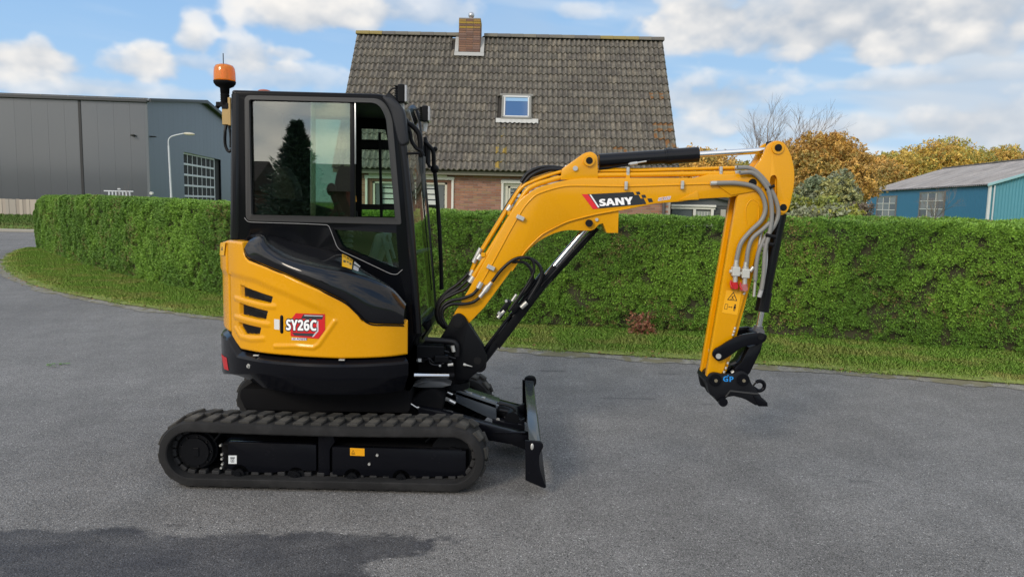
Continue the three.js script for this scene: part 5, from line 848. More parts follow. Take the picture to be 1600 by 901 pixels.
// glossy black cover above the side panel: lofted sections, lower edge / shoulder / inner edge at the cab
{
  const B = [[-0.501, 1.414, 0.526], [-0.48, 1.377, 0.544], [-0.407, 1.356, 0.6], [-0.33, 1.334, 0.646], [-0.204, 1.296, 0.699], [0.037, 1.2, 0.735], [0.159, 1.137, 0.728], [0.22, 1.08, 0.717], [0.292, 1.015, 0.7], [0.392, 1.003, 0.664], [0.482, 0.992, 0.604]];
  const T = [[-0.454, 1.494], [-0.435, 1.504], [-0.382, 1.511], [-0.326, 1.459], [-0.221, 1.405], [0.014, 1.349], [0.139, 1.325], [0.223, 1.3], [0.311, 1.267], [0.406, 1.212], [0.486, 1.114]], I = [[-0.601, 1.481], [-0.576, 1.494], [-0.526, 1.504], [-0.418, 1.498], [-0.307, 1.463], [-0.121, 1.421], [0.045, 1.383], [0.149, 1.306], [0.232, 1.245], [0.337, 1.172], [0.425, 1.073]];
  const bz = [B.map(([x, y, z]) => V3(x, y, z)), T.map(([x, y], i) => V3(x, y, [0.50, 0.52, 0.545, 0.585, 0.62, 0.655, 0.655, 0.645, 0.62, 0.58, 0.54][i])), I.map(([x, y]) => V3(x, y, 0.225))];
  // shoulder points keep their place in the picture plane while they move to their own depth
  const cv = bz.map(p => new THREE.CatmullRomCurve3(p, false, 'centripetal')), rows = [], n = 110;
  const u2 = (c, i, k) => { const u = i / n * 10; return c.getPoint(u / 10); };
  for (let i = 0; i <= n; i++) {
    const b = u2(cv[0], i), t = u2(cv[1], i), q = u2(cv[2], i), r = [], sh = V3(t.x, t.y - 0.012, Math.min(b.z + 0.012, t.z + 0.055)), P = planAt(sOfX(b.x));
    r.push([b.x - P.nx * 0.05, b.y - 0.004, b.z - P.nz * 0.05]); r.push([b.x - P.nx * 0.004, b.y + 0.003, b.z - P.nz * 0.004]); r.push([b.x + P.nx * 0.006, b.y + 0.012, b.z + P.nz * 0.006]);
    for (let j = 1; j <= 12; j++) { const w = j / 12, c = V3(lerp(b.x, t.x, 0.6), lerp(b.y, t.y, 0.86), b.z + 0.028), x = (1 - w) * (1 - w) * b.x + 2 * w * (1 - w) * c.x + w * w * t.x, y = (1 - w) * (1 - w) * (b.y + 0.012) + 2 * w * (1 - w) * c.y + w * w * t.y, z = (1 - w) * (1 - w) * (b.z + 0.006) + 2 * w * (1 - w) * c.z + w * w * t.z; r.push([x, y, z]); }
    for (let j = 1; j <= 10; j++) { const w = j / 10; r.push([lerp(t.x, q.x, w), lerp(t.y, q.y, w) + 0.012 * Math.sin(Math.PI * w), lerp(t.z, q.z, w)]); }
    rows.push(r);
  }
  const cap = k => { const r = rows[k], c = r.reduce((a, p) => [a[0] + p[0] / r.length, a[1] + p[1] / r.length, a[2] + p[2] / r.length], [0, 0, 0]); return gridSurface([r, r.map(() => [c[0] , c[1] - 0.05, c[2] - 0.1])]); };
  const hood = part('engine_hood', [gridSurface(rows), cap(0), cap(n)], phys([0.005, 0.0055, 0.008], 0.3, { clearcoat: 0.75, clearcoatRoughness: 0.04, specularIntensity: 0.15, side: THREE.DoubleSide }), EX);
  // rubber lip between hood and yellow panel
  part('seal', tube(B.map(([x, y, z]) => [x, y - 0.003, z + 0.002]), 0.005, 120, 6), M.matt, hood);
  const st = canvasMat(128, 96, (c, w, h) => { c.fillStyle = '#f2b705'; c.fillRect(0, 0, w, h); c.fillStyle = '#4a3a08'; for (let i = 0; i < 3; i++) for (let k = 0; k < 2; k++) c.fillRect(14 + i * 38, 14 + k * 40, 26, 10 + 6 * ((i + k) % 2)); });
  const onHood = (u, w, up) => { const t = cv[1].getPoint(u), q = cv[2].getPoint(u); return [lerp(t.x, q.x, w), lerp(t.y, q.y, w) + 0.012 * Math.sin(Math.PI * w) + up, lerp(t.z, q.z, w) + up]; };
  const hoodPatch = (u0, u1, w0, w1, mat, name) => { const r = []; for (let i = 0; i <= 8; i++) { const q = []; for (let j = 0; j <= 6; j++) q.push(onHood(lerp(u0, u1, i / 8), lerp(w0, w1, j / 6), 0.003)); r.push(q); } part(name, gridSurface(r), mat, hood); };
  hoodPatch(0.585, 0.645, 0.10, 0.90, st, 'warning_sticker'); hoodPatch(0.655, 0.695, 0.55, 0.9, M.white, 'sticker'); hoodPatch(0.655, 0.69, 0.12, 0.42, std([0.45, 0.45, 0.47], 0.5), 'sticker');
}

// ---- cab: side frame with window openings, roof, far side, glass, seat and controls
{
  const ZN = 0.22, ZL = -0.735, frameOut = [[-0.679, 2.412, 0.035], [0.284, 2.408, 0.1], [0.381, 2.359, 0.12], [0.458, 1.673, 0.3], [0.514, 0.862, 0.02], [0.464, 0.758], [-0.71, 0.732]];
  const winHole = [[-0.582, 2.37, 0.03], [0.28, 2.368, 0.075], [0.333, 2.238, 0.1], [0.393, 1.602, 0.02], [-0.584, 1.605, 0.03]], lowHole = [[-0.05, 1.559, 0.01], [0.385, 1.544, 0.02], [0.407, 1.282, 0.03], [0.344, 1.293, 0.02], [0.015, 1.424, 0.03]];
  const cab = part('cab', [plate(frameOut, ZN - 0.055, ZN, { bev: 0.014, bs: 3, holes: [winHole, lowHole], seg: 10 })], phys([0.003, 0.0035, 0.005], 0.3, { clearcoat: 0.14, clearcoatRoughness: 0.08, specularIntensity: 0.12 }), EX);
  const panel = (pts, z0, z1, o, m, name, label) => part(name, plate(pts, z0, z1, o), m, cab, label);
  // matt window surround
  const ringOut = [[-0.594, 2.383, 0.04], [0.28, 2.38, 0.09], [0.346, 2.278, 0.12], [0.408, 1.585, 0.02], [-0.599, 1.587, 0.04]], ringIn = [[-0.568, 2.36, 0.02], [0.256, 2.357, 0.07], [0.309, 2.269, 0.1], [0.371, 1.624, 0.015], [-0.567, 1.624, 0.02]];
  panel(ringOut, ZN - 0.02, ZN + 0.008, { bev: 0.004, holes: [ringIn], seg: 10 }, M.grey, 'window_seal');
  // glass: rear fixed pane, front sliding pane, mullion between them
  const tint = phys([0.66, 0.70, 0.62], 0.0, { transmission: 1, thickness: 0, ior: 2.3 });
  panel([[-0.581, 2.369], [0.084, 2.371], [0.082, 1.623], [-0.583, 1.617]], 0.188, 0.192, { bev: 0 }, tint, 'side_window');
  panel([[-0.178, 2.364], [0.082, 2.366], [0.08, 1.624], [-0.185, 1.626]], 0.198, 0.202, { bev: 0 }, phys([0.86, 0.90, 0.84], 0.0, { transmission: 1, thickness: 0, ior: 1.7 }), 'sliding_window');
  panel([[-0.185, 2.373], [-0.153, 2.374], [-0.159, 1.627], [-0.192, 1.626]], 0.178, 0.186, { bev: 0.001 }, phys([0.75, 0.80, 0.74], 0.15, { transmission: 0.7, thickness: 0 }), 'sash_edge_and_glint');
  panel([[0.073, 2.369], [0.102, 2.369], [0.1, 1.624], [0.071, 1.623]], 0.17, 0.212, { bev: 0.003 }, M.satin, 'mullion');
  panel([[0.104, 2.365], [0.111, 2.365], [0.11, 1.967], [0.103, 1.967]], 0.20, 0.216, { bev: 0.001 }, M.steel, 'sash_edge_and_glint');  // bright strip added as the highlight beside the mullion
  panel([[-0.072, 1.57], [0.398, 1.556], [0.416, 1.264], [0.332, 1.279], [-0.01, 1.414]], 0.186, 0.190, { bev: 0 }, phys([0.70, 0.84, 0.78], 0.02, { transmission: 1, thickness: 0, ior: 1.55 }), 'lower_window');
  // pale bead standing in for the highlight on the panel edge below the window
  part('edge_highlight_bead', [tube([[-0.608, 1.609, 0.224], [-0.591, 1.587, 0.224], [-0.558, 1.581, 0.224], [-0.244, 1.578, 0.224], [-0.074, 1.573, 0.224], [-0.054, 1.547, 0.224], [-0.013, 1.44, 0.224], [0.016, 1.409, 0.224], [0.128, 1.36, 0.224], [0.332, 1.268, 0.224], [0.378, 1.263, 0.224], [0.415, 1.295, 0.224]], 0.0022, 80, 6, 0.2)], std([0.30, 0.30, 0.30], 0.4), cab);
  // roof and rear
  const roofP = [[-0.678, 2.415, 0.03], [0.28, 2.411, 0.11], [0.354, 2.381, 0.04], [0.354, 2.353], [-0.679, 2.379]];
  panel(roofP, ZL, ZN - 0.004, { bev: 0.012, bs: 3, seg: 10 }, M.plastic, 'roof');
  panel([[-0.683, 2.387], [-0.642, 2.388], [-0.661, 1.462], [-0.702, 1.461]], ZL + 0.02, ZN - 0.03, { bev: 0.01 }, M.satin, 'rear_wall');
  part('rear_pillar', [cyl([[-0.666, 2.409][0] + 0.018, [-0.666, 2.389][1], 0.185], [[-0.685, 1.47][0] + 0.012, [-0.685, 1.47][1], 0.185], 0.040, 0.042, 20)], M.gloss, cab);
  part('roof_lamp', (() => { const s = new THREE.SphereGeometry(0.045, 14, 8); s.scale(1, 0.3, 1); s.translate(...[-0.608, 2.469, -0.2]); return s; })(), std([0.45, 0.12, 0.06], 0.35), cab);
  // front pillar of the near side with its dark gloss strip, front frame and far pillar
  const pf = [[0.305, 2.4, 0.2], [0.366, 2.329, 0.2], [0.408, 2.08, 0.2], [0.461, 1.549, 0.2], [0.511, 0.875, 0.2]];
  part('front_pillar', [tube(pf, 0.030, 40, 10)], M.gloss, cab);
  part('front_pillar', [tube(pf.map(([x, y, z]) => [x + 0.012, y, z + 0.018]), 0.006, 40, 6)], M.grey, cab);
  const fp = [[0.349, 2.437, -0.7], [0.379, 2.342, -0.7], [0.421, 1.91, -0.7], [0.469, 1.421, -0.7], [0.524, 0.821, -0.7]];
  part('front_pillar', [tube(fp, 0.034, 40, 10)], M.gloss, cab, 'far front pillar');
  part('header', [tube([pf[1], [pf[1][0] + 0.01, pf[1][1], -0.2], fp[0]], 0.03, 12, 8), cyl([0.511, 0.871, 0.2], [0.524, 0.821, -0.7], 0.03)], M.satin, cab);
  { const rows = []; for (let i = 0; i <= 12; i++) { const t = i / 12, a = pf, k = 1 + t * 3, c = new THREE.CatmullRomCurve3(pf.slice(1).map(v3)).getPoint(t), d = new THREE.CatmullRomCurve3(fp.map(v3)).getPoint(t); rows.push([0, 1, 2, 3, 4].map(j => { const w = 0.05 + 0.9 * j / 4; return [lerp(c.x, d.x, w) + 0.02 + 0.03 * Math.sin(Math.PI * w), lerp(c.y, d.y, w), lerp(c.z, d.z, w)]; })); }
    part('windscreen', gridSurface(rows), phys([0.62, 0.72, 0.66], 0.02, { transmission: 1, thickness: 0, ior: 1.5, side: THREE.DoubleSide }), cab); }
  part('screen_bar', [cyl([0.48, 1.398, 0.18], [0.484, 1.379, -0.66], 0.014), cyl([0.5, 0.949, 0.18], [0.508, 0.927, -0.66], 0.010)], std([0.10, 0.11, 0.12], 0.4), cab);
  part('wiper', [tube([[0.413, 1.961, 0], [0.427, 1.842, 0], [0.436, 1.714, 0], [0.428, 1.585, 0]], 0.008, 16, 6), tube([[0.427, 1.949, -0.02], [0.445, 1.843, -0.02], [0.451, 1.671, -0.02]], 0.014, 12, 6), box(...[0.441, 1.576, 0], 0.03, 0.03, 0.03)], std([0.07, 0.07, 0.07], 0.5), cab);
  panel([[0.422, 2.064], [0.49, 2.065], [0.492, 1.698], [0.425, 1.688]], -0.36, -0.35, { bev: 0.002, r: 0.02 }, phys([0.03, 0.035, 0.035], 0.1, {}), 'screen_visor');
  // corner fairing at the top front
  panel([[0.278, 2.394, 0.02], [0.343, 2.388, 0.06], [0.424, 2.318, 0.08], [0.45, 2.103, 0.02], [0.409, 2.082, 0.03], [0.385, 2.109, 0.02], [0.335, 2.308, 0.06]], ZN - 0.06, ZN + 0.024, { bev: 0.014, bs: 3, r: 0.01 }, M.plastic, 'corner_fairing');
  // grab bars and mirror arms at the front
  part('grab_bar', [tube([[0.427, 2.237, 0.14], [0.456, 2.225, 0.14], [0.494, 2.189, 0.14], [0.511, 2.145, 0.14], [0.52, 2.022, 0.14]], 0.017, 24, 8), tube([[0.434, 2.214, 0.16], [0.451, 2.174, 0.16], [0.46, 2.125, 0.16], [0.489, 2.081, 0.16], [0.522, 2.062, 0.16], [0.535, 2.033, 0.16]], 0.012, 24, 8), tube([[0.388, 2.035, 0.2], [0.453, 2.041, 0.2], [0.519, 2.046, 0.2]], 0.009, 8, 6), (() => { const s = new THREE.SphereGeometry(0.032, 14, 10); s.translate(...[0.412, 2.243, 0.15]); return s; })()], M.satin, cab);
  part('mirror_arm', [tube([[0.443, 2.19, -0.7], [0.482, 2.153, -0.7], [0.507, 2.115, -0.7], [0.513, 1.999, -0.7]], 0.016, 20, 8), tube([[0.453, 2.171, -0.7], [0.459, 2.056, -0.7], [0.484, 1.998, -0.7]], 0.012, 12, 8), (() => { const s = new THREE.SphereGeometry(0.034, 14, 10); s.translate(...[0.516, 1.99, -0.72]); return s; })(), (() => { const s = new THREE.SphereGeometry(0.02, 10, 8); s.translate(...[0.519, 2.14, -0.72]); return s; })()], M.satin, cab);
  part('handrail', [tube([[0.516, 1.981, -0.72], [0.543, 1.717, -0.72], [0.567, 1.372, -0.72], [0.58, 1.062, -0.72]], 0.016, 30, 8)], M.satin, cab);
  panel([[0.428, 2.228], [0.452, 2.234], [0.482, 2.143], [0.484, 2.027], [0.459, 2.017], [0.434, 2.055]], -0.73, -0.71, { bev: 0.004 }, M.plastic, 'mirror');
  // work lamps on the front edge of the roof
  const lamp = (p, s) => { const [x, y, z] = p, l = part('work_light', [box(x - 0.022 * s, y, z, 0.045 * s, 0.115 * s, 0.13 * s, 0.008), ...[0, 1, 2, 3, 4, 5, 6].map(i => box(x - 0.05 * s, y - 0.045 * s + i * 0.015 * s, z, 0.03 * s, 0.006 * s, 0.12 * s, 0.001))], M.satin, cab); l.rotation.z = 0; part('lens', box(x + 0.006 * s, y, z, 0.016 * s, 0.105 * s, 0.118 * s, 0.006), phys([0.42, 0.43, 0.45], 0.12, { clearcoat: 1 }), cab); part('bracket', [box(x - 0.025 * s, y - 0.075 * s, z, 0.03, 0.04, 0.03), cyl([x - 0.025, y - 0.09 * s, z], [x - 0.03, y - 0.125 * s, z], 0.016)], M.white, cab); part('cable', tube([[x - 0.04, y + 0.04, z], [x - 0.09, y + 0.035, z], [x - 0.13, y - 0.02, z], [x - 0.15, y - 0.08, z]], 0.006, 16, 6), M.hose, cab); };
  lamp([0.417, 2.42, 0.13], 1); lamp([0.484, 2.382, -0.58], 1);
  // far side of the cab with its door windows
  const farOut = [[-0.672, 2.439, 0.03], [0.139, 2.432, 0.1], [0.252, 2.372, 0.1], [0.39, 0.762], [0.33, 0.658], [-0.696, 0.661]];
  const fh = [[[-0.453, 2.357, 0.02], [-0.125, 2.354, 0.02], [-0.126, 2.045, 0.04], [-0.19, 2.02, 0.06], [-0.24, 1.936, 0.05], [-0.255, 1.799], [-0.261, 1.582], [-0.46, 1.578]], [[-0.057, 2.293, 0.01], [0.139, 2.288, 0.02], [0.159, 2.197, 0.01], [-0.057, 2.197, 0.01]], [[-0.057, 2.134, 0.01], [0.174, 2.134, 0.01], [0.21, 1.705], [-0.058, 1.705]], [[-0.058, 1.675, 0.01], [0.21, 1.676], [0.215, 1.612, 0.01], [-0.058, 1.611]]];
  panel(farOut, ZL - 0.03, ZL, { bev: 0.006, holes: fh }, M.satin, 'far_side_frame');
  panel([[-0.608, 2.431], [0.193, 2.428], [0.245, 1.593], [-0.619, 1.554]], ZL - 0.018, ZL - 0.014, { bev: 0 }, phys([0.74, 0.88, 0.80], 0.02, { transmission: 1, thickness: 0, ior: 1.5 }), 'door_window');
  part('door_bar', [cyl([0.093, 2.257, -0.72], [0.109, 1.61, -0.72], 0.011)], M.satin, cab);
  // inside: floor, seat, consoles, levers
  part('floor', [box(...[-0.204, 0.782, -0.25], 1.15, 0.05, 0.85)], M.matt, cab);
  part('seat', [plate([[-0.586, 1.502, 0.05], [-0.153, 1.53, 0.05], [-0.135, 1.407, 0.04], [-0.565, 1.366, 0.05]], -0.48, -0.02, { bev: 0.03, bs: 3 }), plate([[-0.71, 1.95, 0.05], [-0.611, 1.97, 0.08], [-0.53, 1.896, 0.06], [-0.462, 1.56, 0.05], [-0.518, 1.445, 0.05], [-0.678, 1.441, 0.05]], -0.48, -0.02, { bev: 0.03, bs: 3 }), plate([[-0.484, 1.955, 0.03], [-0.412, 1.956, 0.05], [-0.332, 1.833, 0.05], [-0.307, 1.585, 0.03], [-0.489, 1.582, 0.03]], -0.12, 0.06, { bev: 0.02, bs: 3 })], std([0.045, 0.045, 0.048], 0.7), cab);
  part('console', [plate([[-0.63, 1.755, 0.04], [-0.307, 1.732, 0.04], [-0.048, 1.661, 0.03], [0.017, 1.597], [0.016, 1.481], [-0.635, 1.467]], 0.0, 0.14, { bev: 0.015, bs: 3 })], M.matt, cab);
  part('lever', [tube([[-0.087, 1.804, 0.05], [-0.074, 1.754, 0.05], [-0.049, 1.695, 0.05], [-0.011, 1.611, 0.05]], 0.018, 16, 8), (() => { const s = new THREE.SphereGeometry(0.034, 12, 10); s.scale(1, 1.3, 1); s.translate(...[-0.087, 1.804, 0.05]); return s; })(), tube([[0.039, 1.662, -0.1], [0.052, 1.596, -0.1], [0.074, 1.486, -0.1]], 0.012, 10, 6), ...[0, 1, 2, 3].map(i => box(...[-0.011, 1.619, 0.05].map((v, k) => v + [0.02 * i, -0.01 * i, 0][k]), 0.02, 0.05, 0.06))], M.satin, cab);
  part('gaiter', [0, 1, 2, 3, 4].map(i => { const p = [-0.001, 1.524, 0.02]; return cyl([p[0] + i * 0.002, p[1] - i * 0.034, p[2]], [p[0] + i * 0.002, p[1] - i * 0.034 + 0.022, p[2]], 0.055 - 0.003 * i, 0.035, 14); }), M.grey, cab);
  part('pouch', plate([[-0.004, 1.799, 0.008], [0.022, 1.786], [0.06, 1.714], [0.047, 1.68, 0.01], [0.021, 1.696], [-0.004, 1.756]], -0.03, 0.0, { bev: 0.006 }), std([0.28, 0.03, 0.06], 0.7), cab); part('tag', plate([[0.045, 1.77], [0.067, 1.766], [0.071, 1.727], [0.049, 1.723]], 0.0, 0.008, { bev: 0.002 }), std([0.65, 0.30, 0.03], 0.6), cab);
  part('sticker', decal([[0.027, 1.951], [0.077, 1.952], [0.077, 1.993], [0.027, 1.992]], 0.180, std([0.42, 0.47, 0.40], 0.7), 'sticker', null).geometry, std([0.42, 0.47, 0.40], 0.7, { side: THREE.DoubleSide }), cab);
  part('pedal', [plate([[0.116, 1.302], [0.175, 1.507, 0.02], [0.238, 1.522, 0.02], [0.247, 1.486], [0.166, 1.276]], -0.4, -0.1, { bev: 0.01 }), cyl([0.229, 1.481, -0.1], [0.291, 1.278, -0.1], 0.014), cyl([0.256, 1.506, -0.15], [0.301, 1.337, -0.15], 0.012), box(...[0.273, 1.431, -0.05], 0.03, 0.05, 0.03)], std([0.09, 0.11, 0.12], 0.5), cab);
  // lower front under the screen
  part('front_apron', [plate([[0.453, 0.952], [0.517, 0.901], [0.518, 0.758], [0.454, 0.692]], -0.68, 0.16, { bev: 0.01 }), plate([[0.445, 0.817], [0.579, 0.943], [0.584, 0.893], [0.464, 0.708]], -0.66, 0.0, { bev: 0.008 })], M.satin, cab);
}
// beacon on its stalk at the rear of the cab
{
  const [bx, by, bz] = [-0.765, 2.461, 0.1], lathe = (p, n = 28) => { const g = new THREE.LatheGeometry(p.map(([r, y]) => new THREE.Vector2(r, y)), n); g.translate(bx, by, bz); return g; };
  const bc = part('beacon', [lathe([[0.002, -0.055], [0.028, -0.055], [0.030, -0.02], [0.055, -0.008], [0.068, 0.010], [0.070, 0.024], [0.002, 0.026]]), cyl([bx, by - 0.13, bz], [bx, by - 0.05, bz], 0.026, 0.027, 16), ...[0, 1, 2, 3, 4].map(i => cyl([bx, by - 0.125 + i * 0.014, bz], [bx, by - 0.119 + i * 0.014, bz], 0.029, 0.029, 16))], M.matt, EX);
  const dome = lathe([[0.066, 0.026], [0.068, 0.032], [0.067, 0.075], [0.064, 0.105], [0.055, 0.122], [0.03, 0.131], [0.0005, 0.133]]);
  part('dome', dome, phys([1.0, 0.34, 0.0], 0.15, { transmission: 0.55, thickness: 0, clearcoat: 0.6, clearcoatRoughness: 0.05 }), bc);
  part('bulb', [cyl([bx, by + 0.026, bz], [bx, by + 0.10, bz], 0.025, 0.02, 12)], std([0.90, 0.55, 0.20], 0.4), bc);
  part('antenna', cyl([bx - 0.006, by + 0.125, bz], [bx - 0.006, by + 0.20, bz], 0.0028), M.satin, bc);
  part('bracket', [box(bx + 0.012, by - 0.20, bz, 0.055, 0.11, 0.04), box(bx + 0.035, by - 0.17, bz, 0.02, 0.18, 0.05)], std([0.42, 0.29, 0.12], 0.5, { metalness: 0.3 }), bc);
  part('clamp', [box(bx - 0.03, by - 0.125, bz + 0.01, 0.045, 0.03, 0.03), cyl([bx - 0.055, by - 0.145, bz], [bx - 0.03, by - 0.115, bz], 0.014), box(bx + 0.01, by - 0.135, bz, 0.05, 0.04, 0.05)], M.satin, bc);
  part('cable', [tube([[bx + 0.005, by - 0.25, bz], [bx + 0.0, by - 0.30, bz + 0.01], [bx - 0.005, by - 0.38, bz], [bx + 0.015, by - 0.425, bz], [bx + 0.04, by - 0.41, bz]], 0.010, 24, 8), tube([[bx + 0.02, by - 0.24, bz], [bx + 0.03, by - 0.32, bz], [bx + 0.03, by - 0.40, bz]], 0.008, 16, 8)], M.hose, bc);
}
// ---- swing bracket, boom, arm
const ZB = 0.10;                                          // half width of the boom
{
  const sb = part('swing_bracket', [plate([[0.654, 0.829, 0.01], [0.716, 0.934, 0.01], [0.737, 0.982, 0.03], [0.775, 1.005, 0.05], [0.818, 0.984, 0.03], [0.84, 0.941, 0.02], [0.937, 0.8, 0.02], [0.973, 0.71, 0.02], [0.965, 0.653, 0.02], [0.855, 0.558, 0.01], [0.76, 0.538, 0.01], [0.757, 0.77, 0.02], [0.705, 0.821, 0.01]], 0.095, 0.135, { bev: 0.006 }), plate([[0.65, 0.786], [0.717, 0.893], [0.739, 0.934, 0.02], [0.775, 0.953, 0.04], [0.82, 0.931, 0.03], [0.94, 0.747, 0.02], [0.968, 0.665, 0.02], [0.956, 0.609, 0.02], [0.849, 0.515], [0.763, 0.499], [0.76, 0.711]], -0.135, -0.10, { bev: 0.006 }), plate([[0.721, 0.684], [0.795, 0.757], [0.884, 0.67], [0.855, 0.543], [0.754, 0.523]], -0.11, 0.11, { bev: 0.006 })], M.satin, EX);
  part('pin', [zcyl(...[0.778, 0.95], 0.12, 0.150, 0.030), zcyl(...[0.778, 0.95], 0.12, 0.142, 0.044)], M.pin, sb);
  part('pin', [zcyl(...[0.908, 0.685], 0.12, 0.139, 0.026)], M.pin, sb);
  part('knuckle', [cyl([0.737, 0.459, 0], [0.734, 0.702, 0], 0.085, 0.085, 24), cyl([0.736, 0.468, 0], [0.736, 0.513, 0], 0.115, 0.115, 24), cyl([0.735, 0.599, 0], [0.734, 0.666, 0], 0.10, 0.10, 24)], M.satin, sb);
  part('pivot_frame', [plate([[0.447, 0.699], [0.663, 0.752], [0.759, 0.688], [0.762, 0.511], [0.449, 0.495]], -0.2, 0.12, { bev: 0.01 })], M.matt, EX);
  // clutter of hoses and valve between cab and bracket
  const v = part('valve_block', [box(...[0.592, 0.749, 0.16], 0.20, 0.09, 0.1, 0.01), box(...[0.674, 0.707, 0.2], 0.10, 0.05, 0.06, 0.01), plate([[0.482, 0.737, 0.01], [0.554, 0.756, 0.01], [0.563, 0.679], [0.483, 0.66]], 0.1, 0.20, { bev: 0.006 })], M.satin, EX);
  part('hose', tube([[0.557, 0.822, 0.16], [0.626, 0.819, 0.16], [0.711, 0.816, 0.16], [0.758, 0.805, 0.16], [0.771, 0.766, 0.16], [0.768, 0.718, 0.16]], 0.022, 30, 10), M.hose, v);
  for (const h of [[[0.567, 0.722, 0.2], [0.61, 0.736, 0.2], [0.648, 0.715, 0.2], [0.703, 0.725, 0.2], [0.767, 0.709, 0.2]], [[0.564, 0.698, 0.21], [0.594, 0.707, 0.21], [0.624, 0.682, 0.21], [0.675, 0.692, 0.21], [0.742, 0.693, 0.21]], [[0.579, 0.75, 0.19], [0.63, 0.743, 0.19], [0.672, 0.757, 0.19], [0.723, 0.749, 0.19]], [[0.591, 0.709, 0.22], [0.6, 0.679, 0.22], [0.638, 0.667, 0.22], [0.693, 0.681, 0.22]]]) part('hose', tube(h, 0.007, 30, 7), M.gloss, v);
  part('fitting', [cyl([0.718, 0.669, 0.22], [0.752, 0.674, 0.22], 0.011), cyl([0.659, 0.663, 0.22], [0.672, 0.664, 0.22], 0.009), cyl([0.816, 0.665, 0.17], [0.833, 0.661, 0.17], 0.010), cyl([0.833, 0.661, 0.17], [0.876, 0.651, 0.17], 0.007, 0.002), cyl([0.746, 0.798, 0.22], [0.755, 0.76, 0.22], 0.013)], M.zinc, v);
  decal([[0.517, 0.683], [0.54, 0.683], [0.54, 0.733], [0.517, 0.732]], 0.203, M.white, 'sticker', v); decal([[0.494, 0.673], [0.515, 0.676], [0.515, 0.732], [0.493, 0.732]], 0.203, canvasMat(32, 64, (c, w, h) => { c.fillStyle = '#101214'; c.fillRect(0, 0, w, h); c.strokeStyle = '#c8c8c8'; c.lineWidth = 3; c.strokeRect(8, 6, 16, 18); c.strokeRect(6, 34, 20, 16); }), 'sticker', v);
  const sc = part('swing_cylinder', cyl([0.497, 0.619, 0.33], [0.732, 0.598, 0.22], 0.0165, 0.0165, 20), M.chrome, EX);
  part('gland', [cyl([0.465, 0.62, 0.34], [0.501, 0.619, 0.33], 0.026), cyl([0.723, 0.598, 0.22], [0.756, 0.596, 0.21], 0.022)], M.satin, sc);
  part('hose_cover', [plate([[0.474, 0.529, 0.01], [0.575, 0.57, 0.03], [0.68, 0.563, 0.02], [0.739, 0.539], [0.68, 0.52], [0.533, 0.517]], 0.0, 0.25, { bev: 0.01 })], std([0.10, 0.105, 0.11], 0.6), EX);
}
const boom = part('boom', [
  plate([[0.74, 0.989, 0.02], [0.839, 1.156], [0.955, 1.377], [1.078, 1.622], [1.168, 1.763, 0.05], [1.268, 1.84, 0.12], [1.468, 1.899, 0.15], [1.586, 1.914], [2.314, 1.93], [2.409, 1.957], [2.703, 1.967, 0.08], [2.787, 1.91, 0.08], [2.739, 1.855, 0.04], [2.561, 1.809], [2.338, 1.792], [2.233, 1.773], [2.065, 1.757], [1.901, 1.72], [1.67, 1.673], [1.46, 1.622, 0.15], [1.305, 1.53, 0.15], [1.202, 1.408, 0.1], [1.107, 1.269], [0.948, 1.042], [0.842, 0.926, 0.01]], -ZB, ZB, { bev: 0.006, seg: 12 }),
  plate([[1.127, 1.299], [1.218, 1.442], [1.335, 1.555], [1.502, 1.648], [1.902, 1.737], [1.827, 1.706], [1.828, 1.557, 0.004], [1.752, 1.556, 0.004], [1.724, 1.619, 0.004], [1.699, 1.612], [1.662, 1.569, 0.03], [1.594, 1.567, 0.03], [1.479, 1.571, 0.1], [1.382, 1.539, 0.1], [1.29, 1.486, 0.1], [1.206, 1.399, 0.1], [1.14, 1.303]], -0.088, 0.088, { bev: 0.004, seg: 12 }),
  plate([[1.435, 1.899], [1.442, 1.97], [1.582, 2.075, 0.02], [1.632, 2.09, 0.04], [1.673, 2.062, 0.02], [1.68, 1.958], [1.682, 1.904]], 0.055, 0.09, { bev: 0.005 }), plate([[1.445, 1.904], [1.451, 1.977], [1.596, 2.085, 0.02], [1.647, 2.101, 0.04], [1.689, 2.072, 0.02], [1.697, 1.965], [1.699, 1.91]], -0.09, -0.055, { bev: 0.005 }),
  plate([[0.738, 0.981], [0.772, 0.999, 0.03], [0.816, 0.978], [0.842, 0.926], [0.8, 0.899], [0.743, 0.937]], -0.10, 0.10, { bev: 0.005 }),
], M.yellow, EX);
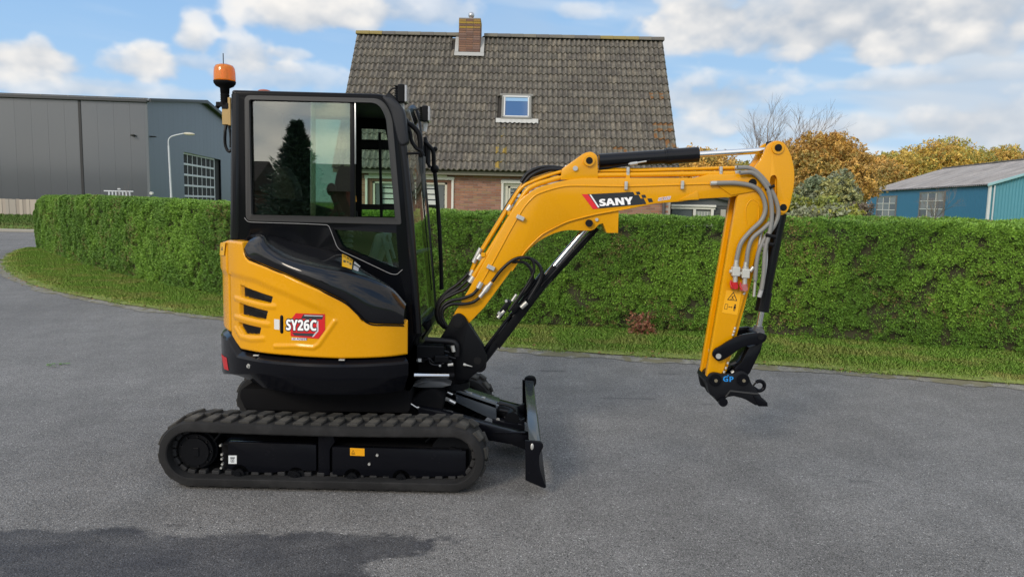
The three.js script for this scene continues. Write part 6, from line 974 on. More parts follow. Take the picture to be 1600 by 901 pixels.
{
  // raised edge strips and doubling plates
  const strip = (pts, r) => tube(pts, r, 80, 6, 0.3);
  part('edge_strip', [strip([[0.861, 1.092, 0.1], [0.998, 1.344, 0.1], [1.121, 1.581, 0.1], [1.203, 1.722, 0.1], [1.285, 1.803, 0.1], [1.478, 1.86, 0.1], [1.874, 1.866, 0.1], [2.442, 1.895, 0.1]], 0.007), strip([[1.127, 1.291, 0.1], [1.218, 1.43, 0.1], [1.326, 1.539, 0.1], [1.485, 1.624, 0.1], [1.67, 1.677, 0.1], [1.901, 1.724, 0.1]], 0.005)], M.yellow, boom);
  part('doubling_plate', [plate([[2.455, 1.891], [2.56, 1.822], [2.76, 1.86, 0.05], [2.755, 1.951, 0.05], [2.649, 1.953]], 0.098, 0.110, { bev: 0.004 }), plate([[2.216, 1.781], [2.339, 1.851, 0.02], [2.35, 1.788]], 0.098, 0.105, { bev: 0.003 }), plate([[2.296, 1.917], [2.404, 1.953], [2.673, 1.963], [2.675, 1.933]], 0.06, 0.098, { bev: 0.004 })], M.yellow, boom);
  for (const [p, r0, r1] of [[[1.618, 2.027], 0.022, 0.036], [[1.631, 1.619], 0.024, 0.0], [[2.694, 1.906], 0.026, 0.040]]) { part('pin', [zcyl(p[0], p[1], -0.12, 0.118, r0)], M.pin, boom); if (r1) part('boss', [zcyl(p[0], p[1], 0.09, 0.112, r1)], M.yellow, boom); }
  part('bolt', [zcyl(...[1.682, 1.643], 0.09, 0.098, 0.011), zcyl(...[1.529, 1.975], 0.06, 0.105, 0.016)], M.zinc, boom);
  part('warning_sticker', [box(...[1.484, 1.98, 0.08], 0.045, 0.03, 0.006, 0.002)], M.white, boom);
  // oil pipes along the back of the boom
  const pipe = (pts, r, m = M.yellow) => part('oil_pipe', tube(pts, r, 90, 9, 0.25), m, boom);
  pipe([[0.866, 1.24, 0.07], [0.937, 1.358, 0.07], [1.128, 1.682, 0.07], [1.189, 1.789, 0.07], [1.226, 1.836, 0.07], [1.293, 1.871, 0.07], [1.436, 1.916, 0.07], [1.47, 1.927, 0.07], [1.961, 1.944, 0.07], [2.468, 1.963, 0.07], [2.603, 1.966, 0.07]], 0.017);
  pipe([[0.855, 1.271, 0.04], [0.905, 1.385, 0.04], [1.08, 1.685, 0.04], [1.159, 1.818, 0.04], [1.217, 1.87, 0.04], [1.454, 1.956, 0.04], [1.964, 1.973, 0.04], [2.601, 2.005, 0.04]], 0.012);
  pipe([[0.844, 1.259, 0], [0.895, 1.382, 0], [1.071, 1.685, 0], [1.142, 1.802, 0], [1.209, 1.884, 0], [1.456, 1.966, 0], [1.971, 1.981, 0], [2.614, 2.003, 0]], 0.012);
  const fit = (a, b, r) => cyl(a, b, r, r, 10);
  part('fitting', [fit([0.845, 1.205, 0.07], [0.87, 1.244, 0.07], 0.021), fit([0.847, 1.249, 0.04], [0.864, 1.285, 0.04], 0.016), fit([0.904, 1.173, 0.12], [0.925, 1.212, 0.12], 0.017), fit([0.916, 1.113, 0.12], [0.993, 1.213, 0.12], 0.014), fit([0.947, 1.152, 0.12], [0.972, 1.187, 0.12], 0.020), fit([0.868, 1.337, 0.05], [0.914, 1.433, 0.05], 0.017), fit([2.416, 1.896, 0.12], [2.466, 1.899, 0.12], 0.015), fit([2.59, 2.005, 0.05], [2.641, 2.006, 0.05], 0.013), fit([2.586, 1.966, 0.07], [2.628, 1.971, 0.07], 0.018)], M.zinc, boom);
  for (const [p, w, h] of [[[1.175, 1.645, 0.115], 0.055, 0.028], [[0.987, 1.311, 0.115], 0.055, 0.028]]) { const g = box(0, 0, 0, w, h, 0.03); g.rotateZ(-0.42); g.translate(...p); part('pipe_clamp', g, M.zinc, boom); }
  for (const p of [[1.863, 1.869, 0.12], [2.232, 1.881, 0.12], [1.878, 1.963, 0.08], [2.49, 1.98, 0.08]]) part('pipe_clamp', [box(p[0], p[1], p[2], 0.020, 0.055, 0.03), zcyl(p[0], p[1], p[2], p[2] + 0.02, 0.007, 6)], M.zinc, boom);
  for (const p of [[1.879, 1.929, 0.08], [2.491, 1.947, 0.08], [1.102, 1.673, 0.08], [0.933, 1.393, 0.08]]) part('pipe_clamp', box(p[0], p[1], p[2], 0.028, 0.028, 0.03), M.yellow, boom);
  part('fitting', [fit([1.089, 1.69, 0.06], [1.11, 1.724, 0.06], 0.02), fit([0.898, 1.36, 0.06], [0.919, 1.391, 0.06], 0.024)], M.zinc, boom);
  // black hoses
  const hose = (pts, r = 0.011, m = M.hose, p = EX) => part('hose', tube(pts, r, 60, 8), m, p);
  hose([[1.532, 1.949, 0.03], [1.412, 1.968, 0.03], [1.318, 1.962, 0.03], [1.234, 1.918, 0.03], [1.184, 1.849, 0.03], [1.168, 1.802, 0.03]], 0.012, M.hose, boom); hose([[1.534, 1.959, 0], [1.422, 1.982, 0], [1.31, 1.98, 0], [1.225, 1.944, 0], [1.175, 1.879, 0]], 0.013, M.hose, boom); hose([[1.46, 1.943, -0.05], [1.33, 1.957, -0.05], [1.236, 1.908, -0.05], [1.117, 1.772, -0.05], [0.948, 1.463, -0.05]], 0.014, M.hose, boom);
  hose([[0.858, 1.222, 0.07], [0.82, 1.165, 0.07], [0.751, 1.129, 0.07], [0.683, 1.093, 0.07], [0.644, 1.048, 0.07], [0.632, 0.978, 0.07], [0.659, 0.917, 0.07], [0.711, 0.892, 0.07]]); hose([[0.847, 1.249, 0.04], [0.792, 1.179, 0.04], [0.718, 1.133, 0.04], [0.662, 1.093, 0.04], [0.628, 1.04, 0.04], [0.625, 0.965, 0.04], [0.665, 0.895, 0.04], [0.726, 0.879, 0.04]]); hose([[0.844, 1.272, 0], [0.762, 1.187, 0], [0.684, 1.128, 0], [0.633, 1.065, 0], [0.612, 0.985, 0], [0.634, 0.906, 0]]); hose([[0.908, 1.173, 0.12], [0.866, 1.129, 0.12], [0.798, 1.101, 0.12], [0.722, 1.083, 0.12], [0.671, 1.047, 0.12], [0.654, 0.995, 0.12], [0.672, 0.93, 0.12], [0.724, 0.901, 0.12]]); hose([[0.914, 1.109, 0.13], [0.868, 1.078, 0.13], [0.799, 1.064, 0.13], [0.731, 1.063, 0.13], [0.68, 1.031, 0.13], [0.668, 0.979, 0.13], [0.694, 0.919, 0.13]]); hose([[0.852, 1.238, 0.05], [0.762, 1.153, 0.05], [0.676, 1.099, 0.05], [0.634, 1.019, 0.05], [0.648, 0.94, 0.05]], 0.010);
  hose([[0.997, 1.218, 0.13], [1.059, 1.301, 0.13], [1.134, 1.366, 0.13], [1.21, 1.385, 0.13], [1.279, 1.361, 0.13], [1.318, 1.311, 0.13], [1.316, 1.242, 0.13], [1.242, 1.104, 0.13]], 0.011); hose([[1.126, 1.351, 0.1], [1.203, 1.349, 0.1], [1.251, 1.307, 0.1], [1.265, 1.247, 0.1], [1.233, 1.177, 0.1], [1.153, 1.081, 0.1]], 0.010); hose([[1.177, 1.376, 0.14], [1.235, 1.386, 0.14], [1.27, 1.345, 0.14], [1.264, 1.268, 0.14], [1.182, 1.129, 0.14], [1.116, 1.029, 0.14]], 0.009);
  // print
  decal([[1.664, 1.715], [2.02, 1.773], [1.925, 1.838], [1.572, 1.807]], 0.1075, M.red, 'print_panel', boom).visible = true;
  boom.remove(boom.children[boom.children.length - 1]);
  const cm = canvasMat(1024, 256, (c, w, h) => {
    c.clearRect(0, 0, w, h); const P = (col, p) => { c.fillStyle = col; c.beginPath(); p.forEach(([x, y], i) => i ? c.lineTo(x * w, y * h) : c.moveTo(x * w, y * h)); c.closePath(); c.fill(); };
    P('#e0101e', [[0.0, 0.06], [0.10, 0.06], [0.245, 0.95], [0.155, 1.0]]); P('#3a0a14', [[0.085, 0.06], [0.11, 0.06], [0.255, 0.93], [0.225, 0.95]]); P('#17181c', [[0.12, 0.06], [0.70, 0.02], [0.72, 0.19], [0.775, 0.19], [0.80, 0.40], [0.845, 0.40], [0.88, 0.70], [0.245, 0.95]]); P('#f4f4f4', [[0.105, 0.10], [0.128, 0.10], [0.243, 0.88], [0.222, 0.90]]);
    P('#17181c', [[0.735, 0.02], [0.785, 0.01], [0.80, 0.16], [0.75, 0.17]]); P('#17181c', [[0.81, 0.20], [0.862, 0.19], [0.88, 0.36], [0.826, 0.375]]); P('#17181c', [[0.892, 0.41], [0.95, 0.40], [0.972, 0.60], [0.914, 0.615]]);
    c.save(); c.transform(1, -0.055, 0.14, 1, 0.235 * w, 0.56 * h); c.font = 'bold 150px sans-serif'; c.textBaseline = 'middle'; const tw = c.measureText('SANY').width; c.scale(0.455 * w / tw, 0.92); c.fillStyle = '#ffffff'; c.strokeStyle = '#ffffff'; c.lineWidth = 9; c.fillText('SANY', 0, 14); c.strokeText('SANY', 0, 14); c.restore();
  }, { alphaTest: 0.5, transparent: true });
  decal([[1.579, 1.709], [2.065, 1.719], [2.06, 1.84], [1.576, 1.813]], ZB, cm, 'brand_print', boom, 0.002);
  decal([[2.079, 1.77], [2.184, 1.787], [2.183, 1.816], [2.078, 1.799]], ZB, canvasMat(256, 64, (c, w, h) => { c.clearRect(0, 0, w, h); c.font = 'bold italic 52px sans-serif'; c.textBaseline = 'middle'; c.lineWidth = 10; c.strokeStyle = '#f2eef0'; c.strokeText('SX PLUS', 4, 34); c.fillStyle = '#6a2a58'; c.fillText('SX PLUS', 4, 34); }, { alphaTest: 0.5, transparent: true }), 'brand_print', boom, 0.002);
  // arm cylinder on top
  const a0 = [1.694, 2.033, 0], a1 = [2.356, 2.089, 0], a2 = [2.846, 2.129, 0], dir = v3(a1).sub(v3(a0)).normalize(), along = t => v3(a0).addScaledVector(dir, t), L = v3(a1).distanceTo(v3(a0));
  const ac = part('arm_cylinder', [cyl(a0, along(L * 0.68), 0.047, 0.047, 28), cyl(along(L * 0.66), a1, 0.051, 0.051, 28), cyl(along(L * 0.68), along(L * 0.73), 0.056, 0.056, 28), zcyl(...[1.63, 2.033], -0.05, 0.05, 0.045)], M.gloss, EX);
  part('rod', [cyl(a1, a2, 0.0205, 0.0205, 24)], M.chrome, ac); part('rod_eye', [zcyl(a2[0] + 0.02, a2[1], -0.055, 0.055, 0.038), box(a2[0] - 0.01, a2[1] + 0.03, 0.0, 0.04, 0.05, 0.08)], M.pin, ac);
  part('fitting', [cyl([1.883, 2.012, 0.06], [2.001, 2.033, 0.06], 0.006), cyl([1.892, 2.012, 0.06], [1.942, 2.02, 0.06], 0.012)], M.zinc, ac);
  part('feed_pipe', tube([[1.691, 1.977, 0.05], [1.792, 1.992, 0.05], [1.961, 2.025, 0.05], [2.028, 2.043, 0.05]], 0.008, 16, 6), M.satin, ac);
}
// arm
{
  const earA = [[2.694, 1.988, 0.03], [2.756, 2.072, 0.04], [2.785, 2.155, 0.02], [2.829, 2.185, 0.04], [2.884, 2.178, 0.04], [2.934, 2.113, 0.08], [2.97, 2.01, 0.1], [2.977, 1.906, 0.1], [2.956, 1.759, 0.05], [2.934, 1.708, 0.03], [2.893, 1.695, 0.03], [2.84, 1.723, 0.02], [2.825, 1.697], [2.8, 1.612], [2.751, 1.442], [2.697, 1.192], [2.659, 1.027], [2.631, 0.908], [2.576, 0.639, 0.02], [2.523, 0.585, 0.05], [2.462, 0.593, 0.03], [2.461, 0.61], [2.556, 1.42], [2.603, 1.81], [2.647, 1.916]], hole = [[2.805, 1.89, 0.02], [2.809, 1.957, 0.02], [2.846, 1.97, 0.03], [2.865, 1.941, 0.02], [2.874, 1.799, 0.01], [2.846, 1.774, 0.01], [2.819, 1.798, 0.01]];
  const arm = part('arm', [plate(earA, 0.055, 0.098, { bev: 0.006, holes: [hole], seg: 10 }), plate(earA, -0.098, -0.055, { bev: 0.006, holes: [hole], seg: 10 }), plate([[2.726, 1.985], [2.782, 2.062], [2.81, 2.012], [2.828, 1.722], [2.783, 1.453], [2.673, 0.923], [2.606, 0.626, 0.02], [2.546, 0.571, 0.04], [2.489, 0.579, 0.02], [2.585, 1.414], [2.633, 1.812], [2.678, 1.92]], -0.06, 0.06, { bev: 0.002 })], M.yellow, EX);
  part('weld_bead', tube([[2.677, 1.635, 0.098], [2.663, 1.719, 0.098], [2.677, 1.774, 0.098], [2.706, 1.796, 0.098], [2.736, 1.775, 0.098], [2.752, 1.721, 0.098], [2.749, 1.637, 0.098]], 0.004, 40, 6), M.yellow, arm);
  for (const [p, r, rb] of [[[2.849, 2.136], 0.023, 0.040], [[2.906, 1.75], 0.022, 0.036]]) { part('pin', [zcyl(p[0], p[1], -0.12, 0.117, r), zcyl(p[0], p[1], 0.11, 0.121, r * 0.7, 6)], M.pin, arm); part('boss', zcyl(p[0], p[1], 0.09, 0.110, rb), M.yellow, arm); }
  // quick couplings on the near face
  for (const [x, y, k] of [[1149.5, 424, 0], [1164.5, 427, 1]].map(q => q)) { }
  const qa = [2.61, 1.322, 0.13], qb = [2.674, 1.31, 0.13];
  [qa, qb].forEach(([x, y, z], k) => {
    part('coupling_block', [box(x, y, z, 0.052, 0.062, 0.045, 0.006), cyl([x - 0.04, y + 0.0, z], [x - 0.02, y, z], 0.012)], std([0.60, 0.60, 0.55], 0.45, { metalness: 0.3 }), arm);
    part('fitting', [cyl([x, y - 0.03, z], [x, y - 0.075, z], 0.015), cyl([x - 0.002, y + 0.03, z], [x + 0.001, y + 0.075, z], 0.014), cyl([x, y + 0.03, z], [x, y + 0.045, z], 0.02, 0.02, 6)], M.zinc, arm);
    part('dust_cap', [cyl([x - 0.004, y - 0.07, z], [x - 0.004, y - 0.115, z], 0.025), zcyl(x - 0.004, y - 0.098, z, z + 0.03, 0.018)], k ? std([0.42, 0.14, 0.14], 0.4) : M.red, arm);
    part('dust_cap', tube([[x - 0.026, y - 0.06, z], [x - 0.032, y - 0.085, z + 0.01], [x - 0.02, y - 0.11, z + 0.02]], 0.006, 8, 6), M.red, arm);
  });
  part('fitting', [cyl([2.709, 1.323, 0.12], [2.728, 1.353, 0.12], 0.012), cyl([2.689, 1.183, 0.1], [2.681, 1.166, 0.1], 0.008), ...[[2.638, 0.944, 0.1], [2.633, 0.922, 0.1], [2.627, 0.9, 0.1], [2.603, 0.706, 0.1], [2.592, 0.671, 0.1], [2.581, 0.644, 0.1]].map(p => cyl(p, [p[0] - 0.004, p[1] - 0.014, p[2]], 0.008))], M.zinc, arm);
  decal([[2.542, 1.041], [2.646, 1.026], [2.667, 1.187], [2.564, 1.193]], 0.0985, canvasMat(128, 192, (c, w, h) => { c.fillStyle = '#f5b10a'; c.fillRect(0, 0, w, h); c.strokeStyle = c.fillStyle = '#2a1c02'; c.lineWidth = 6; c.lineJoin = 'round'; c.beginPath(); c.moveTo(26, 78); c.lineTo(62, 14); c.lineTo(102, 78); c.closePath(); c.stroke(); c.lineWidth = 5; c.beginPath(); c.moveTo(52, 50); c.lineTo(76, 44); c.moveTo(62, 48); c.lineTo(62, 66); c.lineTo(48, 70); c.moveTo(62, 58); c.lineTo(76, 70); c.stroke(); c.lineWidth = 3; c.strokeRect(14, 116, 22, 42); c.fillRect(46, 134, 26, 4); c.beginPath(); c.moveTo(42, 136); c.lineTo(52, 129); c.lineTo(52, 143); c.fill(); c.beginPath(); c.moveTo(78, 136); c.lineTo(68, 129); c.lineTo(68, 143); c.fill(); c.beginPath(); c.arc(96, 114, 7, 0, 7); c.fill(); c.fillRect(87, 122, 18, 24); c.fillRect(89, 144, 5, 20); c.fillRect(98, 144, 5, 20); }), 'warning_sticker', arm);
  const hose = (pts, r, m = M.greyHose) => part('hose', tube(pts, r, 80, 10), m, arm);
  const spiral = (pts, r) => { hose(pts, r); };
  spiral([[2.456, 1.898, 0.125], [2.582, 1.901, 0.125], [2.692, 1.883, 0.125], [2.753, 1.834, 0.125], [2.784, 1.743, 0.125], [2.763, 1.663, 0.125], [2.692, 1.586, 0.125], [2.637, 1.509, 0.125], [2.617, 1.423, 0.125], [2.613, 1.364, 0.125]], 0.0155);
  spiral([[2.586, 2.001, 0.12], [2.67, 1.999, 0.12], [2.74, 1.954, 0.12], [2.803, 1.881, 0.12], [2.855, 1.786, 0.12], [2.872, 1.707, 0.12], [2.855, 1.64, 0.12], [2.824, 1.588, 0.12], [2.793, 1.545, 0.12], [2.76, 1.46, 0.12], [2.748, 1.375, 0.12], [2.746, 1.264, 0.12]], 0.0145);
  spiral([[2.599, 1.967, 0.14], [2.682, 1.969, 0.14], [2.752, 1.913, 0.14], [2.798, 1.839, 0.14], [2.822, 1.723, 0.14], [2.82, 1.614, 0.14], [2.795, 1.47, 0.14], [2.793, 1.301, 0.14], [2.785, 1.207, 0.14]], 0.014);
  spiral([[2.829, 1.66, 0.13], [2.774, 1.604, 0.13], [2.71, 1.544, 0.13], [2.685, 1.468, 0.13], [2.678, 1.357, 0.13]], 0.0145);
  hose([[2.796, 1.512, 0.13], [2.804, 1.385, 0.13], [2.788, 1.214, 0.13], [2.775, 1.154, 0.13]], 0.014, std([0.40, 0.40, 0.40], 0.5)); hose([[2.776, 1.595, 0.1], [2.76, 1.425, 0.1], [2.753, 1.253, 0.1], [2.75, 1.154, 0.1]], 0.010, M.zinc);
  part('cable_tie', [cyl([2.772, 1.863, 0.14], [2.829, 1.889, 0.14], 0.010), cyl([2.79, 1.568, 0.15], [2.854, 1.556, 0.15], 0.012), cyl([2.81, 1.509, 0.15], [2.844, 1.506, 0.15], 0.012)], M.pin, arm);
  // bucket cylinder
  const b0 = [2.932, 1.711, 0], b1 = [2.842, 1.042, 0], b2 = [2.825, 0.913, 0], D = v3(b1).sub(v3(b0)), at = t => v3(b0).addScaledVector(D, t);
  const bc = part('bucket_cylinder', [cyl(b0, at(0.84), 0.040, 0.040, 24), cyl(at(0.80), b1, 0.047, 0.047, 24), cyl(at(0.97), at(1.0), 0.050, 0.050, 24)], M.gloss, EX);
  part('rod', cyl(b1, b2, 0.021, 0.021, 20), M.chrome, bc); part('rod_eye', [zcyl(b2[0], b2[1] - 0.01, -0.05, 0.05, 0.030), cyl(at(1.15), b2, 0.03)], std([0.16, 0.16, 0.17], 0.4, { metalness: 0.5 }), bc);
  // linkage
  const L1 = [[2.526, 0.712, 0.03], [2.483, 0.75, 0.04], [2.494, 0.794, 0.04], [2.536, 0.817], [2.606, 0.866, 0.1], [2.685, 0.903, 0.1], [2.796, 0.918, 0.05], [2.844, 0.902, 0.03], [2.841, 0.867, 0.03], [2.809, 0.84, 0.02], [2.741, 0.832, 0.05], [2.673, 0.811, 0.1], [2.616, 0.762, 0.1], [2.562, 0.726, 0.03]];
  const lk = part('link', [plate(L1, 0.105, 0.135, { bev: 0.004, seg: 10 }), plate(L1, -0.135, -0.105, { bev: 0.004, seg: 10 })], M.black, EX);
  part('pin', [zcyl(...[2.524, 0.751], -0.14, 0.142, 0.018, 16)], M.zinc, lk); part('pin', [zcyl(...[2.802, 0.888], -0.14, 0.139, 0.020, 16)], M.pin, lk);
  part('link', [plate([[2.743, 0.805], [2.803, 0.829, 0.03], [2.837, 0.843, 0.03], [2.827, 0.789, 0.02], [2.762, 0.632], [2.721, 0.578, 0.02], [2.677, 0.586, 0.02], [2.647, 0.656, 0.02], [2.697, 0.702]], -0.085, 0.085, { bev: 0.006 })], M.black, EX);
}
// quick coupler
{
  const q = (s) => s;
  const P = [[2.458, 0.591, 0.02], [2.474, 0.626, 0.02], [2.503, 0.638, 0.03], [2.538, 0.632, 0.02], [2.56, 0.626], [2.633, 0.628], [2.662, 0.65, 0.02], [2.705, 0.653, 0.03], [2.737, 0.619, 0.03], [2.757, 0.567, 0.02], [2.776, 0.545], [2.804, 0.51], [2.818, 0.484], [2.864, 0.45], [2.863, 0.423, 0.004], [2.792, 0.419], [2.716, 0.462], [2.619, 0.484], [2.578, 0.452, 0.02], [2.588, 0.435], [2.531, 0.44], [2.512, 0.473], [2.483, 0.486], [2.47, 0.525]];
  const c = part('quick_coupler', [plate(P, 0.10, 0.135, { bev: 0.004 }), plate(P, -0.135, -0.10, { bev: 0.004 }), plate([[2.553, 0.526], [2.739, 0.53], [2.822, 0.477], [2.888, 0.406], [2.766, 0.44], [2.662, 0.474], [2.592, 0.463]], -0.11, 0.11, { bev: 0.004 }), plate([[2.461, 0.605], [2.489, 0.57], [2.53, 0.462], [2.576, 0.427], [2.531, 0.444], [2.487, 0.524], [2.453, 0.578]], -0.125, 0.125, { bev: 0.003 })], phys([0.006, 0.0065, 0.009], 0.45, { clearcoat: 0.1, clearcoatRoughness: 0.3, specularIntensity: 0.35 }), EX);
  for (const [p, r] of [[[2.509, 0.589], 0.042], [[2.696, 0.593], 0.040]]) part('boss', [zcyl(p[0], p[1], -0.15, 0.150, r, 26), zcyl(p[0], p[1], 0.14, 0.158, r * 0.72, 26)], M.black, c), part('pin', zcyl(p[0], p[1], 0.15, 0.166, 0.012, 6), std([0.30, 0.26, 0.18], 0.4, { metalness: 0.6 }), c);
  part('hook', (() => { const o = [2.851, 0.526], r = 0.034, pts = []; for (let i = 0; i <= 20; i++) { const a = 2.3 - i / 20 * 4.5; pts.push([o[0] + Math.cos(a) * r, o[1] + Math.sin(a) * r, 0.02]); } return [tube(pts, 0.0135, 40, 8), cyl([2.805, 0.514, 0.02], pts[20], 0.014), cyl(pts[0], [2.808, 0.527, 0.02], 0.006)]; })(), M.black, c);
  part('lower_pin', [zcyl(...[2.564, 0.444], -0.16, 0.165, 0.024, 16), zcyl(...[2.564, 0.444], 0.13, 0.172, 0.030, 16)], M.black, c);
  part('lip', [plate([[2.583, 0.477], [2.615, 0.521], [2.81, 0.504], [2.807, 0.492], [2.616, 0.51], [2.592, 0.472]], 0.13, 0.141, { bev: 0.002 })], M.grey, c);
  part('claw', [plate([[2.772, 0.484], [2.814, 0.498], [2.839, 0.459], [2.87, 0.442], [2.874, 0.415], [2.811, 0.414]], -0.12, 0.145, { bev: 0.004 })], M.black, c);
  decal([[2.562, 0.57], [2.639, 0.567], [2.636, 0.627], [2.559, 0.627]], 0.135, canvasMat(128, 96, (x, w, h) => { x.clearRect(0, 0, w, h); x.fillStyle = '#1f8fe0'; x.font = 'bold 84px sans-serif'; x.textBaseline = 'middle'; x.save(); x.scale(w / x.measureText('GP').width * 0.98, 0.98); x.fillText('GP', 0, 52); x.restore(); x.fillRect(50, 6, 20, 10); }, { alphaTest: 0.5, transparent: true }), 'brand_print', c, 0.0015);
  part('hose', [tube([[2.603, 0.599, 0], [2.645, 0.641, 0], [2.722, 0.674, 0], [2.8, 0.712, 0]], 0.006, 20, 6), tube([[2.591, 0.637, 0.05], [2.611, 0.664, 0.05], [2.671, 0.692, 0.05]], 0.010, 12, 6)], M.grey, c); part('fitting', [cyl([2.644, 0.616, 0.05], [2.674, 0.635, 0.05], 0.016)], M.zinc, c);
}
// boom cylinder under the boom
{
  const c0 = [0.937, 0.671, 0], c1 = [1.364, 1.257, 0], c2 = [1.632, 1.593, 0], D = v3(c1).sub(v3(c0)), at = t => v3(c0).addScaledVector(D, t);
  const bc = part('boom_cylinder', [cyl(c0, at(0.94), 0.040, 0.040, 24), cyl(at(0.86), c1, 0.048, 0.048, 24), zcyl(c0[0] - 0.02, c0[1] - 0.03, -0.08, 0.08, 0.05)], M.gloss, EX);
  part('rod', cyl(c1, c2, 0.0205, 0.0205, 20), M.chrome, bc);
  const g = [[-0.045, 0.052], [0.045, 0.052]].map(() => 0);
  part('guard', [cyl([1.328, 1.188, 0.06], [1.67, 1.583, 0.05], 0.011), cyl([1.351, 1.167, -0.06], [1.707, 1.58, -0.05], 0.013), plate([[1.024, 0.816], [1.402, 1.332], [1.446, 1.307], [1.33, 1.139], [1.052, 0.75]], 0.045, 0.056, { bev: 0.002 }), plate([[1.022, 0.798], [1.408, 1.324], [1.453, 1.298], [1.334, 1.127], [1.05, 0.731]], -0.056, -0.045, { bev: 0.002 })], M.satin, bc);
  part('feed_pipe', [cyl([1.134, 0.997, 0.065], [1.326, 1.271, 0.065], 0.009), cyl([1.112, 1.01, 0.065], [1.284, 1.235, 0.065], 0.009), cyl([0.952, 0.751, 0.065], [1.121, 0.984, 0.065], 0.010), tube([[1.155, 1.011, 0.07], [1.218, 1.096, 0.07], [1.294, 1.175, 0.07], [1.335, 1.254, 0.07], [1.325, 1.314, 0.07]], 0.010, 20, 6)], M.black, bc);
  part('valve_block', [plate([[1.03, 0.987], [1.106, 1.093], [1.128, 1.076], [1.061, 0.961]], 0.02, 0.10, { bev: 0.005 }), plate([[1.124, 1.024], [1.167, 1.077], [1.189, 1.06], [1.147, 0.998]], 0.05, 0.09, { bev: 0.005 })], M.satin, bc);
  part('fitting', [cyl([1.132, 1.09, 0.11], [1.161, 1.134, 0.11], 0.010), cyl([1.193, 1.045, 0.09], [1.231, 1.081, 0.09], 0.016), cyl([1.039, 0.973, 0.09], [1.082, 1.021, 0.09], 0.014), zcyl(...[1.048, 1.005], 0.1, 0.12, 0.012), zcyl(...[1.093, 1.088], 0.08, 0.11, 0.009)], M.zinc, bc);
}
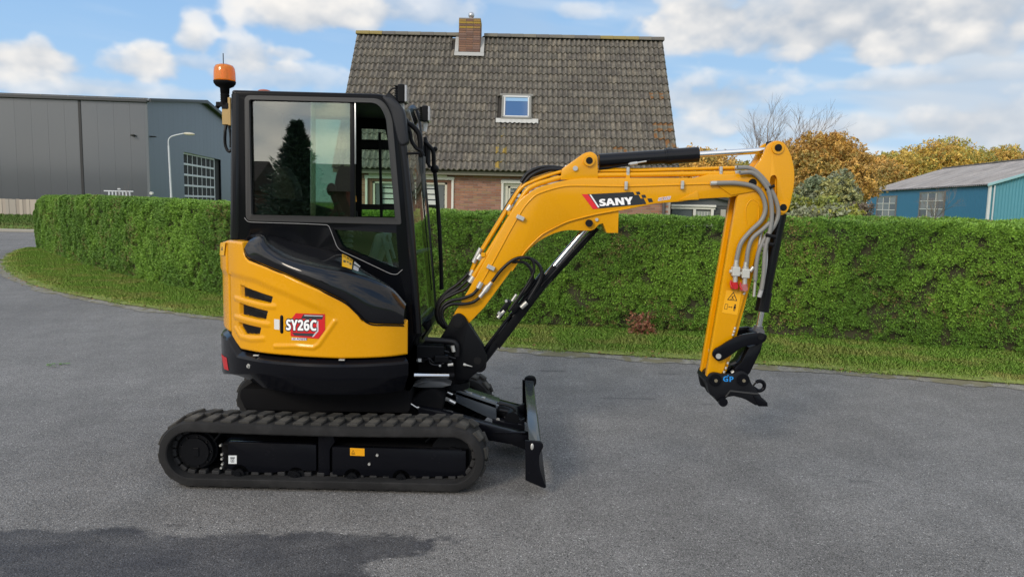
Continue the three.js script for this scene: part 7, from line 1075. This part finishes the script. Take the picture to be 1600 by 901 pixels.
// ---- dozer blade with its push arms and lift cylinder
{
  const pr = [[1.228, 0.347], [1.323, 0.343, 0.02], [1.339, 0.315, 0.03], [1.312, 0.263, 0.03], [1.316, 0.185, 0.05], [1.337, 0.122, 0.03], [1.359, 0.064], [1.35, 0.058], [1.33, 0.063], [1.234, 0.104]];
  const fr = [[1.294, 0.302], [1.312, 0.263, 0.03], [1.316, 0.185, 0.05], [1.337, 0.122, 0.03], [1.359, 0.064], [1.346, 0.06], [1.306, 0.114], [1.282, 0.192], [1.276, 0.278]];
  const bl = part('dozer_blade', [plate(fr, -0.765, 0.765, { bev: 0.002 }), plate(pr, 0.755, 0.775, { bev: 0.004 }), plate(pr, -0.775, -0.755, { bev: 0.004 })], M.black, EX);
  const tb = [-2.265, 2.99]; part('top_tube', [plate([[1.248, 0.344, 0.01], [1.316, 0.343, 0.02], [1.324, 0.314, 0.02], [1.302, 0.29, 0.01], [1.253, 0.297, 0.01]], -0.756, 0.756, { bev: 0.004 })], std([0.085, 0.10, 0.105], 0.30, { metalness: 0.2, roughnessMap: fleck }), bl);
  part('side_lug', [plate([[1.243, 0.359, 0.02], [1.278, 0.376], [1.319, 0.376, 0.03], [1.34, 0.351, 0.02], [1.341, 0.309], [1.315, 0.308], [1.284, 0.339, 0.01], [1.269, 0.328], [1.273, 0.134], [1.248, 0.134]], -0.80, -0.775, { bev: 0.003 })], M.black, bl);
  part('fitting', [(() => { const s = new THREE.SphereGeometry(0.02, 12, 8); s.scale(0.5, 1, 0.3); s.translate(...[1.269, 0.312, 0.777]); return s; })()], M.zinc, bl);
  const armP = [[0.54, 0.418], [0.687, 0.396], [0.918, 0.328], [1.26, 0.245, 0.01], [1.262, 0.141], [1.152, 0.182], [0.92, 0.22], [0.541, 0.264]];
  part('push_arm', [plate(armP, 0.27, 0.36, { bev: 0.006 }), box(...[1.138, 0.265, 0.36], 0.20, 0.012, 0.02, 0.003)], M.black, bl); const armL = bl.children[bl.children.length - 1].clone(); armL.position.z = -0.63; bl.add(armL);
  part('gusset', [plate([[1.176, 0.252], [1.236, 0.28], [1.239, 0.186], [1.177, 0.216]], 0.06, 0.085, { bev: 0.003 }), plate([[1.149, 0.266], [1.236, 0.306], [1.24, 0.14], [1.15, 0.185]], -0.22, -0.2, { bev: 0.003 }), plate([[1.015, 0.274], [1.234, 0.242], [1.236, 0.187], [1.017, 0.2]], -0.2, 0.12, { bev: 0.004 })], M.black, bl);
  const cov = part('cylinder_cover', [plate([[0.763, 0.473], [1.038, 0.385], [1.044, 0.269], [1.022, 0.264], [0.762, 0.384]], 0.075, 0.09, { bev: 0.003 }), plate([[0.763, 0.459], [1.058, 0.366], [1.045, 0.343], [0.759, 0.437]], -0.12, 0.09, { bev: 0.003 })], phys([0.045, 0.055, 0.068], 0.25, { clearcoat: 0.5, clearcoatRoughness: 0.15 }), bl);
  part('bolt', [cyl([0.854, 0.408, 0.02], [0.854, 0.435, 0.02], 0.016), cyl([0.948, 0.373, 0.02], [0.947, 0.405, 0.02], 0.016), zcyl(...[1.053, 0.264], 0.08, 0.10, 0.014)], M.zinc, cov);
  const c0 = [0.655, 0.452, -0.02], c1 = [1.149, 0.271, -0.02]; const lc = part('lift_cylinder', [cyl(c0, c1, 0.045, 0.045, 20), zcyl(c1[0], c1[1], -0.12, 0.09, 0.05)], M.satin, bl);
  part('hose', [tube([[0.574, 0.334, 0.12], [0.591, 0.388, 0.12], [0.638, 0.42, 0.12], [0.699, 0.413, 0.12], [0.756, 0.387, 0.12]], 0.014, 24, 8)], std([0.28, 0.28, 0.27], 0.5), lc);
  for (const h of [[[1.041, 0.37, 0.05], [1.103, 0.362, 0.05], [1.161, 0.336, 0.05], [1.171, 0.282, 0.05]], [[1.06, 0.322, 0.04], [1.117, 0.31, 0.04], [1.166, 0.288, 0.04]], [[1.096, 0.272, 0.05], [1.14, 0.286, 0.05], [1.184, 0.305, 0.05]], [[0.695, 0.451, 0.08], [0.735, 0.443, 0.08], [0.779, 0.426, 0.08]]]) part('hose', tube(h, 0.010, 20, 7), M.hose, lc);
  part('fitting', [cyl([0.704, 0.451, 0.08], [0.739, 0.434, 0.08], 0.013), cyl([0.721, 0.404, 0.12], [0.76, 0.383, 0.12], 0.016)], M.steel, lc);
  part('arm_pivot', [plate([[0.435, 0.399, 0.02], [0.552, 0.504, 0.04], [0.643, 0.523, 0.05], [0.703, 0.465, 0.03], [0.687, 0.366, 0.02], [0.478, 0.297]], -0.30, 0.30, { bev: 0.01 })], M.matt, bl);
  part('mount', [cyl([0.455, 0.46, 0.35], [0.567, 0.39, 0.35], 0.006), cyl([0.534, 0.415, 0.35], [0.551, 0.407, 0.35], 0.009)], M.steel, bl);
}

renderer.render(scene, camera);
